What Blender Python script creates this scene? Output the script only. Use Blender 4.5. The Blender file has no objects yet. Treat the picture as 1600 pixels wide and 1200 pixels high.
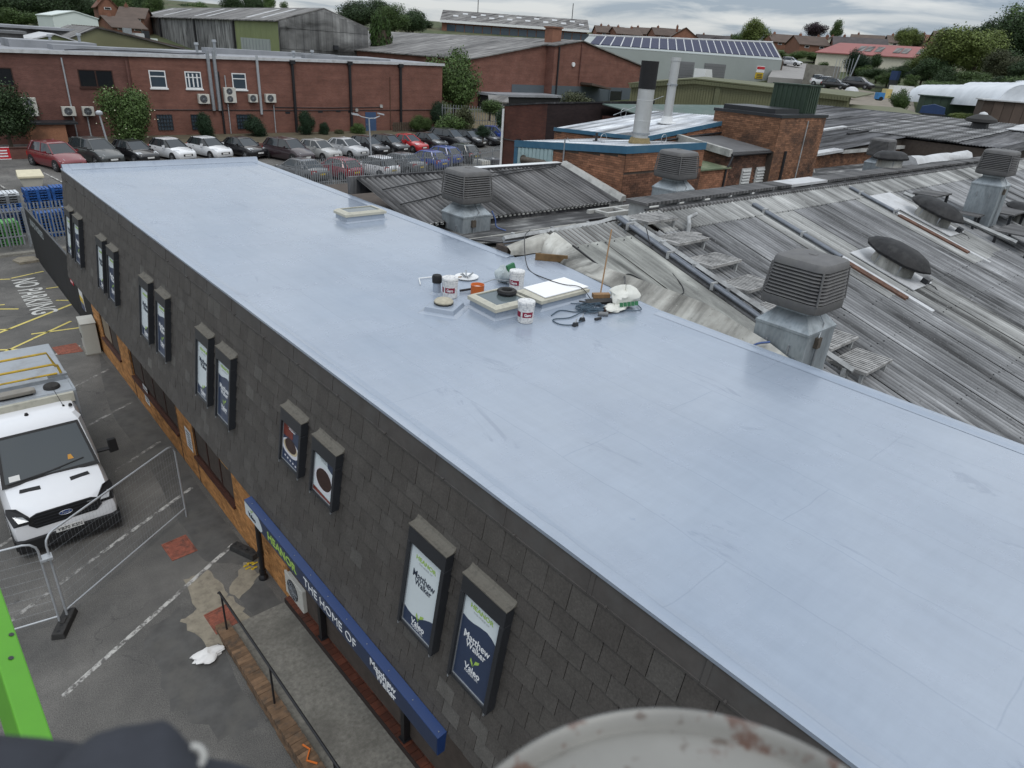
import bpy, math, random
from mathutils import Vector, Matrix
random.seed(7)
rnd = random.random
def ru(a, b): return a + (b - a) * random.random()
scene = bpy.context.scene
COL = scene.collection
R = math.radians

# ------------------------------------------------------------------ camera
RM=((0.755934,-0.243938,0.607501),(-0.651704,-0.368319,0.663041),(0.062013,-0.897126,-0.437401))  # rows: world X, Y, Z in camera axes (right, down, forward)
CAMZ = 10.31
cam_d = bpy.data.cameras.new('camera')
cam = bpy.data.objects.new('camera', cam_d)
COL.objects.link(cam)
mw = Matrix.Identity(4)
for i in range(3):
    mw[i][0] = RM[i][0]; mw[i][1] = -RM[i][1]; mw[i][2] = -RM[i][2]
mw[2][3] = CAMZ
cam.matrix_world = mw
cam_d.sensor_width = 36.0
cam_d.lens = 1058 / 1600 * 36.0
cam_d.clip_start = 0.05
cam_d.clip_end = 3000
cam_d.dof.use_dof = True
cam_d.dof.focus_distance = 16.0
cam_d.dof.aperture_fstop = 4.5
scene.camera = cam

# ------------------------------------------------------------------ world: overcast sky over a Nishita sky
SUN_EL, SUN_AZ = 56.0, 205.0      # azimuth clockwise from +Y
world = bpy.data.worlds.new('World')
scene.world = world
world.use_nodes = True
nt = world.node_tree
nt.nodes.clear()
def wn(t, **k):
    n = nt.nodes.new(t)
    for a, b in k.items(): setattr(n, a, b)
    return n
wo = wn('ShaderNodeOutputWorld')
sky=wn('ShaderNodeTexSky',sky_type='NISHITA',sun_disc=False,sun_elevation=R(SUN_EL),sun_rotation=R(SUN_AZ))
bg1 = wn('ShaderNodeBackground'); bg1.inputs[1].default_value = 0.10
nt.links.new(sky.outputs[0], bg1.inputs[0])
geo = wn('ShaderNodeNewGeometry')
tc = wn('ShaderNodeTexCoord')
sep = wn('ShaderNodeSeparateXYZ'); nt.links.new(tc.outputs['Generated'], sep.inputs[0])
# clouds on a flat layer: direction / (z + k)
mx=wn('ShaderNodeMath',operation='MAXIMUM');mx.inputs[1].default_value=0.0;nt.links.new(sep.outputs[2],mx.inputs[0])
ad=wn('ShaderNodeMath',operation='ADD');ad.inputs[1].default_value=0.09;nt.links.new(mx.outputs[0],ad.inputs[0])
dv = wn('ShaderNodeVectorMath', operation='DIVIDE'); nt.links.new(tc.outputs['Generated'], dv.inputs[0])
cb=wn('ShaderNodeCombineXYZ');nt.links.new(ad.outputs[0],cb.inputs[0]);nt.links.new(ad.outputs[0],cb.inputs[1]);cb.inputs[2].default_value=1.0
nt.links.new(cb.outputs[0], dv.inputs[1])
no=wn('ShaderNodeTexNoise');no.inputs['Scale'].default_value=0.8;no.inputs['Detail'].default_value=7;no.inputs['Roughness'].default_value=0.55;no.inputs['Distortion'].default_value=0.6
nt.links.new(dv.outputs[0], no.inputs['Vector'])
rp = wn('ShaderNodeValToRGB')
e = rp.color_ramp.elements
e[0].position = 0.40; e[0].color = (0.50, 0.59, 0.71, 1)
e[1].position = 0.60; e[1].color = (1.10, 1.12, 1.13, 1)
m_ = e.new(0.48); m_.color = (0.83, 0.885, 0.945, 1)
nt.links.new(no.outputs['Fac'], rp.inputs[0])
# overcast: brighter towards the zenith
el=wn('ShaderNodeMath',operation='MULTIPLY_ADD');el.inputs[1].default_value=0.95;el.inputs[2].default_value=0.52;nt.links.new(mx.outputs[0],el.inputs[0])
bg2=wn('ShaderNodeBackground');nt.links.new(rp.outputs[0],bg2.inputs[0]);nt.links.new(el.outputs[0],bg2.inputs[1])
ms = wn('ShaderNodeMixShader'); ms.inputs[0].default_value = 0.86
nt.links.new(bg1.outputs[0], ms.inputs[1]); nt.links.new(bg2.outputs[0], ms.inputs[2])
nt.links.new(ms.outputs[0], wo.inputs[0])
sl = bpy.data.lights.new('sun', 'SUN'); sl.energy = 0.9; sl.angle = R(22); sl.color = (1.0, 0.96, 0.9)
so = bpy.data.objects.new('sun', sl); COL.objects.link(so)
a, b_ = R(SUN_AZ), R(SUN_EL)
sd = Vector((math.sin(a) * math.cos(b_), math.cos(a) * math.cos(b_), math.sin(b_)))
so.rotation_euler = sd.to_track_quat('Z', 'Y').to_euler()
so.location = (0, 0, 60)
scene.view_settings.view_transform = 'Standard'
scene.view_settings.look = 'None'
scene.view_settings.exposure = 0.2
scene.view_settings.gamma = 1.0
scene.render.engine = 'CYCLES'
scene.cycles.max_bounces = 6
scene.cycles.diffuse_bounces = 2
scene.cycles.glossy_bounces = 3
scene.cycles.transmission_bounces = 3
scene.cycles.transparent_max_bounces = 8

# ------------------------------------------------------------------ materials
def _n(t, kind, loc=None, **k):
    n = t.nodes.new(kind)
    for a, b in k.items(): setattr(n, a, b)
    return n
def new_mat(name):
    m = bpy.data.materials.new(name); m.use_nodes = True
    t = m.node_tree
    b = t.nodes['Principled BSDF']
    return m, t, b
def coords(t, scale=(1, 1, 1), space='pos', rot=(0, 0, 0)):
    if space == 'pos':
        g = _n(t, 'ShaderNodeNewGeometry'); o = g.outputs['Position']
    else:
        g = _n(t, 'ShaderNodeTexCoord'); o = g.outputs['Object']
    mp=_n(t,'ShaderNodeMapping');mp.inputs['Scale'].default_value=scale;mp.inputs['Rotation'].default_value=rot
    t.links.new(o, mp.inputs[0]); return mp.outputs[0]
def noise(t, vec, scale, detail=4, rough=0.55, dist=0.0):
    n=_n(t,'ShaderNodeTexNoise');n.inputs['Scale'].default_value=scale;n.inputs['Detail'].default_value=detail
    n.inputs['Roughness'].default_value = rough; n.inputs['Distortion'].default_value = dist
    t.links.new(vec, n.inputs['Vector']); return n.outputs['Fac']
def ramp(t, fac, stops):
    r = _n(t, 'ShaderNodeValToRGB'); el = r.color_ramp.elements
    while len(el) > 1: el.remove(el[-1])
    el[0].position = stops[0][0]; c = stops[0][1]; el[0].color = (*c, 1) if len(c) == 3 else c
    for p, c in stops[1:]:
        x = el.new(p); x.color = (*c, 1)
    t.links.new(fac, r.inputs[0]); return r.outputs[0]
def mixc(t, fac, a, b, mode='MIX'):
    m = _n(t, 'ShaderNodeMix', data_type='RGBA', blend_type=mode)
    for s, v in ((m.inputs[0], fac), (m.inputs[6], a), (m.inputs[7], b)):
        if hasattr(v, 'links') or isinstance(v, bpy.types.NodeSocket): t.links.new(v, s)
        elif isinstance(v, (int, float)): s.default_value = v
        else: s.default_value = (*v, 1)
    return m.outputs[2]
def bump(t, b, h, strength=0.3, dist=0.02):
    n=_n(t,'ShaderNodeBump');n.inputs['Strength'].default_value=strength;n.inputs['Distance'].default_value=dist
    t.links.new(h, n.inputs['Height']); t.links.new(n.outputs[0], b.inputs['Normal'])
def g3(v): return (v, v, v)
def simple(name,c,rough=0.6,metal=0.0,var=0.15,scale=3.0,spec=0.4,bmp=0.0,rand=0.0,island=0.0,dirt=None,dscale=1.2,coat=0.0):
    """base colour with fine and coarse mottling; rand = per object, island = per loose piece; dirt = colour of blotches"""
    m, t, b = new_mat(name)
    v = coords(t)
    f = noise(t, v, scale, 6, 0.6)
    col=ramp(t,f,[(0.25,tuple(x*(1-var)for x in c)),(0.75,tuple(min(1,x*(1+var))for x in c))])
    if rand or island:
        if rand:
            oi = _n(t, 'ShaderNodeObjectInfo'); src = oi.outputs['Random']; k = rand
        else:
            gg = _n(t, 'ShaderNodeNewGeometry'); src = gg.outputs['Random Per Island']; k = island
        if rand and island:
            gg=_n(t,'ShaderNodeNewGeometry');w=_n(t,'ShaderNodeMath',operation='ADD');t.links.new(src,w.inputs[0]);t.links.new(gg.outputs['Random Per Island'],w.inputs[1])
            w2=_n(t,'ShaderNodeMath',operation='FRACT');t.links.new(w.outputs[0],w2.inputs[0]);src=w2.outputs[0]
        mr=_n(t,'ShaderNodeMapRange');mr.inputs[3].default_value=1-k;mr.inputs[4].default_value=1+k
        t.links.new(src, mr.inputs[0])
        col = mixc(t, 1.0, col, mr.outputs[0], 'MULTIPLY')
    if dirt:
        f2 = noise(t, v, dscale, 5, 0.65)
        k2 = ramp(t, f2, [(0.48, g3(0)), (0.68, g3(0.85))])
        col = mixc(t, k2, col, dirt)
    t.links.new(col, b.inputs['Base Color'])
    b.inputs['Roughness'].default_value = rough; b.inputs['Metallic'].default_value = metal
    b.inputs['Specular IOR Level'].default_value = spec
    if coat: b.inputs['Coat Weight'].default_value = coat; b.inputs['Coat Roughness'].default_value = 0.08
    if bmp: bump(t, b, noise(t, v, scale * 6, 4), bmp, 0.01)
    return m
def brick_mat(name, c1, c2, mortar, axis='x', bw=0.225, bh=0.075, rough=0.85, dirt=None, dscale=0.5):
    """brickwork for walls too far off to tell the bricks apart; axis = the horizontal direction of the wall"""
    m, t, b = new_mat(name)
    g=_n(t,'ShaderNodeNewGeometry');s=_n(t,'ShaderNodeSeparateXYZ');t.links.new(g.outputs['Position'],s.inputs[0])
    ax=_n(t,'ShaderNodeMath',operation='ADD');t.links.new(s.outputs[0],ax.inputs[0]);t.links.new(s.outputs[1],ax.inputs[1])
    c=_n(t,'ShaderNodeCombineXYZ');t.links.new(ax.outputs[0],c.inputs[0]);t.links.new(s.outputs[2],c.inputs[1])
    br = _n(t, 'ShaderNodeTexBrick'); br.inputs['Scale'].default_value = 1.0
    br.inputs['Brick Width'].default_value=bw;br.inputs['Row Height'].default_value=bh;br.inputs['Mortar Size'].default_value=0.006
    br.inputs['Color1'].default_value=(*c1,1);br.inputs['Color2'].default_value=(*c2,1);br.inputs['Mortar'].default_value=(*mortar,1)
    br.inputs['Bias'].default_value = 0.0
    t.links.new(c.outputs[0], br.inputs['Vector'])
    v = coords(t, (1, 1, 1))
    f = noise(t, v, 0.7, 6, 0.6)
    col = mixc(t, 1.0, br.outputs['Color'], ramp(t, f, [(0.3, g3(0.78)), (0.7, g3(1.15))]), 'MULTIPLY')
    v2 = coords(t, (0.25, 0.25, 3.0))
    col = mixc(t, 1.0, col, ramp(t, noise(t, v2, 1.2, 4), [(0.3, g3(0.88)), (0.7, g3(1.1))]), 'MULTIPLY')
    if dirt:
        col = mixc(t, ramp(t, noise(t, v, dscale, 6, 0.65), [(0.45, g3(0)), (0.65, g3(0.9))]), col, dirt)
    t.links.new(col,b.inputs['Base Color']);b.inputs['Roughness'].default_value=rough;b.inputs['Specular IOR Level'].default_value=0.2
    return m
def streaky(name,c_lo,c_mid,c_hi,sx=5.0,sy=0.35,rough=0.75,metal=0.0,rand=0.15,spots=True,sz=0.35,spec=0.3,big=0.35,calm=1.0):
    """weathered sheeting: stains running down the slope (stretched along Y and Z), lichen and dirt spots"""
    m, t, b = new_mat(name)
    f1 = noise(t, coords(t, (sx, sy, sz)), 1.0, 6, 0.62, 0.3)
    f2 = noise(t, coords(t, (1, 1, 1)), big, 5, 0.6)
    a = _n(t, 'ShaderNodeMath', operation='ADD'); t.links.new(f1, a.inputs[0]); t.links.new(f2, a.inputs[1])
    h=_n(t,'ShaderNodeMath',operation='MULTIPLY');h.inputs[1].default_value=0.5;t.links.new(a.outputs[0],h.inputs[0])
    mx_ = lambda a, b, k: tuple(x + (y - x) * k for x, y in zip(a, b))
    col=ramp(t,h.outputs[0],[(0.36,mx_(c_mid,c_lo,calm)),(0.5,c_mid),(0.62,mx_(c_mid,c_hi,calm))])
    oi=_n(t,'ShaderNodeObjectInfo');mr=_n(t,'ShaderNodeMapRange');mr.inputs[3].default_value=1-rand;mr.inputs[4].default_value=1+rand
    t.links.new(oi.outputs['Random'], mr.inputs[0]); col = mixc(t, 1.0, col, mr.outputs[0], 'MULTIPLY')
    f6 = noise(t, coords(t, (1.5 if sx > sy else .16, .16 if sx > sy else 1.5, .3)), 1.0, 5, 0.6, 0.5)
    col=mixc(t,1.0,col,ramp(t,f6,[(0.36,g3(0.26)),(0.45,g3(0.74)),(0.52,g3(1.0)),(0.64,g3(1.45))]),'MULTIPLY')
    if spots:
        f3 = noise(t, coords(t, (1, 1, 1)), 9.0, 5, 0.7)
        col = mixc(t, ramp(t, f3, [(0.60, g3(0)), (0.72, g3(0.6))]), col, tuple(x * 0.45 for x in c_lo))
        f4 = noise(t, coords(t, (1, 1, 1), rot=(0.5, 0.2, 1.0)), 23.0, 3, 0.6)
        col=mixc(t,ramp(t,f4,[(0.62,g3(0)),(0.74,g3(0.4))]),col,tuple(min(1,x*1.15)for x in c_hi))
    t.links.new(col,b.inputs['Base Color']);b.inputs['Roughness'].default_value=rough;b.inputs['Metallic'].default_value=metal
    b.inputs['Specular IOR Level'].default_value = spec
    bump(t, b, noise(t, coords(t), 30, 3), 0.15, 0.01)
    return m

# ------------------------------------------------------------------ objects
def wloc(o):
    v = Vector((0, 0, 0))
    while o is not None:
        v += o.location; o = o.parent
    return v
def curve_pts(pts, k=6):
    """a smooth curve through the points (for cables and cords)"""
    P = [Vector(p) for p in pts]; P = [P[0] * 2 - P[1]] + P + [P[-1] * 2 - P[-2]]; out = []
    for i in range(1, len(P) - 2):
        a, b, c, d = P[i - 1:i + 3]
        for j in range(k):
            t=j/k;out.append(0.5*(2*b+(c-a)*t+(2*a-5*b+4*c-d)*t*t+(3*b-a-3*c+d)*t**3))
    return out + [P[-2]]
def tag(o, label=None, cat=None, group=None, kind=None):
    if label: o['label'] = label
    if cat: o['category'] = cat
    if group: o['group'] = group
    if kind: o['kind'] = kind
    return o
def thing(name, label, cat, loc=(0, 0, 0), rz=0.0, group=None):
    o = bpy.data.objects.new(name, None); COL.objects.link(o)
    o.location = loc; o.rotation_euler = (0, 0, rz); o.empty_display_size = 0.2
    return tag(o, label, cat, group)
def copy_tree(o, parent=None):
    c = o.copy(); COL.objects.link(c)
    if parent is not None: c.parent = parent
    for ch in list(o.children): copy_tree(ch, c)
    return c
class MB:
    """collects geometry and links it as ONE mesh object"""
    def __init__(s): s.v = []; s.f = []; s.mi = []; s.m = 0
    def add(s, vs, fs):
        o = len(s.v); s.v.extend([tuple(p) for p in vs])
        for f in fs: s.f.append(tuple(i + o for i in f)); s.mi.append(s.m)
        return s
    def quad(s, a, b, c, d): return s.add([a, b, c, d], [(0, 1, 2, 3)])
    def poly(s, pts): return s.add(pts, [tuple(range(len(pts)))])
    def box(s, x0, y0, z0, x1, y1, z1):
        return s.add([(x0,y0,z0),(x1,y0,z0),(x1,y1,z0),(x0,y1,z0),(x0,y0,z1),(x1,y0,z1),(x1,y1,z1),(x0,y1,z1)],
                     [(0, 3, 2, 1), (4, 5, 6, 7), (0, 1, 5, 4), (1, 2, 6, 5), (2, 3, 7, 6), (3, 0, 4, 7)])
    def hexa(s, lo, hi):
        """lo, hi: four corners each, counter-clockwise seen from hi"""
        return s.add(list(lo)+list(hi),[(3,2,1,0),(4,5,6,7),(0,1,5,4),(1,2,6,5),(2,3,7,6),(3,0,4,7)])
    def prism(s, pts, vec):
        n = len(pts); v = Vector(vec); q = [Vector(p) + v for p in pts]
        s.add(list(pts)+q,[tuple(reversed(range(n))),tuple(range(n,2*n))]+[(i,(i+1)%n,n+(i+1)%n,n+i)for i in range(n)])
        return s
    def tube(s, pts, r, n=8, caps=True, r2=None):
        pts = [Vector(p) for p in pts]; m = len(pts); o = len(s.v); rings = []
        up = None
        for i, p in enumerate(pts):
            d = (pts[min(i + 1, m - 1)] - pts[max(i - 1, 0)])
            if d.length < 1e-9: d = Vector((0, 0, 1))
            d.normalize()
            if up is None:
                up = Vector((0, 0, 1)) if abs(d.z) < 0.9 else Vector((1, 0, 0))
            a = d.cross(up)
            if a.length < 1e-6: a = d.cross(Vector((1, 0.3, 0)))
            a.normalize(); b = a.cross(d).normalized(); up = b
            rr = r if r2 is None else r + (r2 - r) * i / max(1, m - 1)
            rings.append([p+a*(rr*math.cos(2*math.pi*k/n))+b*(rr*math.sin(2*math.pi*k/n))for k in range(n)])
        vs = [q for rg in rings for q in rg]
        fs=[(i*n+k,i*n+(k+1)%n,(i+1)*n+(k+1)%n,(i+1)*n+k)for i in range(m-1)for k in range(n)]
        if caps: fs += [tuple(reversed(range(n))), tuple(range((m - 1) * n, m * n))]
        return s.add(vs, fs)
    def lathe(s, prof, c=(0, 0, 0), n=20, ax='z', caps=True):
        vs = []
        for (r, h) in prof:
            for k in range(n):
                a = 2 * math.pi * k / n
                x, y = r * math.cos(a), r * math.sin(a)
                p = (x, y, h) if ax == 'z' else ((h, x, y) if ax == 'x' else (x, h, y))
                vs.append((c[0] + p[0], c[1] + p[1], c[2] + p[2]))
        m = len(prof)
        fs=[(i*n+k,i*n+(k+1)%n,(i+1)*n+(k+1)%n,(i+1)*n+k)for i in range(m-1)for k in range(n)]
        if caps:
            fs += [tuple(reversed(range(n))), tuple(range((m - 1) * n, m * n))]
        if ax == 'y': fs = [tuple(reversed(f)) for f in fs]
        return s.add(vs, fs)
    def loft(s, rings, closed=True, caps=True):
        n = len(rings[0]); vs = [p for r in rings for p in r]; m = len(rings)
        kk = n if closed else n - 1
        fs=[(i*n+k,i*n+(k+1)%n,(i+1)*n+(k+1)%n,(i+1)*n+k)for i in range(m-1)for k in range(kk)]
        if caps and closed: fs += [tuple(reversed(range(n))), tuple(range((m - 1) * n, m * n))]
        return s.add(vs, fs)
    def xf(s, M, start=0):
        s.v[start:] = [tuple(M @ Vector(p)) for p in s.v[start:]]; return s
    def mesh(s, name, mat, smooth=None, off=None):
        me = bpy.data.meshes.new(name)
        vs = s.v if off is None else [(x - off[0], y - off[1], z - off[2]) for (x, y, z) in s.v]
        me.from_pydata(vs, [], s.f)
        for q in (mat if isinstance(mat, (list, tuple)) else [mat]): me.materials.append(q)
        if any(s.mi): me.polygons.foreach_set('material_index', s.mi)
        if smooth is not None:
            me.polygons.foreach_set('use_smooth',[True]*len(me.polygons));me.set_sharp_from_angle(angle=R(smooth))
        me.update(); return me
    def build(s, name, mat, parent=None, smooth=None, local=False, bevel=0.0):
        """world coordinates unless local; the vertices are stored relative to the parent"""
        off = None if (local or parent is None) else wloc(parent)
        o = bpy.data.objects.new(name, s.mesh(name, mat, smooth, off)); COL.objects.link(o)
        if parent is not None: o.parent = parent
        if bevel:
            md=o.modifiers.new('bevel','BEVEL');md.width=bevel;md.segments=2;md.limit_method='ANGLE';md.angle_limit=R(40)
        return o
def inst(mesh_or_obj, name, parent=None, loc=(0, 0, 0), rot=(0, 0, 0), scale=(1, 1, 1)):
    me = mesh_or_obj.data if isinstance(mesh_or_obj, bpy.types.Object) else mesh_or_obj
    o = bpy.data.objects.new(name, me); COL.objects.link(o)
    if parent is not None: o.parent = parent
    o.location = loc; o.rotation_euler = rot; o.scale = scale
    return o
_txt = {}
def text_geo(body, size=1.0, bold=0.0, shear=0.0, ext=0.002, space=1.0, width=None, height=None):
    """letters as flat geometry in XY, centred; returns (verts, faces)"""
    key = (body, size, bold, shear, ext, space, width, height)
    if key in _txt: return _txt[key]
    cu=bpy.data.curves.new('text','FONT');cu.body=body;cu.size=size;cu.offset=bold;cu.shear=shear
    cu.extrude=ext;cu.align_x='CENTER';cu.align_y='CENTER';cu.space_character=space;cu.resolution_u=3;cu.space_line=0.85
    ob = bpy.data.objects.new('text', cu); COL.objects.link(ob)
    dg = bpy.context.evaluated_depsgraph_get(); me = bpy.data.meshes.new_from_object(ob.evaluated_get(dg))
    vs = [tuple(v.co) for v in me.vertices]; fs = [tuple(p.vertices) for p in me.polygons]
    bpy.data.objects.remove(ob); bpy.data.curves.remove(cu); bpy.data.meshes.remove(me)
    x0,x1=min(v[0]for v in vs),max(v[0]for v in vs);y0,y1=min(v[1]for v in vs),max(v[1]for v in vs)
    sx = (width / (x1 - x0)) if width else 1.0
    sy = (height / (y1 - y0)) if height else (sx if width else 1.0)
    if height and not width: sx = sy
    vs = [((x - (x0 + x1) / 2) * sx, (y - (y0 + y1) / 2) * sy, z) for x, y, z in vs]
    _txt[key] = (vs, fs); return vs, fs
def put_text(mb, body, origin, ux, uy, **k):
    """letters laid on the plane origin + x*ux + y*uy, proud along ux x uy"""
    vs,fs=text_geo(body,**k);o,ux,uy=Vector(origin),Vector(ux).normalized(),Vector(uy).normalized();n=ux.cross(uy)
    mb.add([o + ux * x + uy * y + n * (z + 0.003) for x, y, z in vs], fs); return mb
def put_poly(mb, pts, origin, ux, uy, d=0.002):
    o, ux, uy = Vector(origin), Vector(ux).normalized(), Vector(uy).normalized(); n = ux.cross(uy)
    mb.poly([o + ux * x + uy * y + n * d for x, y in pts]); return mb
# ------------------------------------------------------------------ palette
def roof_paint():
    m, t, b = new_mat('blue_grey_roof_coating')
    v = coords(t)
    col = ramp(t, noise(t, v, 0.45, 6, 0.62), [(0.3, (0.255, 0.300, 0.368)), (0.7, (0.305, 0.352, 0.42))])
    # brushed bands along the roof and faint laps of the felt underneath
    f = noise(t, coords(t, (2.2, 0.35, 1)), 2.0, 6, 0.65, 0.4)
    col = mixc(t, 1.0, col, ramp(t, f, [(0.3, g3(0.95)), (0.7, g3(1.04))]), 'MULTIPLY')
    f = noise(t, coords(t, (1.1, 6, 1)), 1.6, 5, 0.7, 0.5)
    col = mixc(t, 1.0, col, ramp(t, f, [(0.33, g3(0.975)), (0.6, g3(1.015))]), 'MULTIPLY')
    # dried puddle stains
    f = noise(t, coords(t, (1.5, 0.55, 1)), 1.1, 5, 0.7, 0.8)
    col = mixc(t, ramp(t, f, [(0.62, g3(0)), (0.67, g3(0.45))]), col, (0.17, 0.205, 0.27))
    f = noise(t, coords(t, (1, 1, 1)), 7.0, 3, 0.5)
    col = mixc(t, ramp(t, f, [(0.76, g3(0)), (0.80, g3(0.5))]), col, (0.20, 0.25, 0.34))
    br=_n(t,'ShaderNodeTexBrick');br.inputs['Scale'].default_value=1;br.inputs['Brick Width'].default_value=4.1;br.inputs['Row Height'].default_value=0.93
    br.inputs['Mortar Size'].default_value = 0.011; br.inputs['Mortar Smooth'].default_value = 1.0
    nz=_n(t,'ShaderNodeTexNoise');nz.inputs['Scale'].default_value=1.4;t.links.new(v,nz.inputs['Vector'])
    dm=_n(t,'ShaderNodeVectorMath',operation='MULTIPLY_ADD');dm.inputs[1].default_value=(0.10,0.10,0);t.links.new(nz.outputs['Color'],dm.inputs[0])
    sw=coords(t,(1,1,1),rot=(0,0,R(90)));t.links.new(sw,dm.inputs[2]);t.links.new(dm.outputs[0],br.inputs['Vector'])
    col = mixc(t, 0.30, col, mixc(t, br.outputs['Fac'], g3(1), (0.55, 0.6, 0.66)), 'MULTIPLY')
    t.links.new(col, b.inputs['Base Color'])
    t.links.new(ramp(t, noise(t, v, 1.1, 5, 0.6), [(0.3, g3(0.16)), (0.7, g3(0.34))]), b.inputs['Roughness'])
    b.inputs['Specular IOR Level'].default_value=0.75;b.inputs['Coat Weight'].default_value=0.35;b.inputs['Coat Roughness'].default_value=0.12
    hh=_n(t,'ShaderNodeMath',operation='MULTIPLY_ADD');hh.inputs[1].default_value=0.5;t.links.new(br.outputs['Fac'],hh.inputs[0]);t.links.new(noise(t,coords(t,(3,0.8,1)),3.0,5),hh.inputs[2])
    bump(t, b, hh.outputs[0], 0.10, 0.02)
    return m
def asphalt():
    m, t, b = new_mat('worn_asphalt')
    v = coords(t)
    col=ramp(t,noise(t,v,0.35,7,0.66),[(0.36,(0.082,0.080,0.076)),(0.52,(0.120,0.115,0.107)),(0.66,(0.165,0.158,0.146))])
    col = mixc(t, 1.0, col, ramp(t, noise(t, v, 60, 2, 0.6), [(0.3, g3(0.5)), (0.7, g3(1.55))]), 'MULTIPLY')
    col=mixc(t,ramp(t,noise(t,coords(t,(0.8,0.35,1)),1.0,6,0.7),[(0.56,g3(0)),(0.68,g3(0.55))]),col,(0.185,0.178,0.163))
    col=mixc(t,ramp(t,noise(t,v,2.3,5,0.6),[(0.66,g3(0)),(0.74,g3(0.6))]),col,(0.045,0.044,0.043))
    vo = _n(t, 'ShaderNodeTexVoronoi', feature='DISTANCE_TO_EDGE'); vo.inputs['Scale'].default_value = 0.55
    nz=_n(t,'ShaderNodeTexNoise');nz.inputs['Scale'].default_value=1.6;nz.inputs['Detail'].default_value=6;t.links.new(v,nz.inputs['Vector'])
    dm=_n(t,'ShaderNodeVectorMath',operation='MULTIPLY_ADD');dm.inputs[1].default_value=(1.1,1.1,0);t.links.new(nz.outputs['Color'],dm.inputs[0]);t.links.new(v,dm.inputs[2])
    t.links.new(dm.outputs[0], vo.inputs['Vector'])
    cm=_n(t,'ShaderNodeMath',operation='MULTIPLY');t.links.new(ramp(t,vo.outputs['Distance'],[(0.002,g3(0.55)),(0.008,g3(0))]),cm.inputs[0])
    t.links.new(ramp(t, noise(t, v, 0.25, 3), [(0.50, g3(0)), (0.56, g3(1))]), cm.inputs[1])
    col = mixc(t, cm.outputs[0], col, (0.04, 0.04, 0.04))
    t.links.new(col,b.inputs['Base Color']);b.inputs['Roughness'].default_value=0.85;b.inputs['Specular IOR Level'].default_value=0.3
    bump(t, b, noise(t, v, 90, 2, 0.7), 0.35, 0.008)
    return m
def worn_paint(name, c, keep=0.5, under=(0.115, 0.11, 0.103)):
    m, t, b = new_mat(name)
    v = coords(t)
    f = noise(t, v, 5.5, 7, 0.72)
    k = ramp(t, f, [(keep - 0.07, g3(0)), (keep + 0.03, g3(1))])
    t.links.new(mixc(t, k, under, c), b.inputs['Base Color']); b.inputs['Roughness'].default_value = 0.8
    return m
M = {}
M['roof'] = roof_paint()
M['asphalt'] = asphalt()
M['line'] = worn_paint('worn_white_line_paint', (0.48, 0.47, 0.44), 0.52)
M['line_faint'] = worn_paint('faded_white_line_paint', (0.32, 0.31, 0.29), 0.555)
M['yellow'] = worn_paint('yellow_line_paint', (0.62, 0.52, 0.15), 0.40)
M['letters'] = worn_paint('white_road_lettering_paint', (0.55, 0.55, 0.52), 0.40)
def slate_mat():
    m, t, b = new_mat('dark_slate')
    v = coords(t)
    gg = _n(t, 'ShaderNodeNewGeometry'); oi = _n(t, 'ShaderNodeObjectInfo')
    w=_n(t,'ShaderNodeMath',operation='ADD');t.links.new(oi.outputs['Random'],w.inputs[0]);t.links.new(gg.outputs['Random Per Island'],w.inputs[1])
    fr = _n(t, 'ShaderNodeMath', operation='FRACT'); t.links.new(w.outputs[0], fr.inputs[0])
    base=ramp(t,fr.outputs[0],[(0.0,(0.064,0.058,0.053)),(0.5,(0.070,0.064,0.058)),(0.92,(0.076,0.070,0.064)),(0.97,(0.088,0.083,0.076)),(1.0,(0.108,0.102,0.093))])
    col=mixc(t,1.0,base,ramp(t,noise(t,v,3.0,7,0.65),[(0.3,g3(0.82)),(0.7,g3(1.2))]),'MULTIPLY')
    col=mixc(t,1.0,col,ramp(t,noise(t,v,45.0,4,0.7),[(0.3,g3(0.75)),(0.7,g3(1.28))]),'MULTIPLY')
    # lichen and droppings
    col=mixc(t,ramp(t,noise(t,coords(t,(1,1,0.5)),11.0,5,0.75),[(0.695,g3(0)),(0.745,g3(0.6))]),col,(0.27,0.26,0.23))
    t.links.new(col,b.inputs['Base Color']);b.inputs['Roughness'].default_value=0.62;b.inputs['Specular IOR Level'].default_value=0.35
    bump(t, b, noise(t, v, 28, 5, 0.65), 0.3, 0.008)
    return m
M['slate'] = slate_mat()
M['capping']=simple('slate_grey_felt_capping',(0.070,0.064,0.060),0.65,var=0.25,scale=4,dirt=(0.08,0.078,0.075),dscale=3)
M['frame'] = simple('black_aluminium_frame', (0.020, 0.022, 0.026), 0.4, var=0.1, spec=0.5)
M['lead']=simple('weathered_lead_ledge',(0.135,0.125,0.105),0.75,var=0.35,scale=9,dirt=(0.06,0.056,0.048),dscale=9,bmp=0.3)
M['print_white'] = simple('white_printed_panel', (0.60, 0.66, 0.68), 0.35, var=0.04, spec=0.5)
M['navy'] = simple('navy_print', (0.026, 0.042, 0.085), 0.35, var=0.06, spec=0.5)
M['navy_text'] = simple('navy_lettering', (0.02, 0.03, 0.055), 0.5, var=0.02)
M['white_text'] = simple('white_lettering', (0.75, 0.77, 0.78), 0.5, var=0.02)
M['lime_text'] = simple('lime_green_lettering', (0.33, 0.50, 0.10), 0.5, var=0.02)
M['grey_text'] = simple('pale_grey_lettering', (0.42, 0.46, 0.47), 0.5, var=0.02)
M['sign_blue'] = simple('royal_blue_sign_paint', (0.012, 0.036, 0.125), 0.32, var=0.08, spec=0.5)
M['sign_face'] = simple('navy_sign_face', (0.020, 0.036, 0.080), 0.35, var=0.06, spec=0.5)
M['pudding'] = simple('dark_pudding_print', (0.035, 0.016, 0.012), 0.4, var=0.5, scale=25)
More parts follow.
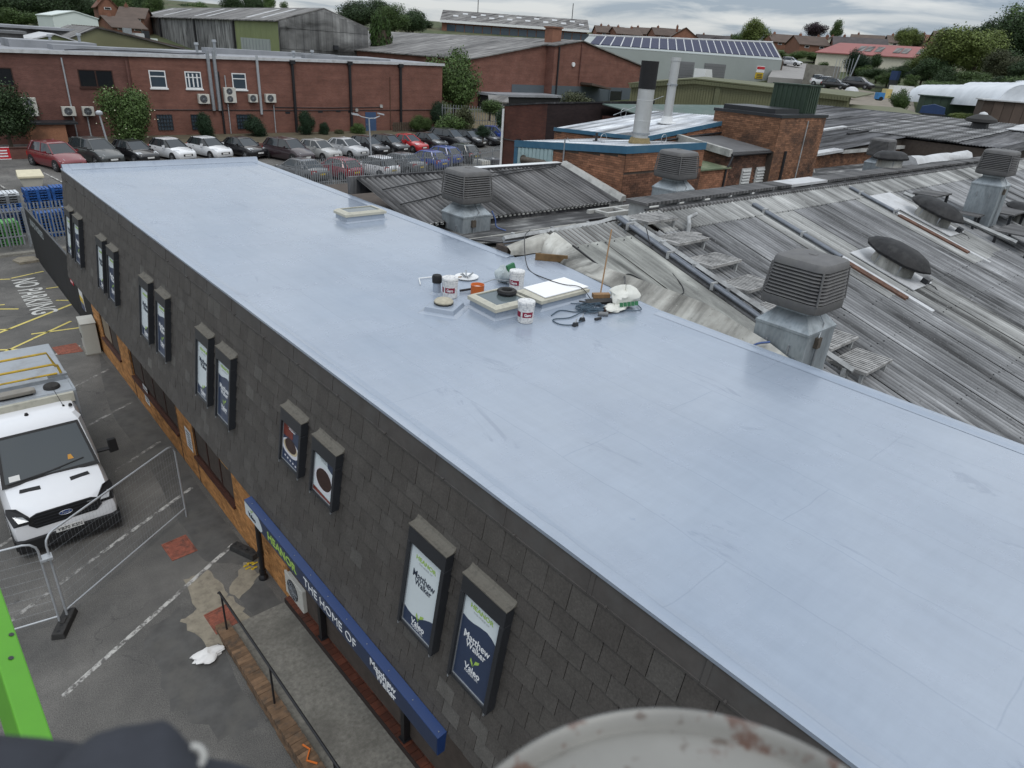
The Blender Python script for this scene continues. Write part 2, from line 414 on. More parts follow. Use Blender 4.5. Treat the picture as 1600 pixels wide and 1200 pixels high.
M['maroon'] = simple('maroon_print', (0.16, 0.03, 0.02), 0.4, var=0.3, scale=12)
M['plate'] = simple('white_plate_print', (0.62, 0.62, 0.66), 0.4, var=0.06)
M['cream_print'] = simple('cream_print', (0.5, 0.42, 0.28), 0.4, var=0.2, scale=20)
M['orange_brick']=simple('orange_facing_brick',(0.42,0.20,0.068),0.85,var=0.2,scale=8,rand=0.0,island=0.28,bmp=0.2)
M['orange_brick_one']=simple('orange_facing_brick_single',(0.42,0.20,0.068),0.85,var=0.2,scale=8,rand=0.28,bmp=0.2)
M['mortar'] = simple('buff_mortar', (0.25, 0.20, 0.14), 0.9, var=0.2, scale=6)
M['dark_mortar'] = simple('sooty_mortar', (0.07, 0.055, 0.045), 0.9, var=0.25, scale=6)
M['window_frame'] = simple('dark_brown_window_frame', (0.045, 0.018, 0.012), 0.5, var=0.15)
M['sill_tile'] = simple('brown_sill_tile', (0.075, 0.030, 0.020), 0.55, var=0.25, scale=6)
def glass_mat(name, c, rough=0.06):
    m, t, b = new_mat(name)
    b.inputs['Base Color'].default_value=(*c,1);b.inputs['Roughness'].default_value=rough;b.inputs['Specular IOR Level'].default_value=0.6
    return m
M['glass'] = glass_mat('dark_window_glass', (0.018, 0.020, 0.023))
M['glass_blue'] = glass_mat('bluish_window_glass', (0.05, 0.07, 0.09))
M['black'] = simple('black_painted_metal', (0.012, 0.012, 0.014), 0.45, var=0.15, spec=0.5)
M['rubber'] = simple('dusty_black_rubber', (0.030, 0.029, 0.028), 0.8, var=0.35, scale=12)
M['galv'] = simple('galvanised_steel', (0.34, 0.36, 0.38), 0.42, metal=0.6, var=0.18, scale=6)
M['galv_pale'] = simple('pale_galvanised_tube', (0.42, 0.44, 0.46), 0.45, metal=0.35, var=0.12, scale=8)
M['quarry']=simple('red_quarry_tile',(0.115,0.036,0.020),0.55,var=0.3,scale=5,rand=0.35,dirt=(0.05,0.022,0.015),dscale=3)
M['quarry_grout'] = simple('tile_grout', (0.03, 0.02, 0.017), 0.9, var=0.2)
M['concrete']=simple('stained_concrete',(0.20,0.19,0.165),0.9,var=0.35,scale=14,dirt=(0.12,0.113,0.098),dscale=1.1,bmp=0.6)
M['pale_concrete']=simple('pale_concrete_patch',(0.27,0.24,0.185),0.9,var=0.2,scale=6,dirt=(0.16,0.14,0.11),dscale=5,bmp=0.4)
M['patch']=simple('smooth_dark_tarmac',(0.088,0.086,0.082),0.9,var=0.3,scale=2.5,dirt=(0.115,0.11,0.10),dscale=1.5,bmp=0.5)
M['coping']=simple('mossy_coping_brick',(0.155,0.095,0.055),0.9,var=0.35,scale=7,rand=0.35,dirt=(0.06,0.05,0.04),dscale=5,bmp=0.4)
M['cover']=simple('rusty_red_cast_iron',(0.26,0.085,0.055),0.8,var=0.35,scale=10,dirt=(0.09,0.05,0.04),dscale=7)
M['cover_grey']=simple('grey_cast_iron',(0.11,0.10,0.085),0.8,var=0.35,scale=10,dirt=(0.05,0.05,0.045),dscale=7)
M['white_paint'] = simple('white_paint', (0.74, 0.75, 0.75), 0.35, var=0.05)
M['offwhite'] = simple('off_white_plastic', (0.55, 0.54, 0.49), 0.5, var=0.08, scale=2)
M['cabinet'] = simple('pale_grey_cabinet', (0.44, 0.44, 0.40), 0.5, var=0.07, scale=2)
M['cloth'] = simple('white_cloth', (0.74, 0.73, 0.71), 0.9, var=0.1, scale=6)
M['gold'] = simple('amber_plastic', (0.55, 0.26, 0.03), 0.5, var=0.15, scale=5)
M['yellow_plastic'] = simple('yellow_plastic', (0.65, 0.45, 0.03), 0.5, var=0.1)
M['orange_cable'] = simple('orange_cable', (0.62, 0.16, 0.03), 0.5, var=0.05)

# ------------------------------------------------------------------ ground
def terr(x, y):
    r = math.hypot(x, y)
    P=[(0,0),(37,0),(52,1.0),(78,1.5),(100,4.0),(150,7.4),(180,10.2),(250,18),(400,23),(700,30),(1400,38),(2600,42)]
    for (a, za), (b, zb) in zip(P, P[1:]):
        if r <= b:
            k = (r - a) / (b - a); return za + (zb - za) * k
    return 42.0
FWD = (RM[0][2], RM[1][2], RM[2][2])
def at(px, py, r):
    """the point at horizontal distance r metres from the viewpoint, in the direction of photo pixel (px, py); and metres per pixel there"""
    d = ((px - 800) / 1058.0, (py - 600) / 1058.0, 1.0)
    w = [sum(RM[i][k] * d[k] for k in range(3)) for i in range(3)]
    q = r / math.hypot(w[0], w[1])
    return Vector((w[0] * q, w[1] * q, CAMZ + w[2] * q)), q / 1058.0
grass=simple('rough_grass',(0.060,0.075,0.030),0.95,var=0.4,scale=0.3,dirt=(0.11,0.095,0.06),dscale=0.08)
mb = MB()
rings=[0,6,12,18,24,30,37,40,44,48,52,60,70,78,84,92,100,115,130,150,180,215,250,300,350,400,500,700,1000,1400,2600]
NA = 96
vs = [(0, 0, -0.0)]
for r in rings[1:]:
    for k in range(NA):
        a = 2 * math.pi * k / NA
        vs.append((r * math.sin(a), r * math.cos(a), terr(r, 0)))
fs = [(0, 1 + (k + 1) % NA, 1 + k) for k in range(NA)]
for i in range(len(rings) - 2):
    for k in range(NA):
        a, b = 1 + i * NA + k, 1 + i * NA + (k + 1) % NA
        fs.append((a, b, b + NA, a + NA))
mb.add(vs, fs)
mb.mi = [0 if i < NA * 14 else 1 for i in range(len(mb.f))]
tag(mb.build('ground',[M['asphalt'],grass],smooth=60),'grey worn asphalt of the car park running out to grassy hillside',None,None,'structure')

lines = thing('car_park_markings', 'worn white bay lines and yellow hatching painted on the asphalt', None)
tag(lines, kind='structure')
def stripe(name, a, b, w, mat, z=0.004):
    a, b = Vector((*a, z)), Vector((*b, z)); d = (b - a).normalized(); n = Vector((-d.y, d.x, 0)) * (w / 2)
    m = MB(); k = max(1, int((b - a).length / 0.5))
    for i in range(k):
        p, q = a + (b - a) * (i / k), a + (b - a) * ((i + 1) / k)
        m.quad(p - n, q - n, q + n, p + n)
    return m.build(name, mat, lines)
for(x0,y0,x1,y1,mt)in[(-4.2,22.7,3.36,26.61,'line'),(-3,19.4,3.69,24.01,'line_faint'),(-3,17.1,3.69,21.18,'line_faint'),(-2.4,14.4,3.66,18.33,'line_faint'),
                             (-1.7,12.4,1.3,14.25,'line_faint'),(1.3,14.25,3.63,15.61,'line'),(-0.08,10.69,3.65,12.89,'line')]:
    stripe('bay_line', (x0, y0), (x1, y1), 0.095, M[mt], 0.004)
for(x0,y0,x1,y1,w)in[(-3.2,25.9,4.0,31.3,.12),(-3.2,29.8,2.4,26.9,.1),(1.0,27.1,3.6,29.3,.1),(2.55,36.0,-3.0,38.2,.1),(2.6,36.1,3.9,36.6,.1),
                            (0.9,35.2,1.9,34.0,.1),(1.2,32.3,2.25,31.7,.1),(-1.0,33.3,1.9,32.5,.1),(3.55,33.9,4.1,33.9,.1),(3.6,32.1,4.1,31.8,.1),(2.2,28.6,3.9,28.4,.1),(-1.5,30.6,1.7,29.5,.1)]:
    stripe('hatching_line', (x0, y0), (x1, y1), w, M['yellow'], 0.0082)
# NO PARKING painted on the asphalt, read walking from the far fence
tx = MB(); vs_, fs_ = text_geo('NO PARKING', 1.0, 0.012, ext=0.0005, width=5.1, height=1.05)
tx.add([(3.00 + y * 0.86 , 33.2 - x, 0.014 + z) for x, y, z in vs_], fs_)
tx.build('no_parking_lettering', M['letters'], lines)

# patches, gullies and manhole covers let into the car park
pt=thing('car_park_patches','smoother and paler repairs let into the asphalt',None);tag(pt,kind='structure')
def wobble(pts, k=6, a=0.05):
    out = []
    for i, p in enumerate(pts):
        q = pts[(i + 1) % len(pts)]
        for j in range(k):
            t_=j/k;out.append((p[0]+(q[0]-p[0])*t_+ru(-a,a),p[1]+(q[1]-p[1])*t_+ru(-a,a)))
    return out
def patch(name, pts, mat, z, a=0.05):
    m = MB(); m.poly([(x, y, z) for x, y in wobble(pts, 6, a)]); return m.build(name, mat, pt)
patch('dark_tarmac_patch',[(3.8,26.2),(3.05,21.0),(3.0,15.2),(2.95,12.7),(3.75,11.9),(3.88,18)],M['patch'],0.0015)
patch('concrete_patch',[(2.4,12.35),(2.95,12.4),(3.0,11.4),(2.3,11.2)],M['pale_concrete'],0.0022,.04)
patch('concrete_patch',[(2.0,11.25),(2.42,11.42),(3.05,11.3),(3.1,10.45),(2.85,10.4),(2.45,10.2),(2.2,10.25)],M['pale_concrete'],0.0026,.05)
patch('concrete_patch',[(3.0,11.45),(3.62,12.2),(3.74,11.6),(3.15,11.1)],M['pale_concrete'],0.0030,.04)
patch('dark_tarmac_patch',[(1.35,11.3),(2.1,11.6),(2.35,9.6),(2.3,8.2),(1.7,8.2),(1.3,9.3)],M['patch'],0.0012,.1)
patch('tarmac_strip', [(3.1, 11.15), (3.72, 11.5), (3.74, 10.4), (3.2, 10.42)], M['patch'], 0.0034, .02)
def cover(pts, mat, label, name='manhole_cover'):
    a, b, c, d = [Vector((*p, 0)) for p in pts]
    t_ = thing(name, label, 'manhole cover', tuple((a + c) / 2))
    L = lambda u, v, z: (a + (b - a) * u + (d - a) * v + (c - b - d + a) * u * v) + Vector((0, 0, z))
    m = MB(); e = 0.05
    for (u0, v0, u1, v1) in ((0, 0, 1, e), (0, 1 - e, 1, 1), (0, e, e, 1 - e), (1 - e, e, 1, 1 - e)):
        m.hexa([L(u0,v0,.001),L(u1,v0,.001),L(u1,v1,.001),L(u0,v1,.001)],[L(u0,v0,.014),L(u1,v0,.014),L(u1,v1,.014),L(u0,v1,.014)])
    m.build('frame', mat, t_)
    m = MB(); g = e + 0.008
    m.hexa([L(g,g,.001),L(1-g,g,.001),L(1-g,1-g,.001),L(g,1-g,.001)],[L(g,g,.008),L(1-g,g,.008),L(1-g,1-g,.008),L(g,1-g,.008)])
    N = 9; w = (1 - 2 * g) / N
    for i in range(N):
        for j in range(N):
            u, v = g + (i + .22) * w, g + (j + .22) * w; s_ = w * .56
            m.hexa([L(u,v,.008),L(u+s_,v,.008),L(u+s_,v+s_,.008),L(u,v+s_,.008)],[L(u,v,.013),L(u+s_,v,.013),L(u+s_,v+s_,.013),L(u,v+s_,.013)])
    m.build('plate', mat, t_)
cover([(2.38,13.78),(2.41,13.10),(2.95,13.13),(2.92,13.83)],M['cover'],'rust red square manhole cover beside the wire fence panel')
cover([(2.40,11.13),(2.42,10.50),(2.88,10.48),(2.87,11.17)],M['cover'],'rust red manhole cover in pale concrete at the top of the brick ramp wall')
cover([(2.56,26.9),(2.6,26.1),(3.35,26.0),(3.30,26.9)],M['cover'],'small faded red drain grate on the tarmac by the grey cabinet','drain_grate')
cover([(1.3,26.9),(1.3,25.9),(2.3,25.85),(2.3,26.8)],M['cover_grey'],'grey drain grate between the yellow hatching and the van','drain_grate')

# ------------------------------------------------------------------ the flat-roofed office
X0, X1, YN, YF, ZR = 3.59, 9.32, -3.0, 23.9, 6.49
SL = 0.14                                            # the slate front leans out towards its foot
ZB = 3.36
off=thing('office_building','long two storey office with slate hung front and pale blue grey flat roof','building',(6.4,10.5,0))
mb = MB()
mb.box(X0, YN, ZR - 0.25, X1, YF, ZR)
mb.build('flat_roof', M['roof'], off)
# raised edges of the roof covering
mb = MB()
def kerb(mb, a, b, w, h, side):
    """low rounded upstand along a->b, its width to the given side"""
    a, b = Vector(a), Vector(b); d = (b - a).normalized(); n = Vector((-d.y, d.x, 0)) * side
    prof = [(0, -0.018), (0, h * .8), (w * .2, h), (w * .75, h), (w, h * .35), (w * 1.35, 0.004)]
    K = max(2, int((b - a).length / 0.6)); rr = []
    for i in range(K + 1):
        p = a + (b - a) * (i / K); wb = ru(-.004, .004)
        rr.append([(p.x + n.x * u, p.y + n.y * u, p.z + v + (wb if v > 0.01 else 0)) for u, v in prof])
    mb.loft(rr, closed=False)
kerb(mb, (X0 - .03, YN, ZR), (X0 - .03, YF, ZR), 0.16, 0.022, -1)
kerb(mb,(X1+.02,YN,ZR),(X1+.02,6.5,ZR),0.18,0.022,1);kerb(mb,(X1+.02,10.4,ZR),(X1+.02,YF,ZR),0.18,0.022,1)
kerb(mb, (X0, YF + .03, ZR), (X1, YF + .03, ZR), 0.2, 0.14, -1)
mb.build('roof_edge', M['roof'], off, smooth=35)
# walls under the roof
mb=MB();mb.box(X0+.35,YN+.1,0,X1-.06,YF-.1,ZR-.26);mb.build('inner_wall',M['dark_mortar'],off)
def sx(z): return X0 - SL * (ZR - z)
# felt capping in lengths under the roof edge
cl = 1.15; y = YN; k = 0
while y < YF - .01:
    y1 = min(YF, y + cl - 0.004)
    m = MB(); t0 = 0.012 + (0.003 if k % 2 else 0)
    zt, zb = ZR - 0.02, ZR - 0.25
    m.hexa([(sx(zb)-t0,y,zb),(sx(zb)+.05,y,zb),(sx(zb)+.05,y1,zb),(sx(zb)-t0,y1,zb)],[(sx(zt)-t0,y,zt),(sx(zt)+.05,y,zt),(sx(zt)+.05,y1,zt),(sx(zt)-t0,y1,zt)])
    m.hexa([(sx(zb)-t0-.008,y,zb-.012),(sx(zb)+.02,y,zb-.012),(sx(zb)+.02,y1,zb-.012),(sx(zb)-t0-.008,y1,zb-.012)],[(sx(zb)-t0-.008,y,zb+.012),(sx(zb)+.02,y,zb+.012),(sx(zb)+.02,y1,zb+.012),(sx(zb)-t0-.008,y1,zb+.012)])
    m.hexa([(sx(zb)-t0-.006,y1-.05,zb),(sx(zb),y1-.05,zb),(sx(zb),y1,zb),(sx(zb)-t0-.006,y1,zb)],[(sx(zt)-t0-.006,y1-.05,zt),(sx(zt),y1-.05,zt),(sx(zt),y1,zt),(sx(zt)-t0-.006,y1,zt)])
    m.lathe([(.012, -.03), (.012, 0)], (sx(zb) - t0, y1 - .22, zb + .02), 6, 'x')
    m.build('capping', M['capping'], off); y += cl; k += 1
sw = MB()
sw.hexa([(sx(ZB)+.02,YN,ZB),(X0+.36,YN,ZB),(X0+.36,YF,ZB),(sx(ZB)+.02,YF,ZB)],[(sx(ZR-.02)+.02,YN,ZR-.02),(X0+.36,YN,ZR-.02),(X0+.36,YF,ZR-.02),(sx(ZR-.02)+.02,YF,ZR-.02)])
wall = sw.build('slate_wall', M['capping'], off)
# slates: courses overlapping downwards; the nearest 300 are parts, the rest one mass
rows = []; z = ZR - 0.245; first = True
while z > ZB + .03:
    h = 0.30 if first else 0.218
    rows.append((z, max(ZB, z - h))); z -= h; first = False
allsl = []
for i, (zt, zb) in enumerate(rows):
    w = 0.298; y = YN - (0.149 if i % 2 else 0) - .05
    while y < YF:
        y0, y1 = max(YN, y + .0), min(YF, y + w)
        if y1 - y0 > .05: allsl.append((y0, y1, zt, zb))
        y += w
def slate_geo(m, y0, y1, zt, zb):
    t_=0.006;lip=0.018+ru(0,.008);g=0.0035;j=ru(-.006,.006);jz=ru(-.003,.003)+(ru(-.012,.004)if rnd()<.08 else 0)
    zb = max(ZB, zb + jz)
    a, b = sx(zb) - lip, sx(zt) - t_
    m.add([(a,y0+g+j*.3,zb),(a,y1-g+j*.3,zb+ru(-.002,.002)),(b,y1-g,zt+.02),(b,y0+g,zt+.02),(a+.02,y0+g,zb),(a+.02,y1-g,zb),(b+.02,y0+g,zt+.02),(b+.02,y1-g,zt+.02)],
          [(3, 2, 1, 0), (0, 1, 5, 4), (0, 4, 6, 3), (1, 2, 7, 5)])
allsl.sort(key=lambda s: (abs((s[0] + s[1]) / 2 - 4.0) if s[0] > 1.6 else 50) + (6.5 - s[2]) * 0.7)
for (y0, y1, zt, zb) in allsl[:300]:
    m = MB(); slate_geo(m, y0, y1, zt, zb); m.build('slate', M['slate'], wall)
m = MB()
for s_ in allsl[300:]: slate_geo(m, *s_)
tag(m.build('slate_cladding', M['slate'], wall), kind='stuff')
# end wall hung with slate, seen edge on, and rear fascia
m = MB(); m.box(X0 + .3, YF - .09, ZB, X1, YF - .01, ZR - .26)
m.build('end_wall', M['capping'], off)
m = MB(); m.box(X1 - .05, YN, ZR - .9, X1 + .0, YF, ZR - .252); m.build('rear_fascia', M['dark_mortar'], off)
m = MB(); m.box(sx(ZB) + .03, YN, ZB - .06, 3.93, YF, ZB - .004); m.build('soffit', M['frame'], off)

# ground floor of orange brick with ribbon windows set back under the slate
XB = 3.90
wins = [(13.2, 15.75), (17.1, 21.35), (22.75, 25.0)]
WZ0, WZ1 = 0.78, 2.55
YB0, YB1 = 10.45, 26.1
m = MB(); m.box(XB + .045, YB0, 0, XB + .30, YB1, ZB - .06); bw = m.build('brick_wall', M['mortar'], off)
cells = []
nz_ = int((ZB - .08) / .075)
for i in range(nz_):
    z = i * .075; y = YB0 - (.1125 if i % 2 else 0)
    while y < YB1:
        y0, y1 = max(YB0, y), min(YB1, y + .225); y += .225
        segs = [(y0, y1)]
        for a, b in wins:
            if WZ0 - .04 < z + .037 < WZ1:
                segs=[q for s0,s1 in segs for q in([(s0,s1)]if s1<=a or s0>=b else[(s0,a)]*(s0<a)+[(b,s1)]*(s1>b))]
        cells += [(s0, s1, z) for s0, s1 in segs if s1 - s0 > .03]
def brick_geo(m, x, s0, s1, z, h=.065, d=.045):
    p = ru(0, .003); g = .005
    m.add([(x-p,s0+g,z+g),(x-p,s1-g,z+g),(x-p,s1-g,z+g+h),(x-p,s0+g,z+g+h),(x+d,s0+g,z+g),(x+d,s1-g,z+g),(x+d,s1-g,z+g+h),(x+d,s0+g,z+g+h)],
          [(3, 2, 1, 0), (0, 1, 5, 4), (1, 2, 6, 5), (2, 3, 7, 6), (3, 0, 4, 7)])
vis = sorted(cells, key=lambda c: (c[0] - 10) + (30 if c[2] > 2.2 else 0) + c[2] * .5)
for c in vis[:300]:
    m = MB(); brick_geo(m, XB, *c); m.build('brick', M['orange_brick_one'], bw)
m = MB()
for c in vis[300:]: brick_geo(m, XB, *c)
tag(m.build('brickwork', M['orange_brick'], bw), kind='stuff')
for (a, b) in wins:
    m = MB(); n = max(2, round((b - a) / .95)); w = (b - a) / n
    m.box(XB + .03, a, WZ0, XB + .09, b, WZ0 + .07); m.box(XB + .03, a, WZ1 - .07, XB + .09, b, WZ1)
    for i in range(n + 1):
        y = a + i * w; m.box(XB + .028, max(a, y - .035), WZ0 + .07, XB + .092, min(b, y + .035), WZ1 - .07)
    fr = m.build('window', M['window_frame'], off)
    for i in range(n):
        m=MB();m.box(XB+.05,a+i*w+.035,WZ0+.07,XB+.06,a+(i+1)*w-.035,WZ1-.07);m.build('pane',M['glass'],fr)
        if i % 2 == 1:
            m=MB();m.box(XB+.043,a+i*w+.2,1.55,XB+.047,a+(i+1)*w-.2,1.62);m.build('blind_slat',M['white_paint'],fr)
    m=MB();m.box(XB-.06,a-.04,WZ0-.075,XB+.03,b+.04,WZ0-.002);m.build('window_sill',M['sill_tile'],off)
    m = MB(); m.box(XB + .06, a, WZ0, XB + .30, b, WZ1)
for yy in (15.72, 17.02, 21.4):
    m=MB();m.box(XB-.012,yy-.012,0,XB-.001,yy+.012,ZB-.08);m.build('movement_joint',M['dark_mortar'],off)
# notices on the brick
for(yy,z0,lb)in[(20.1,.35,'white safety notice low on the orange brick below the far windows'),(16.2,.75,'white safety notice on the orange brick pier between two windows')]:
    t_ = thing('wall_notice', lb, 'notice', (XB - .01, yy, z0))
    m=MB();m.box(XB-.012,yy-.22,z0,XB-.004,yy+.22,z0+.58);m.build('notice_board',M['white_paint'],t_)
    m = MB()
    for q in range(6):m.box(XB-.0145,yy-.17,z0+.08+q*.08,XB-.0125,yy+ru(.05,.17),z0+.11+q*.08)
    m.build('printed_lines', M['navy_text'], t_)
# porch strip under the sign
PX0, PX1, PY0, PY1 = 3.76, 4.9, 1.0, 10.42
def pz(y): return max(0.02, 0.1 + (10.55 - y) * 0.06)      # the ramp rises towards the near end
porch=thing('tiled_porch','narrow red tiled porch step below the blue sign',None);tag(porch,kind='structure')
m=MB();m.add([(PX0,PY0,-.05),(PX1,PY0,-.05),(PX1,PY1,-.05),(PX0,PY1,-.05),(PX0,PY0,pz(PY0)+.10),(PX1,PY0,pz(PY0)+.10),(PX1,PY1,pz(PY1)+.10),(PX0,PY1,pz(PY1)+.10)],
            [(3, 2, 1, 0), (4, 5, 6, 7), (0, 1, 5, 4), (1, 2, 6, 5), (2, 3, 7, 6), (3, 0, 4, 7)])
m.build('step', M['quarry_grout'], porch)
tl = MB(); tl.box(-.072, -.072, 0, .072, .072, .012); tile_me = tl.mesh('tile', M['quarry'])
n_t = 0
for i in range(6):
    for j in range(46):
        y = PY1 - .08 - j * .152; x = PX0 + .085 + i * .152
        inst(tile_me, 'tile', porch, (x, y, pz(y) + .10 + ru(0, .002)), (R(-3.4), 0, 0)); n_t += 1
# concrete ramp between the porch and its brick side wall
m = MB(); q = []
for y in[10.45,9.5,8.5,7.5,6.5,5.5,4.5,3.0]:q.append([(2.70,y,pz(y)-.02),(PX0-.001,y,pz(y)-.02),(PX0-.001,y,-.05),(2.70,y,-.05)])
m.loft(q);tag(m.build('concrete_ramp',M['concrete']),'rough grey concrete ramp rising beside the brick kerb wall',None,None,'structure')
rw = thing('brick_kerb_wall', 'low mossy brick kerb wall along the concrete ramp', 'wall', (2.54, 10.5, 0))
m = MB(); q = []
for y in[10.5,9,7.5,6,4.5,3.0]:q.append([(2.455,y,pz(y)+.045),(2.665,y,pz(y)+.045),(2.665,y,0),(2.455,y,0)])
m.loft(q); core = m.build('core', M['dark_mortar'], rw)
cb_ = MB(); cb_.box(-.125, -.034, 0, .125, .034, .105); cop_me = cb_.mesh('brick', M['coping'])
y = 10.46; k = 0
while y > 3.1:
    inst(cop_me,'brick',core,(2.545+ru(-.006,.006)-2.54+2.54-core.parent.location.x,y-core.parent.location.y,pz(y)+.03+ru(-.004,.004)),(R(3.4),0,ru(-.02,.02)));y-=.0775;k+=1
sb = MB(); sb.box(-.005, -.107, 0, .05, .107, .065); sb_me = sb.mesh('brick', M['coping'])
for i in range(9):
    y = 10.4 - (.1125 if i % 2 else 0)
    while y > 3.2:
        z = pz(y) - .05 - i * .075
        if z>-.02:inst(sb_me,'brick',core,(2.445-core.parent.location.x,y-.11-core.parent.location.y,z),(R(3.4),0,0))
        y -= .225
# handrail on the kerb wall
hr = thing('handrail', 'thin black metal handrail on the brick kerb wall', 'handrail', (2.56, 10.2, .2))
def pr(y, h): return (2.56, y, pz(y) + .12 + h)
m=MB();m.tube([pr(10.42,.80),pr(10.36,.86),pr(9,.86),pr(7,.86),pr(5,.86),pr(3.2,.86)],.022,8);m.build('rail',M['black'],hr,smooth=50)
for y in (10.25, 8.08, 5.9, 3.8):
    m=MB();m.tube([pr(y,-.02),pr(y,.85)],.018,8);m.lathe([(.045,0),(.045,.012)],pr(y,-.015),10);m.build('post',M['black'],hr,smooth=50)
# sign box along the foot of the slate
SG=thing('fascia_sign','long royal blue box sign reading HEANOR THE HOME OF along the slate foot','sign',(3.0,6.7,3.4))
SY0, SY1, SXF, SZ0, SZ1 = 4.10, 9.66, 3.005, 3.10, 3.385
m=MB();p=[(SXF,SY0,SZ0),(sx(SZ0)-.012,SY0,SZ0),(sx(SZ1+.02)-.03,SY0,SZ1+.02),(SXF,SY0,SZ1)]
m.prism(p, (0, SY1 - SY0, 0)); m.build('sign_box', M['sign_blue'], SG)
m=MB();m.box(SXF-.005,SY0+.012,SZ0+.008,SXF-.001,SY1-.012,SZ1-.008);m.build('face_panel',M['sign_face'],SG)
UX, UZ = (0, -1, 0), (0, 0, 1)
H_ = SZ1 - SZ0; zc = (SZ0 + SZ1) / 2
m=MB();pts=[(0,-H_/2+.01),(.62,-H_/2+.01),(.70,-.06),(.69,.0),(.60,H_/2-.04),(.56,H_/2-.01),(0,H_/2-.01)]
put_poly(m, pts, (SXF - .005, SY1 - .012, zc), UX, UZ); m.build('white_end_panel', M['print_white'], SG)
def leaf(m, o, s, ux=UX, uz=UZ):
    put_poly(m,[(0,0),(.02*s,.05*s),(.09*s,.10*s),(.10*s,.13*s),(.03*s,.10*s)],o,ux,uz,.004)
    put_poly(m, [(0, 0), (-.01 * s, .05 * s), (-.05 * s, .10 * s), (-.055 * s, .06 * s)], o, ux, uz, .0045)
m=MB();leaf(m,(SXF-.008,SY1-.3,zc+.03),.8);put_text(m,'HEANOR',(SXF-.005,8.22,zc),UX,UZ,size=.2,bold=.005,width=1.02,height=.155);m.build('green_lettering',M['lime_text'],SG)
m=MB();put_text(m,'Valeo',(SXF-.008,SY1-.3,zc-.03),UX,UZ,size=.1,bold=.002,width=.3,height=.085);m.build('emblem_lettering',M['navy_text'],SG)
m=MB();put_text(m,'THE HOME OF',(SXF-.005,6.70,zc),UX,UZ,size=.2,bold=-.002,width=1.52,height=.15)
put_text(m,'Matthew',(SXF-.005,5.27,zc+.055),UX,UZ,size=.14,bold=.002,width=.60,height=.115);put_text(m,'Walker',(SXF-.005,5.20,zc-.06),UX,UZ,size=.14,bold=.002,width=.46,height=.11)
m.build('white_lettering', M['white_text'], SG)
m = MB()
for k in range(11):
    y = SY0 + .06 + k * .53; m.lathe([(.008, 0), (.008, .006)], (3.06, y, SZ1 + .009), 6)
m.build('fixings', M['galv'], SG)
# posts under the sign, shopfront behind them
for k,(y,lb)in enumerate([(8.95,'black square porch post below the word THE'),(6.15,'black square porch post at the near end of the sign'),(3.2,'black square porch post nearest the camera')]):
    t_ = thing('porch_post', lb, 'post', (3.87, y, pz(y) + .1), 0, 'black porch posts under the sign')
    m = MB(); m.box(3.82, y - .05, pz(y) + .09, 3.92, y + .05, ZB - .062); m.build('shaft', M['black'], t_)
    m=MB();m.box(3.79,y-.08,pz(y)+.10,3.95,y+.08,pz(y)+.13);m.build('base_plate',M['black'],t_)
m = MB(); m.box(4.88, 0.5, 0, 4.92, 10.44, ZB - .06); sh = m.build('shopfront', M['glass'], off)
for k in range(9):
    m=MB();y=.6+k*1.2;m.box(4.84,y,.3,4.879,y+.07,ZB-.062);m.build('mullion',M['window_frame'],sh)
# black downpipe at the corner of the brick
t_=thing('downpipe','black downpipe on the orange brick beside the end of the blue sign','drainpipe',(3.74,11.45,0))
m=MB();m.tube([(3.74,11.3,ZB-.07),(3.74,11.4,1.8),(3.74,11.45,.12)],.055,10);m.build('pipe',M['black'],t_,smooth=50)
m = MB()
for z in (.14, .62, 1.9): m.lathe([(.072, 0), (.072, .1)], (3.74, 11.45 if z < 1 else 11.40, z), 10)
m.build('collars', M['black'], t_, smooth=50)
m=MB();m.lathe([(.1,0.001),(.1,.05),(.06,.11)],(3.74,11.45,0),10);m.build('shoe',M['black'],t_,smooth=50)
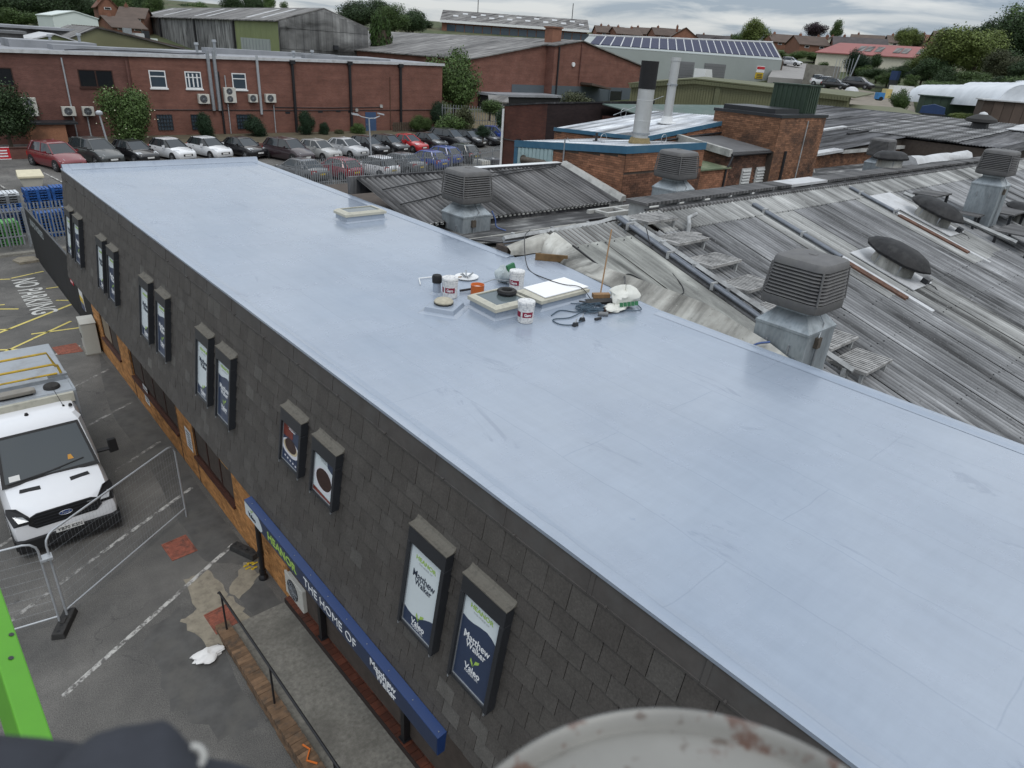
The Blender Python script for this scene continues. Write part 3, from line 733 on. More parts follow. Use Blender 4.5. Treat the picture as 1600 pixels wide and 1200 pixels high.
# amber alarm box and white wall unit
t_=thing('alarm_box','amber wall box under the slate beside the last brick window','alarm box',(3.6,12.75,2.45))
m=MB();m.prism([(3.90,12.52,2.10),(3.66,12.58,2.16),(3.60,12.70,2.35),(3.60,12.80,2.55),(3.70,12.85,2.68),(3.90,12.85,2.7)],(0,.34,0));m.build('housing',M['gold'],t_,bevel=.01)
m = MB(); m.lathe([(.05, -.012), (.05, 0)], (3.615, 12.9, 2.42), 12, 'x'); m.build('button', M['black'], t_)
def ac_unit(name, label, x, y, z, w, d, h, fans, group, face='-y', parent=None):
    """outdoor air conditioning unit; fan grille on the face towards -Y or -X"""
    t_ = thing(name, label, 'air conditioner', (x, y, z), 0 if face == '-y' else R(-90), group)
    m = MB(); m.box(-w / 2, 0, 0, w / 2, d, h); m.build('casing', M['offwhite'], t_, local=True, bevel=.012)
    r = min(w * .38, h / fans * .42); cx = -w / 2 + w * .44 if fans == 1 else -w * .06
    for k in range(fans):
        zc_ = h * (k + .5) / fans
        m=MB();m.lathe([(r,0),(r,-.012),(r*.92,-.012),(r*.92,.0)],(cx,0,zc_),20,'y',caps=False)
        m.lathe([(r*.9,-.001),(r*.9,-.003)],(cx,0,zc_),20,'y');g_=m.build('fan_well',M['frame'],t_,local=True)
        m = MB()
        for rr in(.25,.45,.65,.85):m.lathe([(r*rr,-.010),(r*rr,-.016),(r*rr+.012,-.016),(r*rr+.012,-.010)],(cx,0,zc_),16,'y',caps=False)
        m.lathe([(r * .18, -.008), (r * .18, -.02)], (cx, 0, zc_), 12, 'y')
        for q in range(8):
            a=q*math.pi/4;m.tube([(cx,-.014,zc_),(cx+r*math.cos(a),-.014,zc_+r*math.sin(a))],.006,4)
        m.build('grille', M['galv'], g_, local=True)
    m = MB()
    for q in (-1, 1): m.box(q * w * .3 - .02, .02, -.09, q * w * .3 + .02, d - .02, -.002)
    m.build('bracket', M['frame'], t_, local=True)
    return t_
ac_unit('air_conditioner','white air conditioning unit on the tiles under the HEANOR lettering',3.86,10.15,.25,.8,.32,.55,1,None,'-x')
# tall grey cabinet by the far windows
t_=thing('utility_cabinet','pale grey metal cabinet standing beside the far orange brick wall','cabinet',(3.62,25.92,0),R(-4))
m = MB(); m.box(-.22, -.42, .04, .22, .42, 1.14); m.build('casing', M['cabinet'], t_, local=True, bevel=.01)
m = MB(); m.box(-.24, -.44, 1.14, .24, .44, 1.17); m.build('top', M['cabinet'], t_, local=True, bevel=.008)
m = MB(); m.box(-.26, -.46, 0.0, .26, .46, .045); m.build('plinth', M['concrete'], t_, local=True)
for q in (-1, 1):
    m=MB();m.box(-.228,q*.205-.19,.1,-.2215,q*.205+.19,1.08);d_=m.build('door',M['cabinet'],t_,local=True)
    m=MB();m.box(-.245,q*.05-.015,.55,-.229,q*.05+.015,.7);m.build('handle',M['frame'],d_,local=True)
# ------------------------------------------------------------------ poster cases on the slate
cases=[(4.17,3.49,4.28,'navy'),(5.16,4.46,4.26,'white'),(7.53,6.86,4.73,'plate'),(8.53,7.86,4.72,'stew'),(11.13,10.45,4.29,'navy'),(12.15,11.48,4.29,'white'),
         (14.55,13.88,4.26,'navy'),(15.72,15.02,4.24,'white'),(18.46,17.75,4.27,'navy'),(19.5,18.85,4.27,'white'),(22.15,21.4,4.26,'navy'),(23.2,22.5,4.26,'white')]
lab=['poster case with white top and navy foot pair nearest the camera, right hand one','mostly white poster case with navy foot, left one of the nearest pair',
       'short poster case showing a dark pudding on a white plate','short poster case showing a pudding on a red and navy print',
       'navy poster case of the second pair beyond the pudding posters nearer one','mostly white poster case of the pair just beyond the pudding posters',
       'navy poster case of the third pair from the far end','mostly white poster case of the third pair from the far end',
       'navy poster case of the second pair from the far end','mostly white poster case of the second pair from the far end',
       'navy poster case of the farthest pair on the slate','mostly white poster case at the far corner of the slate']
lab[0] = 'navy poster case with white top nearest the camera'
lab[4] = 'navy poster case of the pair just beyond the pudding posters'
ZTOP = 5.57
nrm = Vector((-1, 0, -SL)).normalized()          # outwards, a little down
upv = Vector((SL, 0, 1)).normalized()
def poster_case(y1, y0, zb, kind, label):
    w = y1 - y0; hgt = (ZTOP - zb) * math.sqrt(1 + SL * SL); D = .12
    base = Vector((sx(zb), (y0 + y1) / 2, zb)) + nrm * .012
    t_=thing('poster_case',label,'poster case',tuple(base),0,'framed poster cases along the slate front')
    ux = Vector((0, -1, 0))
    def P(u, v, d): return base + ux * u + upv * v + nrm * d
    def bar(m,u0,v0,u1,v1,d0,d1):m.hexa([P(u0,v0,d0),P(u1,v0,d0),P(u1,v1,d0),P(u0,v1,d0)],[P(u0,v0,d1),P(u1,v0,d1),P(u1,v1,d1),P(u0,v1,d1)])
    W = w / 2
    m = MB(); bar(m, -W, hgt - .20, W, hgt, 0, D); m.build('head', M['frame'], t_, bevel=.006)
    for s_ in (-1, 1):
        m = MB(); u0, u1 = (-W, -W + .045) if s_ < 0 else (W - .06, W)
        bar(m, u0, 0, u1, hgt - .202, 0, D); j_ = m.build('jamb', M['frame'], t_, bevel=.005)
        m = MB()
        u = u0 if s_ < 0 else u1
        bar(m, u0 + .004, -.05, u0 + .02, -.001, D - .03, D - .012); m.build('foot_pin', M['galv'], j_)
    m = MB(); bar(m, -W + .046, 0, W - .061, .03, 0, D - .02); m.build('sill', M['frame'], t_)
    L, Rr, B, T = -W + .047, W - .062, .031, hgt - .203
    d = D - .045
    m=MB();bar(m,L,B,Rr,T,0,d);pn=m.build('print_panel',M['print_white']if kind!='stew' else M['navy'],t_)
    m=MB();bar(m,L,B,L+.012,T,d,d+.012);bar(m,Rr-.012,B,Rr,T,d,d+.012);bar(m,L+.012,B,Rr-.012,B+.012,d,d+.011);m.build('inner_trim',M['galv'],t_)
    L += .012; Rr -= .012; B += .012; pw, ph = Rr - L, T - B; cx = (L + Rr) / 2
    O = lambda u, v, e=0: P(u, v, d + .001 + e)
    def txt(mat, body, v, wd, hh, **k):
        m=MB();put_text(m,body,P(cx,v,d),ux,upv,width=wd*pw,height=hh*ph,ext=.0008,**k);return m.build('lettering',mat,pn)
    def wave(vs, mat, e=.001):
        m=MB();pts=[O(L,B,e),O(Rr,B,e)]+[O(L+pw*q,B+ph*v,e)for q,v in vs];m.poly(pts);m.build('navy_print',mat,pn)
    def emblem(v, c):
        m = MB(); s_ = pw * 1.6; o = P(cx, v, d + .0015)
        put_poly(m,[(0,0),(.02*s_,.05*s_),(.09*s_,.10*s_),(.10*s_,.14*s_),(.03*s_,.11*s_)],o,ux,upv,.0022)
        put_poly(m,[(0,0),(-.01*s_,.05*s_),(-.05*s_,.11*s_),(-.06*s_,.06*s_)],o,ux,upv,.0026);m.build('leaf_emblem',M['lime_text'],pn)
        txt(c, 'Valeo', v - .045 * ph, .46, .07, size=.2, bold=.003)
        txt(c, 'FOODS UK', v - .10 * ph, .40, .028, size=.2)
    if kind == 'white':
        wave([(1, .30), (.85, .275), (.7, .235), (.5, .175), (.3, .15), (.15, .155), (0, .18)], M['navy'])
        txt(M['lime_text'],'HEANOR',B+ph*.86,.66,.05,size=.2,bold=.004);txt(M['grey_text'],'THE HOME OF',B+ph*.805,.46,.02,size=.2)
        txt(M['navy_text'],'Matthew',B+ph*.66,.74,.085,size=.2,bold=.002);txt(M['navy_text'],'Walker',B+ph*.575,.56,.075,size=.2,bold=.002)
        emblem(B + ph * .135, M['white_text'])
    elif kind == 'navy':
        wave([(1, .70), (.85, .745), (.7, .765), (.5, .75), (.3, .725), (.15, .72), (0, .735)], M['navy'])
        txt(M['lime_text'],'HEANOR',B+ph*.90,.66,.05,size=.2,bold=.004);txt(M['grey_text'],'THE HOME OF',B+ph*.845,.46,.02,size=.2)
        txt(M['white_text'],'Matthew',B+ph*.55,.76,.085,size=.2,bold=.002);txt(M['white_text'],'Walker',B+ph*.465,.58,.075,size=.2,bold=.002)
        emblem(B + ph * .26, M['white_text'])
    else:
        def disc(u, v, ru_, rv, mat, e, nm, k=22):
            m=MB();m.poly([P(L+pw*(u+ru_*math.cos(2*math.pi*q/k)),B+ph*(v+rv*math.sin(2*math.pi*q/k)),d+e)for q in range(k)]);m.build(nm,mat,pn)
        if kind == 'stew':
            m=MB();m.poly([O(L,B+ph*.99,.001),O(L,B+ph*.62,.001),O(L+pw*.55,B+ph*.66,.001),O(L+pw*.58,B+ph*.99,.001)]);m.build('red_print',M['maroon'],pn)
            disc(.45,.40,.52,.22,M['plate'],.0015,'plate_print');disc(.45,.43,.42,.17,M['cream_print'],.0022,'cream_print');disc(.46,.47,.34,.17,M['pudding'],.003,'pudding_print')
            txt(M['white_text'],'Matthew',B+ph*.93,.5,.05,size=.2,bold=.004);txt(M['white_text'],'Walker',B+ph*.875,.4,.045,size=.2,bold=.004)
            m=MB();m.poly([O(L,B,.004),O(Rr,B,.004),O(Rr,B+ph*.15,.004),O(L+pw*.5,B+ph*.2,.004),O(L,B+ph*.24,.004)]);m.build('navy_print',M['navy'],pn)
            m = MB()
            for q in range(5):m.poly([P(L+pw*(.18+q*.16+.045*math.cos(a)),B+ph*(.13-q*.012+.025*math.sin(a)),d+.006)for a in[i*math.pi/5 for i in range(10)]])
            m.build('icon_print', M['plate'], pn)
        else:
            disc(.5,.42,.50,.30,M['plate'],.0015,'plate_print');disc(.5,.43,.40,.25,M['pudding'],.0022,'pudding_print')
            m=MB();m.poly([O(Rr,B+ph*.72,.003),O(Rr,B+ph*.98,.003),O(L+pw*.6,B+ph*.98,.003),O(L+pw*.66,B+ph*.8,.003)]);m.build('navy_print',M['navy'],pn)
            txt(M['grey_text'],'Matthew',B+ph*.90,.5,.05,size=.2,bold=.004);txt(M['grey_text'],'Walker',B+ph*.85,.4,.045,size=.2,bold=.004)
            m=MB();m.poly([O(L,B,.0034),O(Rr,B,.0034),O(Rr,B+ph*.05,.0034),O(L,B+ph*.1,.0034)]);m.build('maroon_print',M['maroon'],pn)
    # dished lead ledge on top
    m = MB(); rr = []
    prof=[(D+.008,hgt+.002),(D+.008,hgt+.016),(D*.75,hgt+.012),(D*.4,hgt+.016),(D*.15,hgt+.035),(0,hgt+.07),(-.01,hgt+.075),(-.01,hgt+.002)]
    for k in range(5):
        u = -W - .01 + (2 * W + .02) * k / 4; rr.append([P(u, v + ru(-.002, .002), dd) for dd, v in prof])
    m.loft(rr); m.build('ledge', M['lead'], t_)
for (c, l) in zip(cases, lab): poster_case(*c, l)
# ------------------------------------------------------------------ factory roofs behind the office
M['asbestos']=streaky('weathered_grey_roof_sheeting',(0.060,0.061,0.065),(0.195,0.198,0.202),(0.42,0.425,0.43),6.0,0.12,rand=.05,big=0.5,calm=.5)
M['smooth']=streaky('smooth_pale_stained_sheet',(0.17,0.17,0.16),(0.27,0.275,0.255),(0.40,0.405,0.375),2.0,0.5,big=0.7)
M['asbestos_pale']=streaky('pale_lichened_roof_sheeting',(0.15,0.15,0.145),(0.27,0.273,0.265),(0.44,0.44,0.425),6.0,0.15,rand=.05,big=0.5,calm=.6)
M['shed_sheet']=streaky('dark_grey_fibre_cement',(0.065,0.064,0.066),(0.115,0.114,0.115),(0.185,0.18,0.177),3.0,0.4,rand=0.05,big=0.3,calm=.6)
M['dark_sheet']=streaky('sooty_grey_sheeting',(0.050,0.051,0.055),(0.090,0.092,0.098),(0.165,0.165,0.17),0.4,3.0,rand=0.18,big=0.12)
M['soot']=streaky('sooty_black_boarding',(0.016,0.016,0.018),(0.035,0.035,0.038),(0.10,0.10,0.10),6,6,sz=0.4,rand=.05)
M['valley']=streaky('sooty_gutter_felt',(0.025,0.025,0.027),(0.065,0.065,0.066),(0.22,0.22,0.215),0.8,4.0,rand=.1,big=.8)
M['flash']=streaky('pale_stained_flashing',(0.16,0.155,0.14),(0.29,0.285,0.26),(0.42,0.42,0.39),1.4,1.4,rand=.08,big=.9,sz=1.4)
M['white_sheet']=simple('white_flashing_sheet',(0.50,0.51,0.52),0.6,var=0.12,scale=2.5,dirt=(0.36,0.36,0.36),dscale=1.5)
M['cooler']=simple('grey_plastic_cooler_casing',(0.115,0.113,0.113),0.6,var=0.2,scale=5,dirt=(0.13,0.128,0.122),dscale=4,spec=0.4)
M['cooler_in'] = simple('dark_cooler_pads', (0.010, 0.011, 0.014), 0.9, var=0.3, scale=20)
def duct_mat():
    m, t, b = new_mat('galvanised_duct')
    v = coords(t, (1, 1, 0.35))
    vo=_n(t,'ShaderNodeTexVoronoi');vo.inputs['Scale'].default_value=22;t.links.new(v,vo.inputs['Vector'])
    col = ramp(t, vo.outputs['Distance'], [(0.1, (0.30, 0.345, 0.37)), (0.6, (0.37, 0.41, 0.435))])
    col=mixc(t,ramp(t,noise(t,coords(t,(2,2,0.5)),1.8,6,0.65),[(0.44,g3(0)),(0.66,g3(0.6))]),col,(0.15,0.165,0.175))
    t.links.new(col, b.inputs['Base Color']); b.inputs['Metallic'].default_value = 0.45
    t.links.new(ramp(t,noise(t,v,4,4),[(0.3,g3(0.34)),(0.7,g3(0.55))]),b.inputs['Roughness']);return m
M['duct'] = duct_mat()
M['steel_pale']=simple('pale_grey_steel_rail',(0.36,0.37,0.37),0.55,var=0.2,scale=4,dirt=(0.18,0.18,0.18),dscale=3)
M['grating']=simple('grey_steel_grating',(0.32,0.315,0.305),0.65,var=0.3,scale=5,dirt=(0.09,0.09,0.09),dscale=4,rand=.15)
M['conduit'] = simple('steel_conduit', (0.17, 0.185, 0.21), 0.42, metal=0.5, var=0.2, scale=5)
M['rust']=simple('rusty_channel',(0.115,0.060,0.040),0.85,var=0.4,scale=7,dirt=(0.05,0.035,0.03),dscale=4)
M['old_brick']=simple('old_orange_brick',(0.235,0.118,0.068),0.88,var=0.25,scale=9,island=0.33,dirt=(0.038,0.028,0.024),dscale=0.75,bmp=0.2)
M['old_brick_one']=simple('old_orange_brick_single',(0.235,0.118,0.068),0.88,var=0.25,scale=9,rand=0.33,dirt=(0.038,0.028,0.024),dscale=0.75)
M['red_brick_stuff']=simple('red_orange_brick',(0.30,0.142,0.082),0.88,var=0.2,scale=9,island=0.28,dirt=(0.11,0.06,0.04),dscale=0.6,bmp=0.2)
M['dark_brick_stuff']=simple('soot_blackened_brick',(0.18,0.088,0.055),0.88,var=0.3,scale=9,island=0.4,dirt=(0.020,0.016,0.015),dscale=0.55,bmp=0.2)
M['blue_trim']=simple('blue_fascia_paint',(0.040,0.125,0.205),0.45,var=0.12,scale=3,dirt=(0.07,0.16,0.23),dscale=2)
M['pale_clad']=simple('pale_blue_cladding',(0.36,0.48,0.49),0.5,var=0.1,scale=2,dirt=(0.25,0.33,0.34),dscale=2)
M['white_roof']=streaky('white_profiled_roof',(0.30,0.33,0.36),(0.48,0.50,0.53),(0.66,0.68,0.69),1.0,1.0,rand=.08,big=.5)
M['green_clad'] = simple('dark_green_cladding', (0.030, 0.052, 0.034), 0.55, var=0.15, scale=2)
M['stainless'] = simple('brushed_stainless_flue', (0.56, 0.57, 0.57), 0.36, metal=0.55, var=0.10, scale=2.5)
M['black_matt'] = simple('matt_black_flue', (0.012, 0.012, 0.013), 0.75, var=0.2)
M['felt']=simple('grey_mineral_felt',(0.105,0.105,0.108),0.9,var=0.22,scale=1.2,dirt=(0.16,0.16,0.16),dscale=.7,bmp=.2)
M['pale_coping']=simple('pale_coping',(0.42,0.42,0.40),0.7,var=0.2,scale=2,dirt=(0.2,0.2,0.19),dscale=1.5)
M['louvre_white'] = simple('white_louvre', (0.48, 0.49, 0.48), 0.5, var=0.1)
M['blue_hose'] = simple('blue_hose', (0.06, 0.10, 0.24), 0.5, var=0.1)
M['hessian'] = simple('rusty_flue_pipe', (0.085, 0.070, 0.055), 0.7, var=0.4, scale=8)

def troughs(mat, pitch, k=0.55):  # painted shading: darkens the troughs in the base colour so the corrugation relief shows
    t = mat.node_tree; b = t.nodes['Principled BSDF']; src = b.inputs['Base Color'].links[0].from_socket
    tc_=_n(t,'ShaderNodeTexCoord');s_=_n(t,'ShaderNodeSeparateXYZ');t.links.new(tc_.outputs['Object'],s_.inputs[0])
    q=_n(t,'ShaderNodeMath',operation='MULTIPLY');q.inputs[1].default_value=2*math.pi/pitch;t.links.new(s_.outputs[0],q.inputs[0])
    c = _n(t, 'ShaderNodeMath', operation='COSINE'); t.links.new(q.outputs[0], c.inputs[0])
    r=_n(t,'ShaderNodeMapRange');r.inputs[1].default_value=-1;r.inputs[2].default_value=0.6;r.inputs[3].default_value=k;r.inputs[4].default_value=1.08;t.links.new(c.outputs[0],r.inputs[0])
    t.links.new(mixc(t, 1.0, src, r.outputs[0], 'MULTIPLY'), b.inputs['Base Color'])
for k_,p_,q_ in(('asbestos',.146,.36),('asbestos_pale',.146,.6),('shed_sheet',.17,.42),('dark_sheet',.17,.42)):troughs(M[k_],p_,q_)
def corr_mesh(name, width, length, mat, pitch=0.146, amp=0.03, seg=6, thick=0.012, nv=1, trap=False):
    """a corrugated sheet: waves across X, running along Y from 0 (top) to -length, lip of its own thickness"""
    m = MB(); n = int(round(width / pitch)); us = []
    for i in range(n * seg + 1):
        u = i / seg * pitch
        if trap:
            ph = (i % seg); us.append((u, amp if ph in (1, 2) else 0.0))
        else: us.append((u, amp * math.cos(2 * math.pi * i / seg)))
    rows_ = [[(u, -length * j / nv, h) for u, h in us] for j in range(nv + 1)]
    rows_.append([(u, -length, h - thick - .004) for u, h in us])
    N = len(us); vs = [p for r in rows_ for p in r]
    fs=[((j+1)*N+k,(j+1)*N+k+1,j*N+k+1,j*N+k)for j in range(len(rows_)-1)for k in range(N-1)]
    m.add(vs, fs); return m.mesh(name, mat, 60)
YR, ZRG, TM = 10.6, 6.9, 0.3
ANG = math.atan(TM)
def zm(y): return ZRG + TM * (y - YR) if y <= YR else ZRG - TM * (y - YR)
fac=thing('factory_building','factory with big weathered grey corrugated roof behind the flat roof','building',(28,6,0))
XM0, XM1 = 10.42, 46.4
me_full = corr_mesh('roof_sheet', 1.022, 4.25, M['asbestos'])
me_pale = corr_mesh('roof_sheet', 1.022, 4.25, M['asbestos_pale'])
nx = 35
me_flat = corr_mesh('roof_sheet', 1.022, 4.25, M['smooth'], amp=0.006)
k0 = 0
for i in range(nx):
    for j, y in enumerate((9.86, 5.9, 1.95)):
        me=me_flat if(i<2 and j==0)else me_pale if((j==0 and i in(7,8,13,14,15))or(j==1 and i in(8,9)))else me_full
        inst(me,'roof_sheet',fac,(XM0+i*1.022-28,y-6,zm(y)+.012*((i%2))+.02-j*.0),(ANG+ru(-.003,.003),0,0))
# ridge sheets and the far slope
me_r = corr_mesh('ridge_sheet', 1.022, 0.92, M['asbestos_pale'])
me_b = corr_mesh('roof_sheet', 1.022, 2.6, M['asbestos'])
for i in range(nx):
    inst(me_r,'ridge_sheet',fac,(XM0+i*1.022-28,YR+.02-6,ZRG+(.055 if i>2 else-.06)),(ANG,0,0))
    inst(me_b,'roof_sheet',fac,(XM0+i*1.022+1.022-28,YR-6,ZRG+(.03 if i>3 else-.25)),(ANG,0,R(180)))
m=MB();m.tube([(14.4,YR,ZRG+.05),(XM1-.3,YR,ZRG+.05)],.07,10);m.build('ridge_roll',M['shed_sheet'],fac,smooth=50)
# bolts along the laps, dark against the sheets
m = MB()
for y in (9.72, 5.8, 4.85, 1.85, 3.0):
    x = XM0 + .15
    while x < 32:
        if rnd()<.85:m.lathe([(.017,0),(.017,.016),(.006,.025)],(x,y+ru(-.03,.03),zm(y)+.045),5)
        x += .292
tag(m.build('bolts', M['frame'], fac), kind='stuff')
# structure under the sheets
m=MB();m.prism([(0+XM0-.1,-2.2,0),(XM0-.1,-2.2,zm(-2.2)-.08),(XM0-.1,YR,ZRG-.08),(XM0-.1,13.2,zm(13.2)-.08),(XM0-.1,13.2,0)],(XM1-XM0,0,0));m.build('inner_wall',M['dark_mortar'],fac)
# pale verge and end flashings lapped onto the flat roof
m=MB();m.prism([(9.33,10.35,6.2),(9.33,6.5,6.2),(9.36,6.5,6.2),(9.52,7.4,6.2),(9.75,8.8,6.2),(9.95,10.35,6.2)],(0,0,.287));m.build('roof_apron',M['roof'],fac)
m = MB(); q = []
for y,xb,zbm in[(10.36,10.06,6.50),(9.9,10.0,6.495),(9.2,9.82,6.495),(8.4,9.66,6.50),(7.6,9.52,6.50),(6.9,9.42,6.49),(6.3,9.36,6.47),(5.0,9.34,6.2),(3.5,9.34,5.7),(1.5,9.34,5.1)]:
    zt=zm(y)+.05;q.append([(XM0+.06,y,zt),(XM0-.02,y,zt+.02),(XM0-.12,y,max(zt-.03,zbm+.06)),((XM0+xb)/2-.1,y,(zt+zbm)/2+.02),(xb,y,zbm),(xb-.01,y,zbm-.3)])
m.loft(q, closed=False); m.build('verge_flashing', M['flash'], fac, smooth=70)
m=MB();q=[[(x,10.62,zt),(x,10.45+b_,zt-.02),(x,10.37+b_,zb_+.08),(x,10.33+b_*1.5,zb_)]for x,zt,zb_,b_ in[(9.30,6.66,6.50,.1),(9.55,6.72,6.50,.02),(9.85,6.76,6.50,.03),(10.10,6.80,6.50,0),(10.45,6.83,6.6,0)]]
m.loft(q, closed=False); m.build('end_flashing', M['flash'], fac, smooth=70)
m = MB(); m.box(9.34, 10.62, 6.2, XM0 + .2, 11.0, 6.62); m.build('end_block', M['dark_mortar'], fac)
m=MB();m.hexa([(9.55,9.98,6.49),(10.02,9.5,6.49),(10.06,9.54,6.49),(9.59,10.02,6.49)],[(9.55,9.98,6.63),(10.02,9.5,6.63),(10.06,9.54,6.63),(9.59,10.02,6.63)]);m.build('kerb_board',simple('mossy_timber',(0.15,0.092,0.042),.9,var=.4,scale=6),fac)
m=MB();m.tube([(XM0+.03,9.8,zm(9.8)+.06),(XM0+.05,8,zm(8)+.055),(XM0+.03,5.2,zm(5.2)+.055)],.03,6);m.build('black_seal',M['black_matt'],fac)
# valley between the roofs, stepped gutters beyond the ridge
m = MB(); m.box(9.36, 13.1, 5.9, 62, 16.9, 6.02); m.build('valley_gutter', M['valley'], fac)
m=MB();m.prism([(9.36,10.95,6.2),(9.36,10.95,6.50),(9.36,13.1,6.15),(9.36,13.1,6.0)],(4.6,0,0));m.build('infill_roof',M['flash'],fac)
# ---- conduits and rusty channels running down the slope
def slope_pts(x, ys, h): return [(x, y, zm(y) + h) for y in ys]
cd_=[(12.62,10.5,5.6,'steel conduits running beside the stepped walkway'),(18.15,10.2,7.4,'steel conduit down the roof slope right of the walkway'),(24.45,10.3,8.6,'steel conduit down the roof slope near the upper oval fan cowl')]
for x, ya, yb, lb in cd_:
    t_ = thing('conduit', lb, 'conduit', (x, ya, zm(ya)))
    for k, (dx, r_) in enumerate([(0, .05), (.11, .035)]):
        m=MB();m.tube(slope_pts(x+dx,[ya,(ya+yb)/2,yb],.12),r_,8);m.build('pipe',M['conduit'],t_,smooth=50)
    y = ya - .4
    while y > yb:
        m=MB();m.box(x-.08,y-.03,zm(y)+.02,x+.18,y+.03,zm(y)+.185);m.build('clip',M['steel_pale'],t_);y-=1.25
for x,ya,yb,lb in[(18.15,7.35,5.55,'rusty brown channel below the lower oval fan cowl'),(24.45,8.5,6.2,'rusty brown channel beside the upper oval fan cowl')]:
    t_ = thing('rusty_channel', lb, 'channel', (x, ya, zm(ya)))
    m=MB();m.hexa([(x-.1,yb,zm(yb)+.03),(x+.14,yb,zm(yb)+.03),(x+.14,ya,zm(ya)+.03),(x-.1,ya,zm(ya)+.03)],[(x-.1,yb,zm(yb)+.10),(x+.14,yb,zm(yb)+.10),(x+.14,ya,zm(ya)+.10),(x-.1,ya,zm(ya)+.10)]);m.build('channel',M['rust'],t_)
    m=MB();m.hexa([(x+.16,yb-.6,zm(yb-.6)+.03),(x+.34,yb-.6,zm(yb-.6)+.03),(x+.34,ya+.8,zm(ya+.8)+.03),(x+.16,ya+.8,zm(ya+.8)+.03)],[(x+.16,yb-.6,zm(yb-.6)+.075),(x+.34,yb-.6,zm(yb-.6)+.075),(x+.34,ya+.8,zm(ya+.8)+.075),(x+.16,ya+.8,zm(ya+.8)+.075)]);m.build('flashing',M['white_sheet'],t_)
# ---- stepped walkway
wk=thing('stepped_walkway','stepped steel walkway of gratings with pale side rail climbing the corrugated roof','walkway',(13.2,8,6))
m=MB();m.tube([(12.80,4.4,zm(4.4)+.26),(12.80,10.4,zm(10.4)+.14),(12.75,10.75,ZRG-.02),(12.4,10.86,6.78),(9.5,10.95,6.72)],.065,4);m.build('rail',M['steel_pale'],wk)
for k, y in enumerate([10.15, 9.2, 8.25, 7.3, 6.4, 5.3, 4.55]):
    z = zm(y - .3) + .30
    m=MB();m.box(12.9,y-.36,z-.05,12.94,y+.36,z+.012);m.box(14.05,y-.36,z-.05,14.09,y+.36,z+.012)
    m.box(12.94,y+.33,z-.05,14.05,y+.36,z+.012);m.box(12.94,y-.36,z-.05,14.05,y-.33,z+.012);g_=m.build('platform',M['grating'],wk)
    for q in range(11):
        m=MB();u=12.965+q*.099;m.box(u,y-.328,z-.03,u+.055,y+.328,z+.008);m.build('slat',M['grating'],g_)
    m = MB()
    for u in(12.93,14.0):m.box(u,y-.30,zm(y-.3)+.02,u+.06,y-.24,z-.052);m.box(u,y+.2,zm(y+.2)-.0,u+.06,y+.26,z-.052)
    m.build('legs', M['steel_pale'], wk)
    m=MB();m.box(12.72,y-.04,zm(y)+.03,12.90,y+.04,zm(y)+.22);m.build('bracket',M['steel_pale'],wk)
# boarded walkway along the ridge
bw_=thing('ridge_walkway','weathered boarded walkway along the far side of the roof ridge','walkway',(14,11.6,6.9))
x = 9.5; k = 0
while x < 14.3:
    m=MB();e=ru(-.01,.01);m.hexa([(x,11.02,6.60+e),(x+.6,11.02,6.60+e),(x+.6,12.1,6.42+e),(x,12.1,6.42+e)],[(x,11.02,6.635+e),(x+.6,11.02,6.635+e),(x+.6,12.1,6.455+e),(x,12.1,6.455+e)]);m.build('board',M['flash']if k%3 else M['shed_sheet'],bw_);x+=.64;k+=1
for x in (9.8, 11.0, 12.2, 13.4):
    m = MB(); m.box(x, 11.0, 6.45, x + .06, 11.08, 6.80); m.build('upright', M['steel_pale'], bw_)
m=MB();m.tube([(9.4,10.80,6.60),(12.3,10.72,6.66),(12.62,10.5,6.72),(12.66,10.3,zm(10.3)+.1)],.04,6);m.tube([(9.4,10.84,6.68),(11,10.82,6.66),(12.5,10.72,6.70)],.02,6);m.build('conduit',M['conduit'],bw_,smooth=50)
# dark cable tray carrying on along the ridge, with its ladder frame behind
tr=thing('cable_tray','long dark cable tray on feet running along the roof ridge','cable tray',(26,11.3,6.9))
x = 14.4; k = 0
while x < 44:
    m=MB();m.box(x,11.05,6.98,x+2.46,11.75,7.06);m.build('lid',M['shed_sheet']if k!=3 else M['white_sheet'],tr)
    for u in(0.1,1.4):m=MB();m.box(x+u,11.1,6.6,x+u+.1,11.7,6.979);m.build('foot',M['steel_pale'],tr)
    x += 2.48; k += 1
m = MB(); m.box(14.4, 12.3, 6.45, 44, 12.42, 6.56); m.box(14.4, 13.0, 6.40, 44, 13.1, 6.50)
ld = m.build('side_rails', M['pale_coping'], tr)
for k in range(36):
    m=MB();m.box(14.6+k*.82,12.43,6.44,14.72+k*.82,12.99,6.50);m.build('rung',M['pale_coping'],tr)
m = MB()
for z in (6.75, 6.83): m.tube([(14.3, 11.0, z + .08), (24, 10.98, z + .1), (44, 10.98, z + .1)], .025, 6)
m.build('cables', M['black'], tr)
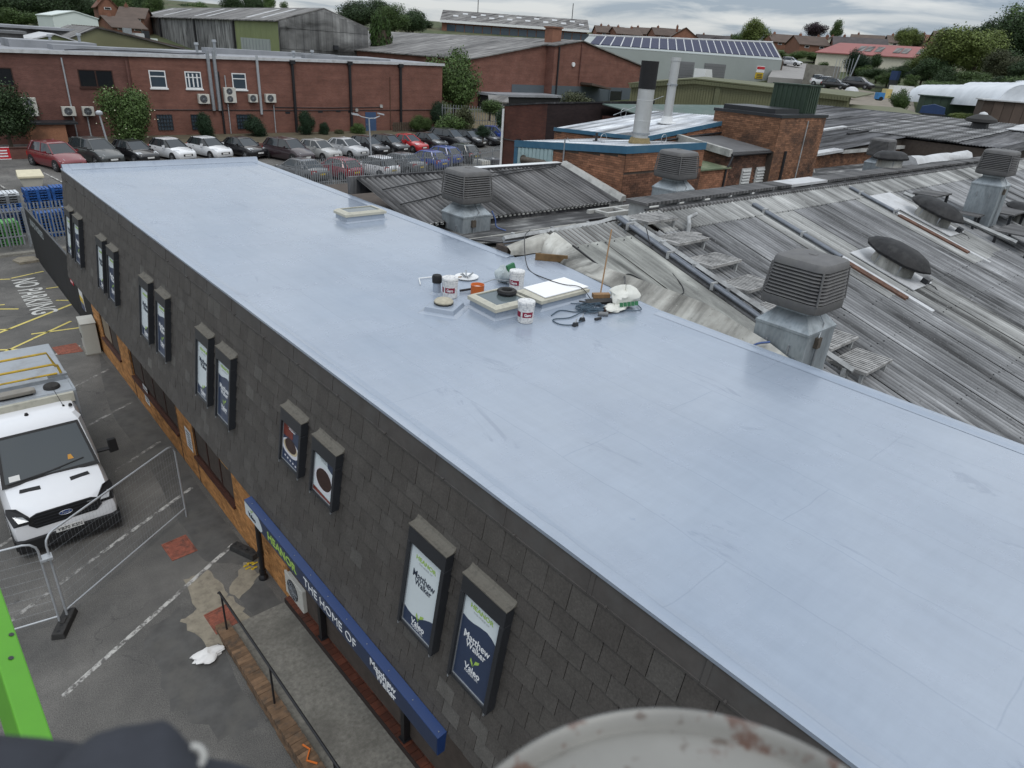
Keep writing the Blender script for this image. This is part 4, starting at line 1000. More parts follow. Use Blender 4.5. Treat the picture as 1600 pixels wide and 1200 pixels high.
# ---- evaporative coolers
def cooler(label, cx, cy, zb, base, s=1.05):
    t_ = thing('rooftop_cooler', label, 'cooler', (cx, cy, base), 0, 'rooftop coolers on galvanised ducts')
    h = s / 2; H = .80
    def ring(hw, z, c=.16):
        c = c * hw / .5; a = hw - c; b = hw - c * .3
        return[(cx+x,cy+y,z)for x,y in[(hw,-a),(hw,a),(b,b),(a,hw),(-a,hw),(-b,b),(-hw,a),(-hw,-a),(-b,-b),(-a,-hw),(a,-hw),(b,-b)]]
    tp = lambda z: h * (1.0 - .115 * (z - .13) / .67)      # half width at height z above the body's foot
    m=MB();m.loft([ring(h*.80,zb-.03),ring(h*.97,zb),ring(h,zb+.03),ring(h*.995,zb+.15),ring(h*.93,zb+.155)]);m.build('base_tray',M['cooler'],t_,smooth=35)
    m=MB();m.loft([ring(h*.86,zb+.15),ring(h*.80,zb+.66)]);m.build('pad_core',M['cooler_in'],t_)
    n = 9; dz = .50 / n
    for k in range(n):
        z = zb + .165 + k * dz; w0, w1 = tp(.165 + k * dz), tp(.165 + k * dz)
        m=MB();m.loft([ring(w0*.985,z),ring(w0,z+.008),ring(w1*.985,z+.020),ring(w1*.88,z+.046),ring(w1*.86,z+.040),ring(w0*.93,z+.006)]);m.build('louvre',M['cooler'],t_,smooth=30)
    for sx_, sy_ in ((1, 1), (1, -1), (-1, 1), (-1, -1)):
        m = MB(); a, b = tp(.15) * .955, tp(.66) * .955
        m.tube([(cx+sx_*a*.955,cy+sy_*a*.955,zb+.14),(cx+sx_*b*.955,cy+sy_*b*.955,zb+.67)],.018,6);m.build('corner_post',M['cooler'],t_,smooth=40)
    w = tp(.66)
    m=MB();m.loft([ring(w*.97,zb+.655),ring(w*1.0,zb+.665),ring(w*.985,zb+.73),ring(w*.92,zb+.775),ring(w*.80,zb+.792),ring(w*.5,zb+.806),ring(w*.14,zb+.815),ring(w*.12,zb+.83),ring(w*.02,zb+.832)]);m.build('top_cover',M['cooler'],t_,smooth=35)
    d = h * .90; zs = zb - .33
    sq = lambda q, z: [(cx - q, cy - q, z), (cx + q, cy - q, z), (cx + q, cy + q, z), (cx - q, cy + q, z)]
    m=MB();m.loft([sq(h*.52,zb+.0),sq(h*.52,zb-.10),sq(d,zs)]);m.build('duct_shoulder',M['duct'],t_)
    m=MB();m.loft([sq(d*1.012,zs),sq(d*1.012,zs-.04),sq(d*.985,zs-.05),sq(d*.97,base)]);m.build('duct_box',M['duct'],t_)
    m = MB()
    for q in(-1,1):m.box(cx-d-.022,cy+q*.2-.012,zs-.42,cx-d+.01,cy+q*.2+.012,zs-.26)
    m.build('handles', M['galv'], t_)
    m=MB();m.box(cx+.28-d,cy-d-.06,zs-.28,cx+.40-d,cy-d+.012,zs-.10);m.build('isolator',M['hessian'],t_)
    m=MB();m.tube([(cx+.05,cy-h*.5,zb-.02),(cx+.1,cy-d*.9,zs+.08),(cx+.32-d,cy-d-.03,zs-.10)],.012,5);m.tube([(cx+.34-d,cy-d-.03,zs-.28),(cx+.34-d,cy-d-.02,base)],.022,5);m.build('cable',M['galv'],t_)
    return t_
def hose(label, pts, mat=None, r=.02, name='hose'):
    m=MB();m.tube(curve_pts(pts),r,6);return tag(m.build(name,mat or M['blue_hose'],None,smooth=60),label,'hose')
cooler('large grey louvred rooftop cooler nearest the camera by the flat roof edge', 10.80, 4.83, 6.90, 5.0)
cooler('grey louvred cooler on a duct in front of the dark ribbed shed roof', 11.15, 14.43, 6.78, 6.0)
cooler('grey louvred cooler in front of the boiler house with the blue fascia', 18.34, 13.13, 7.17, 6.15)
cooler('grey louvred cooler right of the brick tower', 36.65, 14.43, 6.95, 6.0)
cooler('grey louvred cooler standing on the corrugated slope at the right edge', 28.65, 7.33, 7.62, 5.9)
hose('blue hose hanging beside the cooler at the far flat roof edge',[(11.75,14.1,6.5),(11.8,14.0,6.3),(11.82,13.95,6.1),(11.95,13.7,6.03)])
hose('thin blue hose beside the duct of the nearest cooler',[(10.2,4.9,6.3),(10.1,5.1,6.2),(10.05,5.3,5.9),(10.1,5.3,5.5)])
# platform and rails round the right-hand cooler
t_=thing('cooler_platform','dark steel platform and pale angle rails round the right hand cooler','platform',(28,7,6))
m = MB(); m.tube([(26.9, 9.4, 6.72), (26.9, 5.6, 5.82)], .07, 4); m.build('rail', M['steel_pale'], t_)
for(x0,y0,x1,y1,z)in[(27.1,8.4,28.6,9.2,6.72),(27.1,5.2,29.0,6.4,6.0),(27.3,7.0,27.9,8.2,6.3),(29.4,6.5,31.2,8.0,6.25)]:
    m = MB(); m.box(x0, y0, z, x1, y1, z + .05); m.build('deck', M['shed_sheet'], t_)
    m = MB()
    for u in (x0 + .05, x1 - .15):
        for v in (y0 + .05, y1 - .15): m.box(u, v, zm(v) - .02, u + .08, v + .08, z - .002)
    m.build('legs', M['frame'], t_)
# ---- oval fan cowls
M['hood']=simple('sooty_black_hood',(0.013,0.013,0.014),.6,var=.5,scale=5,dirt=(.035,.035,.035),dscale=4,spec=.3)
def cowl(label, x, y, plate=True, rot=0.0, zoff=0.0):
    z=zm(y)+zoff;t_=thing('fan_cowl',label,'fan cowl',(x,y,z),0,'oval black fan cowls on the factory roof')
    A=Matrix.Translation((x,y,z))@Matrix.Rotation(ANG if plate else 0,4,'X')@Matrix.Rotation(rot,4,'Z')
    if plate:
        m = MB(); m.box(-.62, -.95, .06, .62, .95, .085); m.xf(A).build('base_plate', M['white_sheet'], t_)
    def oc(a,b,zz,dy=0):return[(a*px,b*py+dy,zz)for px,py in[(1,.45),(.55,.85),(0,1),(-.55,.85),(-1,.45),(-1,-.45),(-.55,-.85),(0,-1),(.55,-.85),(1,-.45)]]
    m=MB();m.loft([oc(.42,.60,.08),oc(.38,.55,.46)]);m.xf(A).build('curb',M['flash'],t_,smooth=40)
    m = MB()
    for px,py in((.36,.3),(-.36,.3),(.36,-.3),(-.36,-.3)):m.box(px-.015,py-.03,.1,px+.015,py+.03,.50)
    m.xf(A).build('stays', M['galv'], t_)
    m=MB();m.loft([oc(.48,.80,.38),oc(.55,.92,.42),oc(.55,.92,.47),oc(.46,.78,.61),oc(.33,.56,.69),oc(.10,.2,.72)]);m.xf(A).build('hood',M['hood'],t_,smooth=28)
    m=MB();m.box(.18,-.86*1.1,.09,.40,-.78,.22);m.tube([(.3,-.86,.12),(.5,-1.1,.06),(.35,-1.3,.03),(.1,-1.2,.03)],.012,5);m.xf(A).build('switch_box',M['frame'],t_)
cowl('oval black fan cowl on a white plate, upper one on the slope', 25.75, 7.95)
cowl('oval black fan cowl on a white plate, lower one nearer the big cooler', 19.55, 6.62)
cowl('oval grey fan cowl beyond the ridge right of the brick tower', 31.4, 11.9, False, R(80), 0.45)
cowl('oval fan cowl cut by the right edge of the photo behind the cooler', 31.5, 6.6)
m = MB(); y0, y1 = 8.75, 9.75
m.hexa([(24.75,y0,zm(y0)+.05),(26.5,y0,zm(y0)+.05),(26.5,y1,zm(y1)+.05),(24.75,y1,zm(y1)+.05)],[(24.75,y0,zm(y0)+.075),(26.5,y0,zm(y0)+.075),(26.5,y1,zm(y1)+.075),(24.75,y1,zm(y1)+.075)])
m.build('patch_sheet', M['white_sheet'], fac)
t_=thing('roof_vent','small pale capped vent pipe at the top of the corrugated slope by the walkway','vent',(14.3,9.6,6.6))
m=MB();m.tube([(14.3,9.6,6.55),(14.3,9.6,6.85),(14.45,9.75,6.95),(14.9,9.85,6.98)],.05,8);m.build('pipe',M['steel_pale'],t_,smooth=50)
m = MB(); m.box(14.05, 9.35, 6.56, 14.55, 9.7, 6.64); m.build('base', M['grating'], t_)

# ---- dark ribbed shed roof beside the flat roof
SH=thing('ribbed_shed','low shed with dark grey ribbed roof and sooty fascia behind the flat roof','building',(13.5,16,0))
YE, ZE, TS, YT = 14.72, 6.2, 0.25, 17.5
me_s=corr_mesh('roof_sheet',1.02,(YT-YE+.05)/math.cos(math.atan(TS)),M['shed_sheet'],pitch=0.17,amp=0.028)
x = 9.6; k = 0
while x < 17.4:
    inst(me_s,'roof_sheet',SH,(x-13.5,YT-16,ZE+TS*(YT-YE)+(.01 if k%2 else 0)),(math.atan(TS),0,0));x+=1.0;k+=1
zt_ = ZE + TS * (YT - YE)
m = MB(); m.box(9.4, YT, zt_ - .4, 17.9, YT + .12, zt_ + .07); m.build('top_flashing', M['soot'], SH)
m = MB(); m.box(9.4, YE + .02, ZE - .62, 17.25, YE + .10, ZE - .05); m.build('fascia', M['soot'], SH)
m = MB()
for k in range(46): m.box(9.5 + k * .17, YE - .03, ZE - .075, 9.5 + k * .17 + .09, YE + .018, ZE - .01)
m.build('eaves_filler',M['pale_coping'],SH);tag([o for o in SH.children if o.name.startswith('eaves_filler')][0],kind='stuff')
m=MB();m.box(17.27,YE+.03,ZE-.30,17.95,YE+.10,ZE-.03);m.build('end_board',M['pale_coping'],SH)
m=MB();m.hexa([(17.6,YE-.1,ZE-.02),(17.95,YE-.1,ZE-.02),(17.95,YT,zt_-.02),(17.6,YT,zt_-.02)],[(17.72,YE-.1,ZE+.15),(17.9,YE-.1,ZE+.15),(17.9,YT,zt_+.15),(17.72,YT,zt_+.15)]);m.build('verge_trim',M['pale_coping'],SH)
m = MB(); m.box(9.5, YE + .15, 0, 17.9, 21, ZE - .1); m.build('wall', M['dark_mortar'], SH)
hose('dark cable lying across the ribbed shed roof',[(9.9,15.7,6.52),(11.5,16.1,6.60),(13,16.8,6.78),(14,16.9,6.82),(17.2,17.3,6.92)],M['black'],.018,'cable')
hose('second dark cable across the ribbed shed roof near its top',[(9.9,16.6,6.75),(12,17.0,6.84),(15,17.2,6.9),(17.4,17.4,6.95)],M['black'],.018,'cable')
m=MB();m.box(13.6,YT+.13,zt_-.3,17.9,YT+.5,zt_+.06);m.build('white_gutter',M['white_paint'],SH)

# ---- boiler house, built of real bricks as far as they can be told apart
def brick_face(parent, origin, u, n, width, height, mat, hi=None, singles=0, zfun=None, holes=()):
    """brick courses on a wall: origin at its foot, u along, n outwards; joined as one mass of bricks"""
    o, u, n = Vector(origin), Vector(u), Vector(n); m = MB(); r = 0; z = 0.0
    while z < (height if zfun is None else 50):
        x = -(.1125 if r % 2 else 0); any_ = False
        while x < width:
            a, b = max(0, x) + .005, min(width, x + .225) - .005; x += .225
            if b - a < .02: continue
            if zfun is not None and z + .075 > zfun((a + b) / 2): continue
            any_ = True
            if any(h0 < (a + b) / 2 < h1 and g0 < z + .04 < g1 for h0, g0, h1, g1 in holes): continue
            p = .018 + ru(0, .006) - (.012 if rnd() < .03 else 0)
            f=[o+u*a+Vector((0,0,z+.005)),o+u*b+Vector((0,0,z+.005)),o+u*b+Vector((0,0,z+.07)),o+u*a+Vector((0,0,z+.07))]
            g = [q + n * p for q in f]
            m.add(f + g, [(4, 5, 6, 7), (0, 1, 5, 4), (1, 2, 6, 5), (2, 3, 7, 6), (3, 0, 4, 7)])
        if not any_ and zfun is not None: break
        z += .075; r += 1
    return tag(m.build('brickwork', mat, parent), kind='stuff')
BH=thing('boiler_house','orange brick boiler house with white roofs edged in blue fascia','building',(21,17,5))
AX0, AX1, AY0, AY1 = 18.2, 22.6, 15.1, 20.6
za = lambda y: 7.82 - .09 * (y - AY0)
m=MB();m.hexa([(AX0,AY0,4),(AX1,AY0,4),(AX1,AY1,4),(AX0,AY1,4)],[(AX0,AY0,za(AY0)-.2),(AX1,AY0,za(AY0)-.2),(AX1,AY1,za(AY1)-.2),(AX0,AY1,za(AY1)-.2)]);wA=m.build('wall',M['dark_mortar'],BH)
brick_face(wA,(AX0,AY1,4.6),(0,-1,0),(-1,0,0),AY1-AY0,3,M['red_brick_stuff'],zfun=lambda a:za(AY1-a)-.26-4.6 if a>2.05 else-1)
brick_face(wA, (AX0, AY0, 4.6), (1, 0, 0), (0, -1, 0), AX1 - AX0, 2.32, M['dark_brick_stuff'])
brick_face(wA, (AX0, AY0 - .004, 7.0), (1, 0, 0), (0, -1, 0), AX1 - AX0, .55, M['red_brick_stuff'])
m = MB()      # blue fascia boards, butted
def board(m, a, b, za0, zb0, za1, zb1, n, t=.04):
    a, b, n = Vector((*a, 0)), Vector((*b, 0)), Vector((*n, 0)) * t
    L=[(a,za0),(b,zb0),(b+n,zb0),(a+n,za0)];U=[(a,za1),(b,zb1),(b+n,zb1),(a+n,za1)]
    lo, hi = [p + Vector((0, 0, z)) for p, z in L], [p + Vector((0, 0, z)) for p, z in U]
    m.hexa(lo, hi) if ((b - a).cross(n)).z > 0 else m.hexa(lo[::-1], hi[::-1])
board(m,(AX0-.03,AY1),(AX0-.03,AY0-.03),za(AY1)-.22,za(AY0)-.22,za(AY1)+.02,za(AY0)+.02,(-1,0));m.build('fascia',M['blue_trim'],BH)
m=MB();board(m,(AX0-.07,AY0-.03),(AX1,AY0-.03),za(AY0)-.22,za(AY0)-.22,za(AY0)+.021,za(AY0)+.021,(0,-1));m.build('fascia',M['blue_trim'],BH)
def profiled(parent, c00, c10, c11, c01, mat, name='roof_sheet', n=8, ribs=5, h=.03, t=.05):
    """a roof as n sheets side by side from edge c00-c01 to edge c10-c11, ribs running from the first edge to the other"""
    a, b, c, d = [Vector(q) for q in (c00, c10, c11, c01)]
    up = (b - a).cross(d - a).normalized()
    if up.z < 0: up = -up
    for k in range(n):
        m = MB(); r0, r1 = [], []
        for q in range(ribs * 4 + 1):
            v = (k + q / (ribs * 4)) / n; hh = h if (q % 4) in (1, 2) else 0
            r0.append(a + (d - a) * v + up * hh); r1.append(b + (c - b) * v + up * hh)
        r2 = [p - up * t for p in r1]; r3 = [p - up * t for p in r0]
        m.loft([r3,r0,r1,r2]if((r0[-1]-r0[0]).cross(r1[0]-r0[0])).z<0 else[r2,r1,r0,r3],closed=False);m.build(name,mat,parent)
profiled(BH,(AX0,AY0,za(AY0)-.03),(AX0,AY1,za(AY1)-.03),(AX1,AY1,za(AY1)-.03),(AX1,AY0,za(AY0)-.03),M['white_roof'],n=5)
m = MB()      # pale ribbed cladding panels and blue corner post at the far end of the -X wall
for k in range(9):
    y=AY1-.22-k*.21;m=MB();m.box(AX0-.055,y-.15,5.4,AX0-.005,y-.0,za(y)-.225);m.box(AX0-.03,y-.209,5.4,AX0-.005,y-.151,za(y)-.225);m.build('cladding_panel',M['pale_clad'],BH)
m=MB();m.box(AX0-.06,AY1-.2,5.3,AX0-.002,AY1,za(AY1)-.225);m.build('corner_post',M['blue_trim'],BH)
m=MB();m.tube([(AX0-.1,20.0,6.72),(AX0-.25,18.7,6.78),(AX0-.3,18.45,6.70),(AX0-.3,18.35,6.5)],.12,10);m.lathe([(.17,-.02),(.17,.03)],(AX0-.1,20.0,6.72),12,'x');m.build('exhaust_pipe',M['hessian'],BH,smooth=50)
m=MB();m.tube([(AX0-.06,17.9,6.3),(AX0-.06,17.9,7.72)],.03,6);m.build('conduit',M['galv'],BH)
m=MB();m.tube([(AX0-.05,16.2,6.45),(AX0-.06,15.6,6.42),(AX0-.07,15.2,6.3),(AX0-.05,15.02,6.05),(AX0+.1,14.95,5.8),(AX0+.3,14.9,5.9)],.03,6);m.build('blue_pipe',M['blue_hose'],BH,smooth=60)
m = MB()      # lightning tape: rings and wires lying on the roofs
def wire_ring(m, c, r):
    m.tube([(c[0]+r*math.cos(i*.45),c[1],c[2]+r+r*math.sin(i*.45))for i in range(15)],.012,4)
wire_ring(m,(19.6,17.4,za(17.4)),.16);m.tube([(18.25,17.9,7.75),(18.4,17.9,7.62),(19.6,17.4,7.66),(20.4,16.9,7.7)],.012,4);wire_ring(m,(21.3,16.0,za(16)),.15)
m.build('earthing_wire', M['galv'], BH)
m=MB();m.tube([(20.1,18.2,za(18.2)),(20.1,18.2,za(18.2)+.32)],.05,8);m.lathe([(.13,0),(.13,.02)],(20.1,18.2,za(18.2)+.02),10);m.build('vent_pipe',M['black'],BH)
# second white roof, rising to the right
BX0, BY0, BY1, BX1 = 22.8, 18.1, 23.2, 29.6
zb_ = lambda x, y: 7.66 + .105 * (x - BX0) - .04 * (y - BY0)
m=MB();m.hexa([(BX0,BY0,5),(BX1,BY0,5),(BX1,BY1,5),(BX0,BY1,5)],[(x,y,zb_(x,y)-.1)for x,y in((BX0,BY0),(BX1,BY0),(BX1,BY1),(BX0,BY1))]);wB=m.build('wall',M['dark_mortar'],BH)
brick_face(wB,(BX0,BY1,6.5),(0,-1,0),(-1,0,0),BY1-BY0,1,M['red_brick_stuff'],zfun=lambda a:zb_(BX0,BY1-a)-.15-6.5)
brick_face(wB,(BX0,BY0,6.9),(1,0,0),(0,-1,0),BX1-BX0,1,M['red_brick_stuff'],zfun=lambda a:zb_(BX0+a,BY0)-.15-6.9)
m=MB();board(m,(BX0-.04,BY1),(BX0-.04,BY0-.04),zb_(BX0,BY1)-.14,zb_(BX0,BY0)-.14,zb_(BX0,BY1)+.01,zb_(BX0,BY0)+.01,(-1,0));m.build('fascia',M['blue_trim'],BH)
m=MB();board(m,(BX0-.08,BY0-.04),(BX1,BY0-.04),zb_(BX0,BY0)-.17,zb_(BX1,BY0)-.17,zb_(BX0,BY0)+.01,zb_(BX1,BY0)+.01,(0,-1));m.build('fascia',M['blue_trim'],BH)
profiled(BH,(BX0,BY0,zb_(BX0,BY0)-.03),(BX1,BY0,zb_(BX1,BY0)-.03),(BX1,BY1,zb_(BX1,BY1)-.03),(BX0,BY1,zb_(BX0,BY1)-.03),M['white_roof'],n=7)
m=MB();m.tube([(BX0+.2,BY0-.12,7.45),(25.5,BY0-.14,7.62),(28.0,BY0-.12,7.75)],.05,8);m.build('black_pipe',M['black'],BH,smooth=50)
m=MB();wire_ring(m,(26.9,22.8,zb_(26.9,22.8)),.2);m.tube([(26.3,22.9,8.0),(29.4,22.5,8.9)],.012,4);wire_ring(m,(28.7,18.8,zb_(28.7,18.8)),.13);m.build('earthing_wire',M['galv'],BH)
# flues
t_=thing('flue','thick steel flue with matt black upper half on the near white roof','flue',(20.36,16.35,7.7))
zf = za(16.35); c = (20.36, 16.35, 0)
m=MB();m.lathe([(.40,zf),(.40,zf+.05),(.37,zf+.09),(.34,zf+.2)],c,18);m.build('collar',simple('ochre_flashing',(0.22,0.17,0.08),.7,var=.25,scale=8),t_,smooth=40)
m=MB();m.lathe([(.285,zf+.1),(.285,zf+.75),(.291,zf+.755),(.291,zf+.775),(.285,zf+.78),(.285,zf+1.42),(.291,zf+1.425),(.291,zf+1.445),(.285,zf+1.45),(.285,zf+1.8)],c,24);m.build('steel_shaft',M['stainless'],t_,smooth=40)
m=MB();m.lathe([(.302,zf+1.8),(.302,zf+2.68),(.27,zf+2.68),(.27,zf+2.3)],c,24,caps=False);m.build('black_shaft',M['black_matt'],t_,smooth=40)
m = MB(); m.lathe([(.325, zf + .32), (.325, zf + .38)], c, 20); m.build('clamp_band', M['galv'], t_)
t_ = thing('flue', 'slim pale steel flue on the far white roof', 'flue', (26.3, 19.75, 7.9))
zf = zb_(26.3, 19.75); c = (26.3, 19.75, 0)
m=MB();m.lathe([(.42,zf+.0),(.42,zf+.06)],c,16);m.lathe([(.25,zf+.06),(.25,zf+.30)],c,16);m.build('collar',M['white_paint'],t_,smooth=40)
m=MB();m.lathe([(.19,zf+.1),(.19,zf+2.5),(.215,zf+2.51),(.215,zf+2.65),(.16,zf+2.65),(.16,zf+2.4)],c,20,caps=False);m.build('steel_shaft',M['stainless'],t_,smooth=40)
m=MB();m.lathe([(.225,zf+1.55),(.225,zf+1.62)],c,16);m.tube([(25.9,19.65,zf+1.58),(26.7,19.85,zf+1.58)],.03,4);m.build('clamp_band',M['galv'],t_)
# low recess and annex with dark blotched bricks
AN=thing('brick_annex','low brick annex with dark felt roof and two white louvres','building',(27,16.5,5))
m = MB(); m.box(22.62, 15.42, 4, 25.0, 18.0, 6.75); wN = m.build('wall', M['dark_mortar'], AN)
brick_face(wN,(22.62,15.42,4.9),(1,0,0),(0,-1,0),2.38,1.8,M['red_brick_stuff'],holes=[(.25,.2,.95,1.05)])
m = MB(); m.box(22.9, 15.38, 5.15, 23.55, 15.40, 5.93); dr = m.build('window', M['glass'], AN)
m=MB();m.box(22.84,15.37,5.1,22.9,15.41,5.98);m.box(23.55,15.37,5.1,23.61,15.41,5.98);m.build('frame',M['window_frame'],dr)
m=MB();m.hexa([(22.6,15.3,6.76),(25.0,15.3,6.76),(25.0,17.8,6.9),(22.6,17.8,6.9)],[(22.6,15.3,6.81),(25.0,15.3,6.81),(25.0,17.8,6.95),(22.6,17.8,6.95)]);m.build('green_roof',simple('mossy_green_sheet',(0.10,0.13,0.075),.8,var=.3,scale=2,dirt=(.3,.29,.2),dscale=1.2),AN)
m=MB();m.hexa([(25.0,15.6,4),(29.6,15.6,4),(29.6,18.0,4),(25.0,18.0,4)],[(25.0,15.6,7.28),(29.6,15.6,7.28),(29.6,18.0,7.55),(25.0,18.0,7.55)]);wM=m.build('wall',M['dark_mortar'],AN)
brick_face(wM,(25.0,15.6,4.9),(1,0,0),(0,-1,0),4.5,2.32,M['dark_brick_stuff'],holes=[(1.25,.75,1.95,1.75),(2.35,.75,3.05,1.75)])
brick_face(wM, (25.0, 18.0, 6.8), (0, -1, 0), (-1, 0, 0), 2.4, .45, M['dark_brick_stuff'])
m=MB();m.hexa([(24.9,15.45,7.285),(29.7,15.45,7.285),(29.7,18.05,7.56),(24.9,18.05,7.56)],[(24.9,15.45,7.36),(29.7,15.45,7.36),(29.7,18.05,7.64),(24.9,18.05,7.64)]);m.build('felt_roof',M['felt'],AN)
m=MB();m.hexa([(24.84,15.42,7.2),(25.05,15.42,7.2),(25.05,18.06,7.48),(24.84,18.06,7.48)],[(24.84,15.42,7.46),(25.05,15.42,7.46),(25.05,18.06,7.74),(24.84,18.06,7.74)]);m.build('kerb',M['pale_coping'],AN)
m = MB(); m.tube([(25.0, 15.40, 7.26), (29.7, 15.40, 7.28)], .06, 8); m.build('gutter', M['black'], AN)
m=MB();m.tube([(25.0,15.34,7.2),(24.85,15.33,6.9),(24.75,15.36,6.75),(24.72,15.36,6.0)],.045,8);m.tube([(29.0,15.5,7.2),(29.0,15.5,4.9)],.07,8);m.build('downpipe',M['black'],AN,smooth=50)
for u in (26.25, 27.35):
    m = MB(); m.box(u, 15.54, 5.64, u + .7, 15.58, 6.66); lv = m.build('louvre_panel', M['louvre_white'], AN)
    for q in range(8):
        m=MB();m.hexa([(u+.06,15.50,5.69+q*.118),(u+.64,15.50,5.69+q*.118),(u+.64,15.539,5.74+q*.118),(u+.06,15.539,5.74+q*.118)],[(u+.06,15.50,5.71+q*.118),(u+.64,15.50,5.71+q*.118),(u+.64,15.539,5.78+q*.118),(u+.06,15.539,5.78+q*.118)]);m.build('blade',M['louvre_white'],lv)
# brick tower with the green box on its top
TW=thing('brick_tower','square orange brick tower with dark patched bricks and flat capped top','tower',(29.8,16.8,5))
TX0, TX1, TY0, TY1, TZ = 28.0, 31.9, 15.3, 18.5, 8.62
m = MB(); m.box(TX0, TY0, 4, TX1, TY1, TZ); wT = m.build('wall', M['dark_mortar'], TW)
brick_face(wT, (TX0, TY0, 4.8), (1, 0, 0), (0, -1, 0), TX1 - TX0, TZ - 4.8, M['old_brick'])
brick_face(wT, (TX0, TY1, 7.3), (0, -1, 0), (-1, 0, 0), TY1 - TY0, TZ - 7.3, M['old_brick'])
m = MB(); m.box(TX0 - .05, TY0 - .05, TZ, TX1 + .1, TY1 + .05, TZ + .12); m.build('coping', M['frame'], TW)
m=MB();m.box(TX0+.3,TY0+.5,TZ+.12,30.3,TY1-.2,TZ+.3);m.build('raised_kerb',M['frame'],TW)
m=MB();m.tube([(30.3,TY0-.03,5.2),(30.3,TY0-.03,8.5)],.03,6);m.build('conduit',M['steel_pale'],TW)
m=MB();m.tube([(28.9,TY0-.05,4.9),(28.9,TY0-.05,7.3)],.07,8);m.build('downpipe',M['black'],TW)
t_=thing('green_housing','dark green ribbed metal box on top of the brick tower','housing',(30.6,16.9,TZ+.12))
gx0, gx1, gy0, gy1, gz0, gz1 = 30.75, 31.8, 15.8, 17.5, TZ + .12, 9.85
m = MB(); m.box(gx0, gy0, gz0, gx1, gy1, gz1); m.build('casing', M['green_clad'], t_)
for k in range(7):
    y=gy0+.06+k*.235;m=MB();m.box(gx0-.03,y,gz0+.02,gx0-.001,y+.08,gz1-.04);m.build('rib',M['green_clad'],t_)
for k in range(5):
    x=gx0+.05+k*.2;m=MB();m.box(x,gy0-.03,gz0+.02,x+.08,gy0-.001,gz1-.04);m.build('rib',M['green_clad'],t_)
m=MB();m.box(gx0-.05,gy0-.05,gz1,gx1+.05,gy1+.05,gz1+.05);m.build('cap',M['green_clad'],t_)
# ------------------------------------------------------------------ wide sooty roof beyond the brick tower
FR=thing('far_factory_roof','wide dark grey corrugated factory roof beyond the brick tower','building',(46,22,0))
T2 = .054; Z2 = lambda x: 6.55 + T2 * (x - 33)
me_d = corr_mesh('roof_sheet', 1.02, 4.62, M['dark_sheet'], pitch=0.17, amp=0.03, seg=4)
for i in range(6):
    for j in range(19):
        y = 30 - j * 1.0
        x = 37.5 + i * 4.5
        if y < 17.2 and x < 47: continue
        if y < 11.5: continue
        inst(me_d,'roof_sheet',FR,(x-46,y-22,Z2(x)+.012*(j%2)+.01),(math.atan(T2)+ru(-.002,.002),0,R(-90)))
m = MB(); m.box(60, 10.4, 4, 60.3, 30.2, Z2(60) + .06); m.build('ridge_cap', M['dark_sheet'], FR)
m=MB();m.hexa([(33,17.25,0),(60,17.25,0),(60,30,0),(33,30,0)],[(33,17.25,6.4),(60,17.25,Z2(60)-.12),(60,30,Z2(60)-.12),(33,30,6.4)])
m.hexa([(46.5,11.6,0),(60,11.6,0),(60,17.3,0),(46.5,17.3,0)],[(46.5,11.6,Z2(46.5)-.12),(60,11.6,Z2(60)-.12),(60,17.3,Z2(60)-.12),(46.5,17.3,Z2(46.5)-.12)]);wF=m.build('wall',M['dark_mortar'],FR)
brick_face(wF, (33, 17.25, 5.7), (1, 0, 0), (0, -1, 0), 13.5, .85, M['old_brick'])
m=MB();m.hexa([(33,16.95,6.52),(38.2,16.95,6.72),(38.2,17.5,6.72),(33,17.5,6.52)],[(33,16.95,6.62),(38.2,16.95,6.86),(38.2,17.5,6.86),(33,17.5,6.62)]);m.build('white_coping',M['white_sheet'],FR)
m = MB(); m.box(38.3, 17.0, 6.62, 46.6, 17.24, 6.8); m.build('eaves', M['pale_coping'], FR)
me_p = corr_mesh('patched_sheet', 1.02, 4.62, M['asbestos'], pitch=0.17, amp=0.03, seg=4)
for i in range(2, 5):
    for j in range(7):
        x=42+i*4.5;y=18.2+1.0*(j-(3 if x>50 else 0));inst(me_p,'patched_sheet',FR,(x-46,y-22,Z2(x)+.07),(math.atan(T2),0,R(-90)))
for (x0, x1, y, lb) in [(40, 47, 21.0, 'white verge flashing'), (38, 45.5, 25.5, 'verge')]:
    m=MB();m.hexa([(x0,y,Z2(x0)+.06),(x1,y,Z2(x1)+.06),(x1,y+.35,Z2(x1)+.06),(x0,y+.35,Z2(x0)+.06)],[(x0,y,Z2(x0)+.16),(x1,y,Z2(x1)+.16),(x1,y+.35,Z2(x1)+.16),(x0,y+.35,Z2(x0)+.16)]);m.build('flashing',M['white_sheet'],FR)
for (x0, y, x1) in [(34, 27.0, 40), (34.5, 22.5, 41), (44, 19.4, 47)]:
    m=MB();m.hexa([(x0,y,Z2(x0)+.03),(x1,y,Z2(x1)+.03),(x1,y+.2,Z2(x1)+.03),(x0,y+.2,Z2(x0)+.03)],[(x0,y,Z2(x0)+.12),(x1,y,Z2(x1)+.12),(x1,y+.2,Z2(x1)+.12),(x0,y+.2,Z2(x0)+.12)]);m.build('lap_shadow_strip',M['soot'],FR)
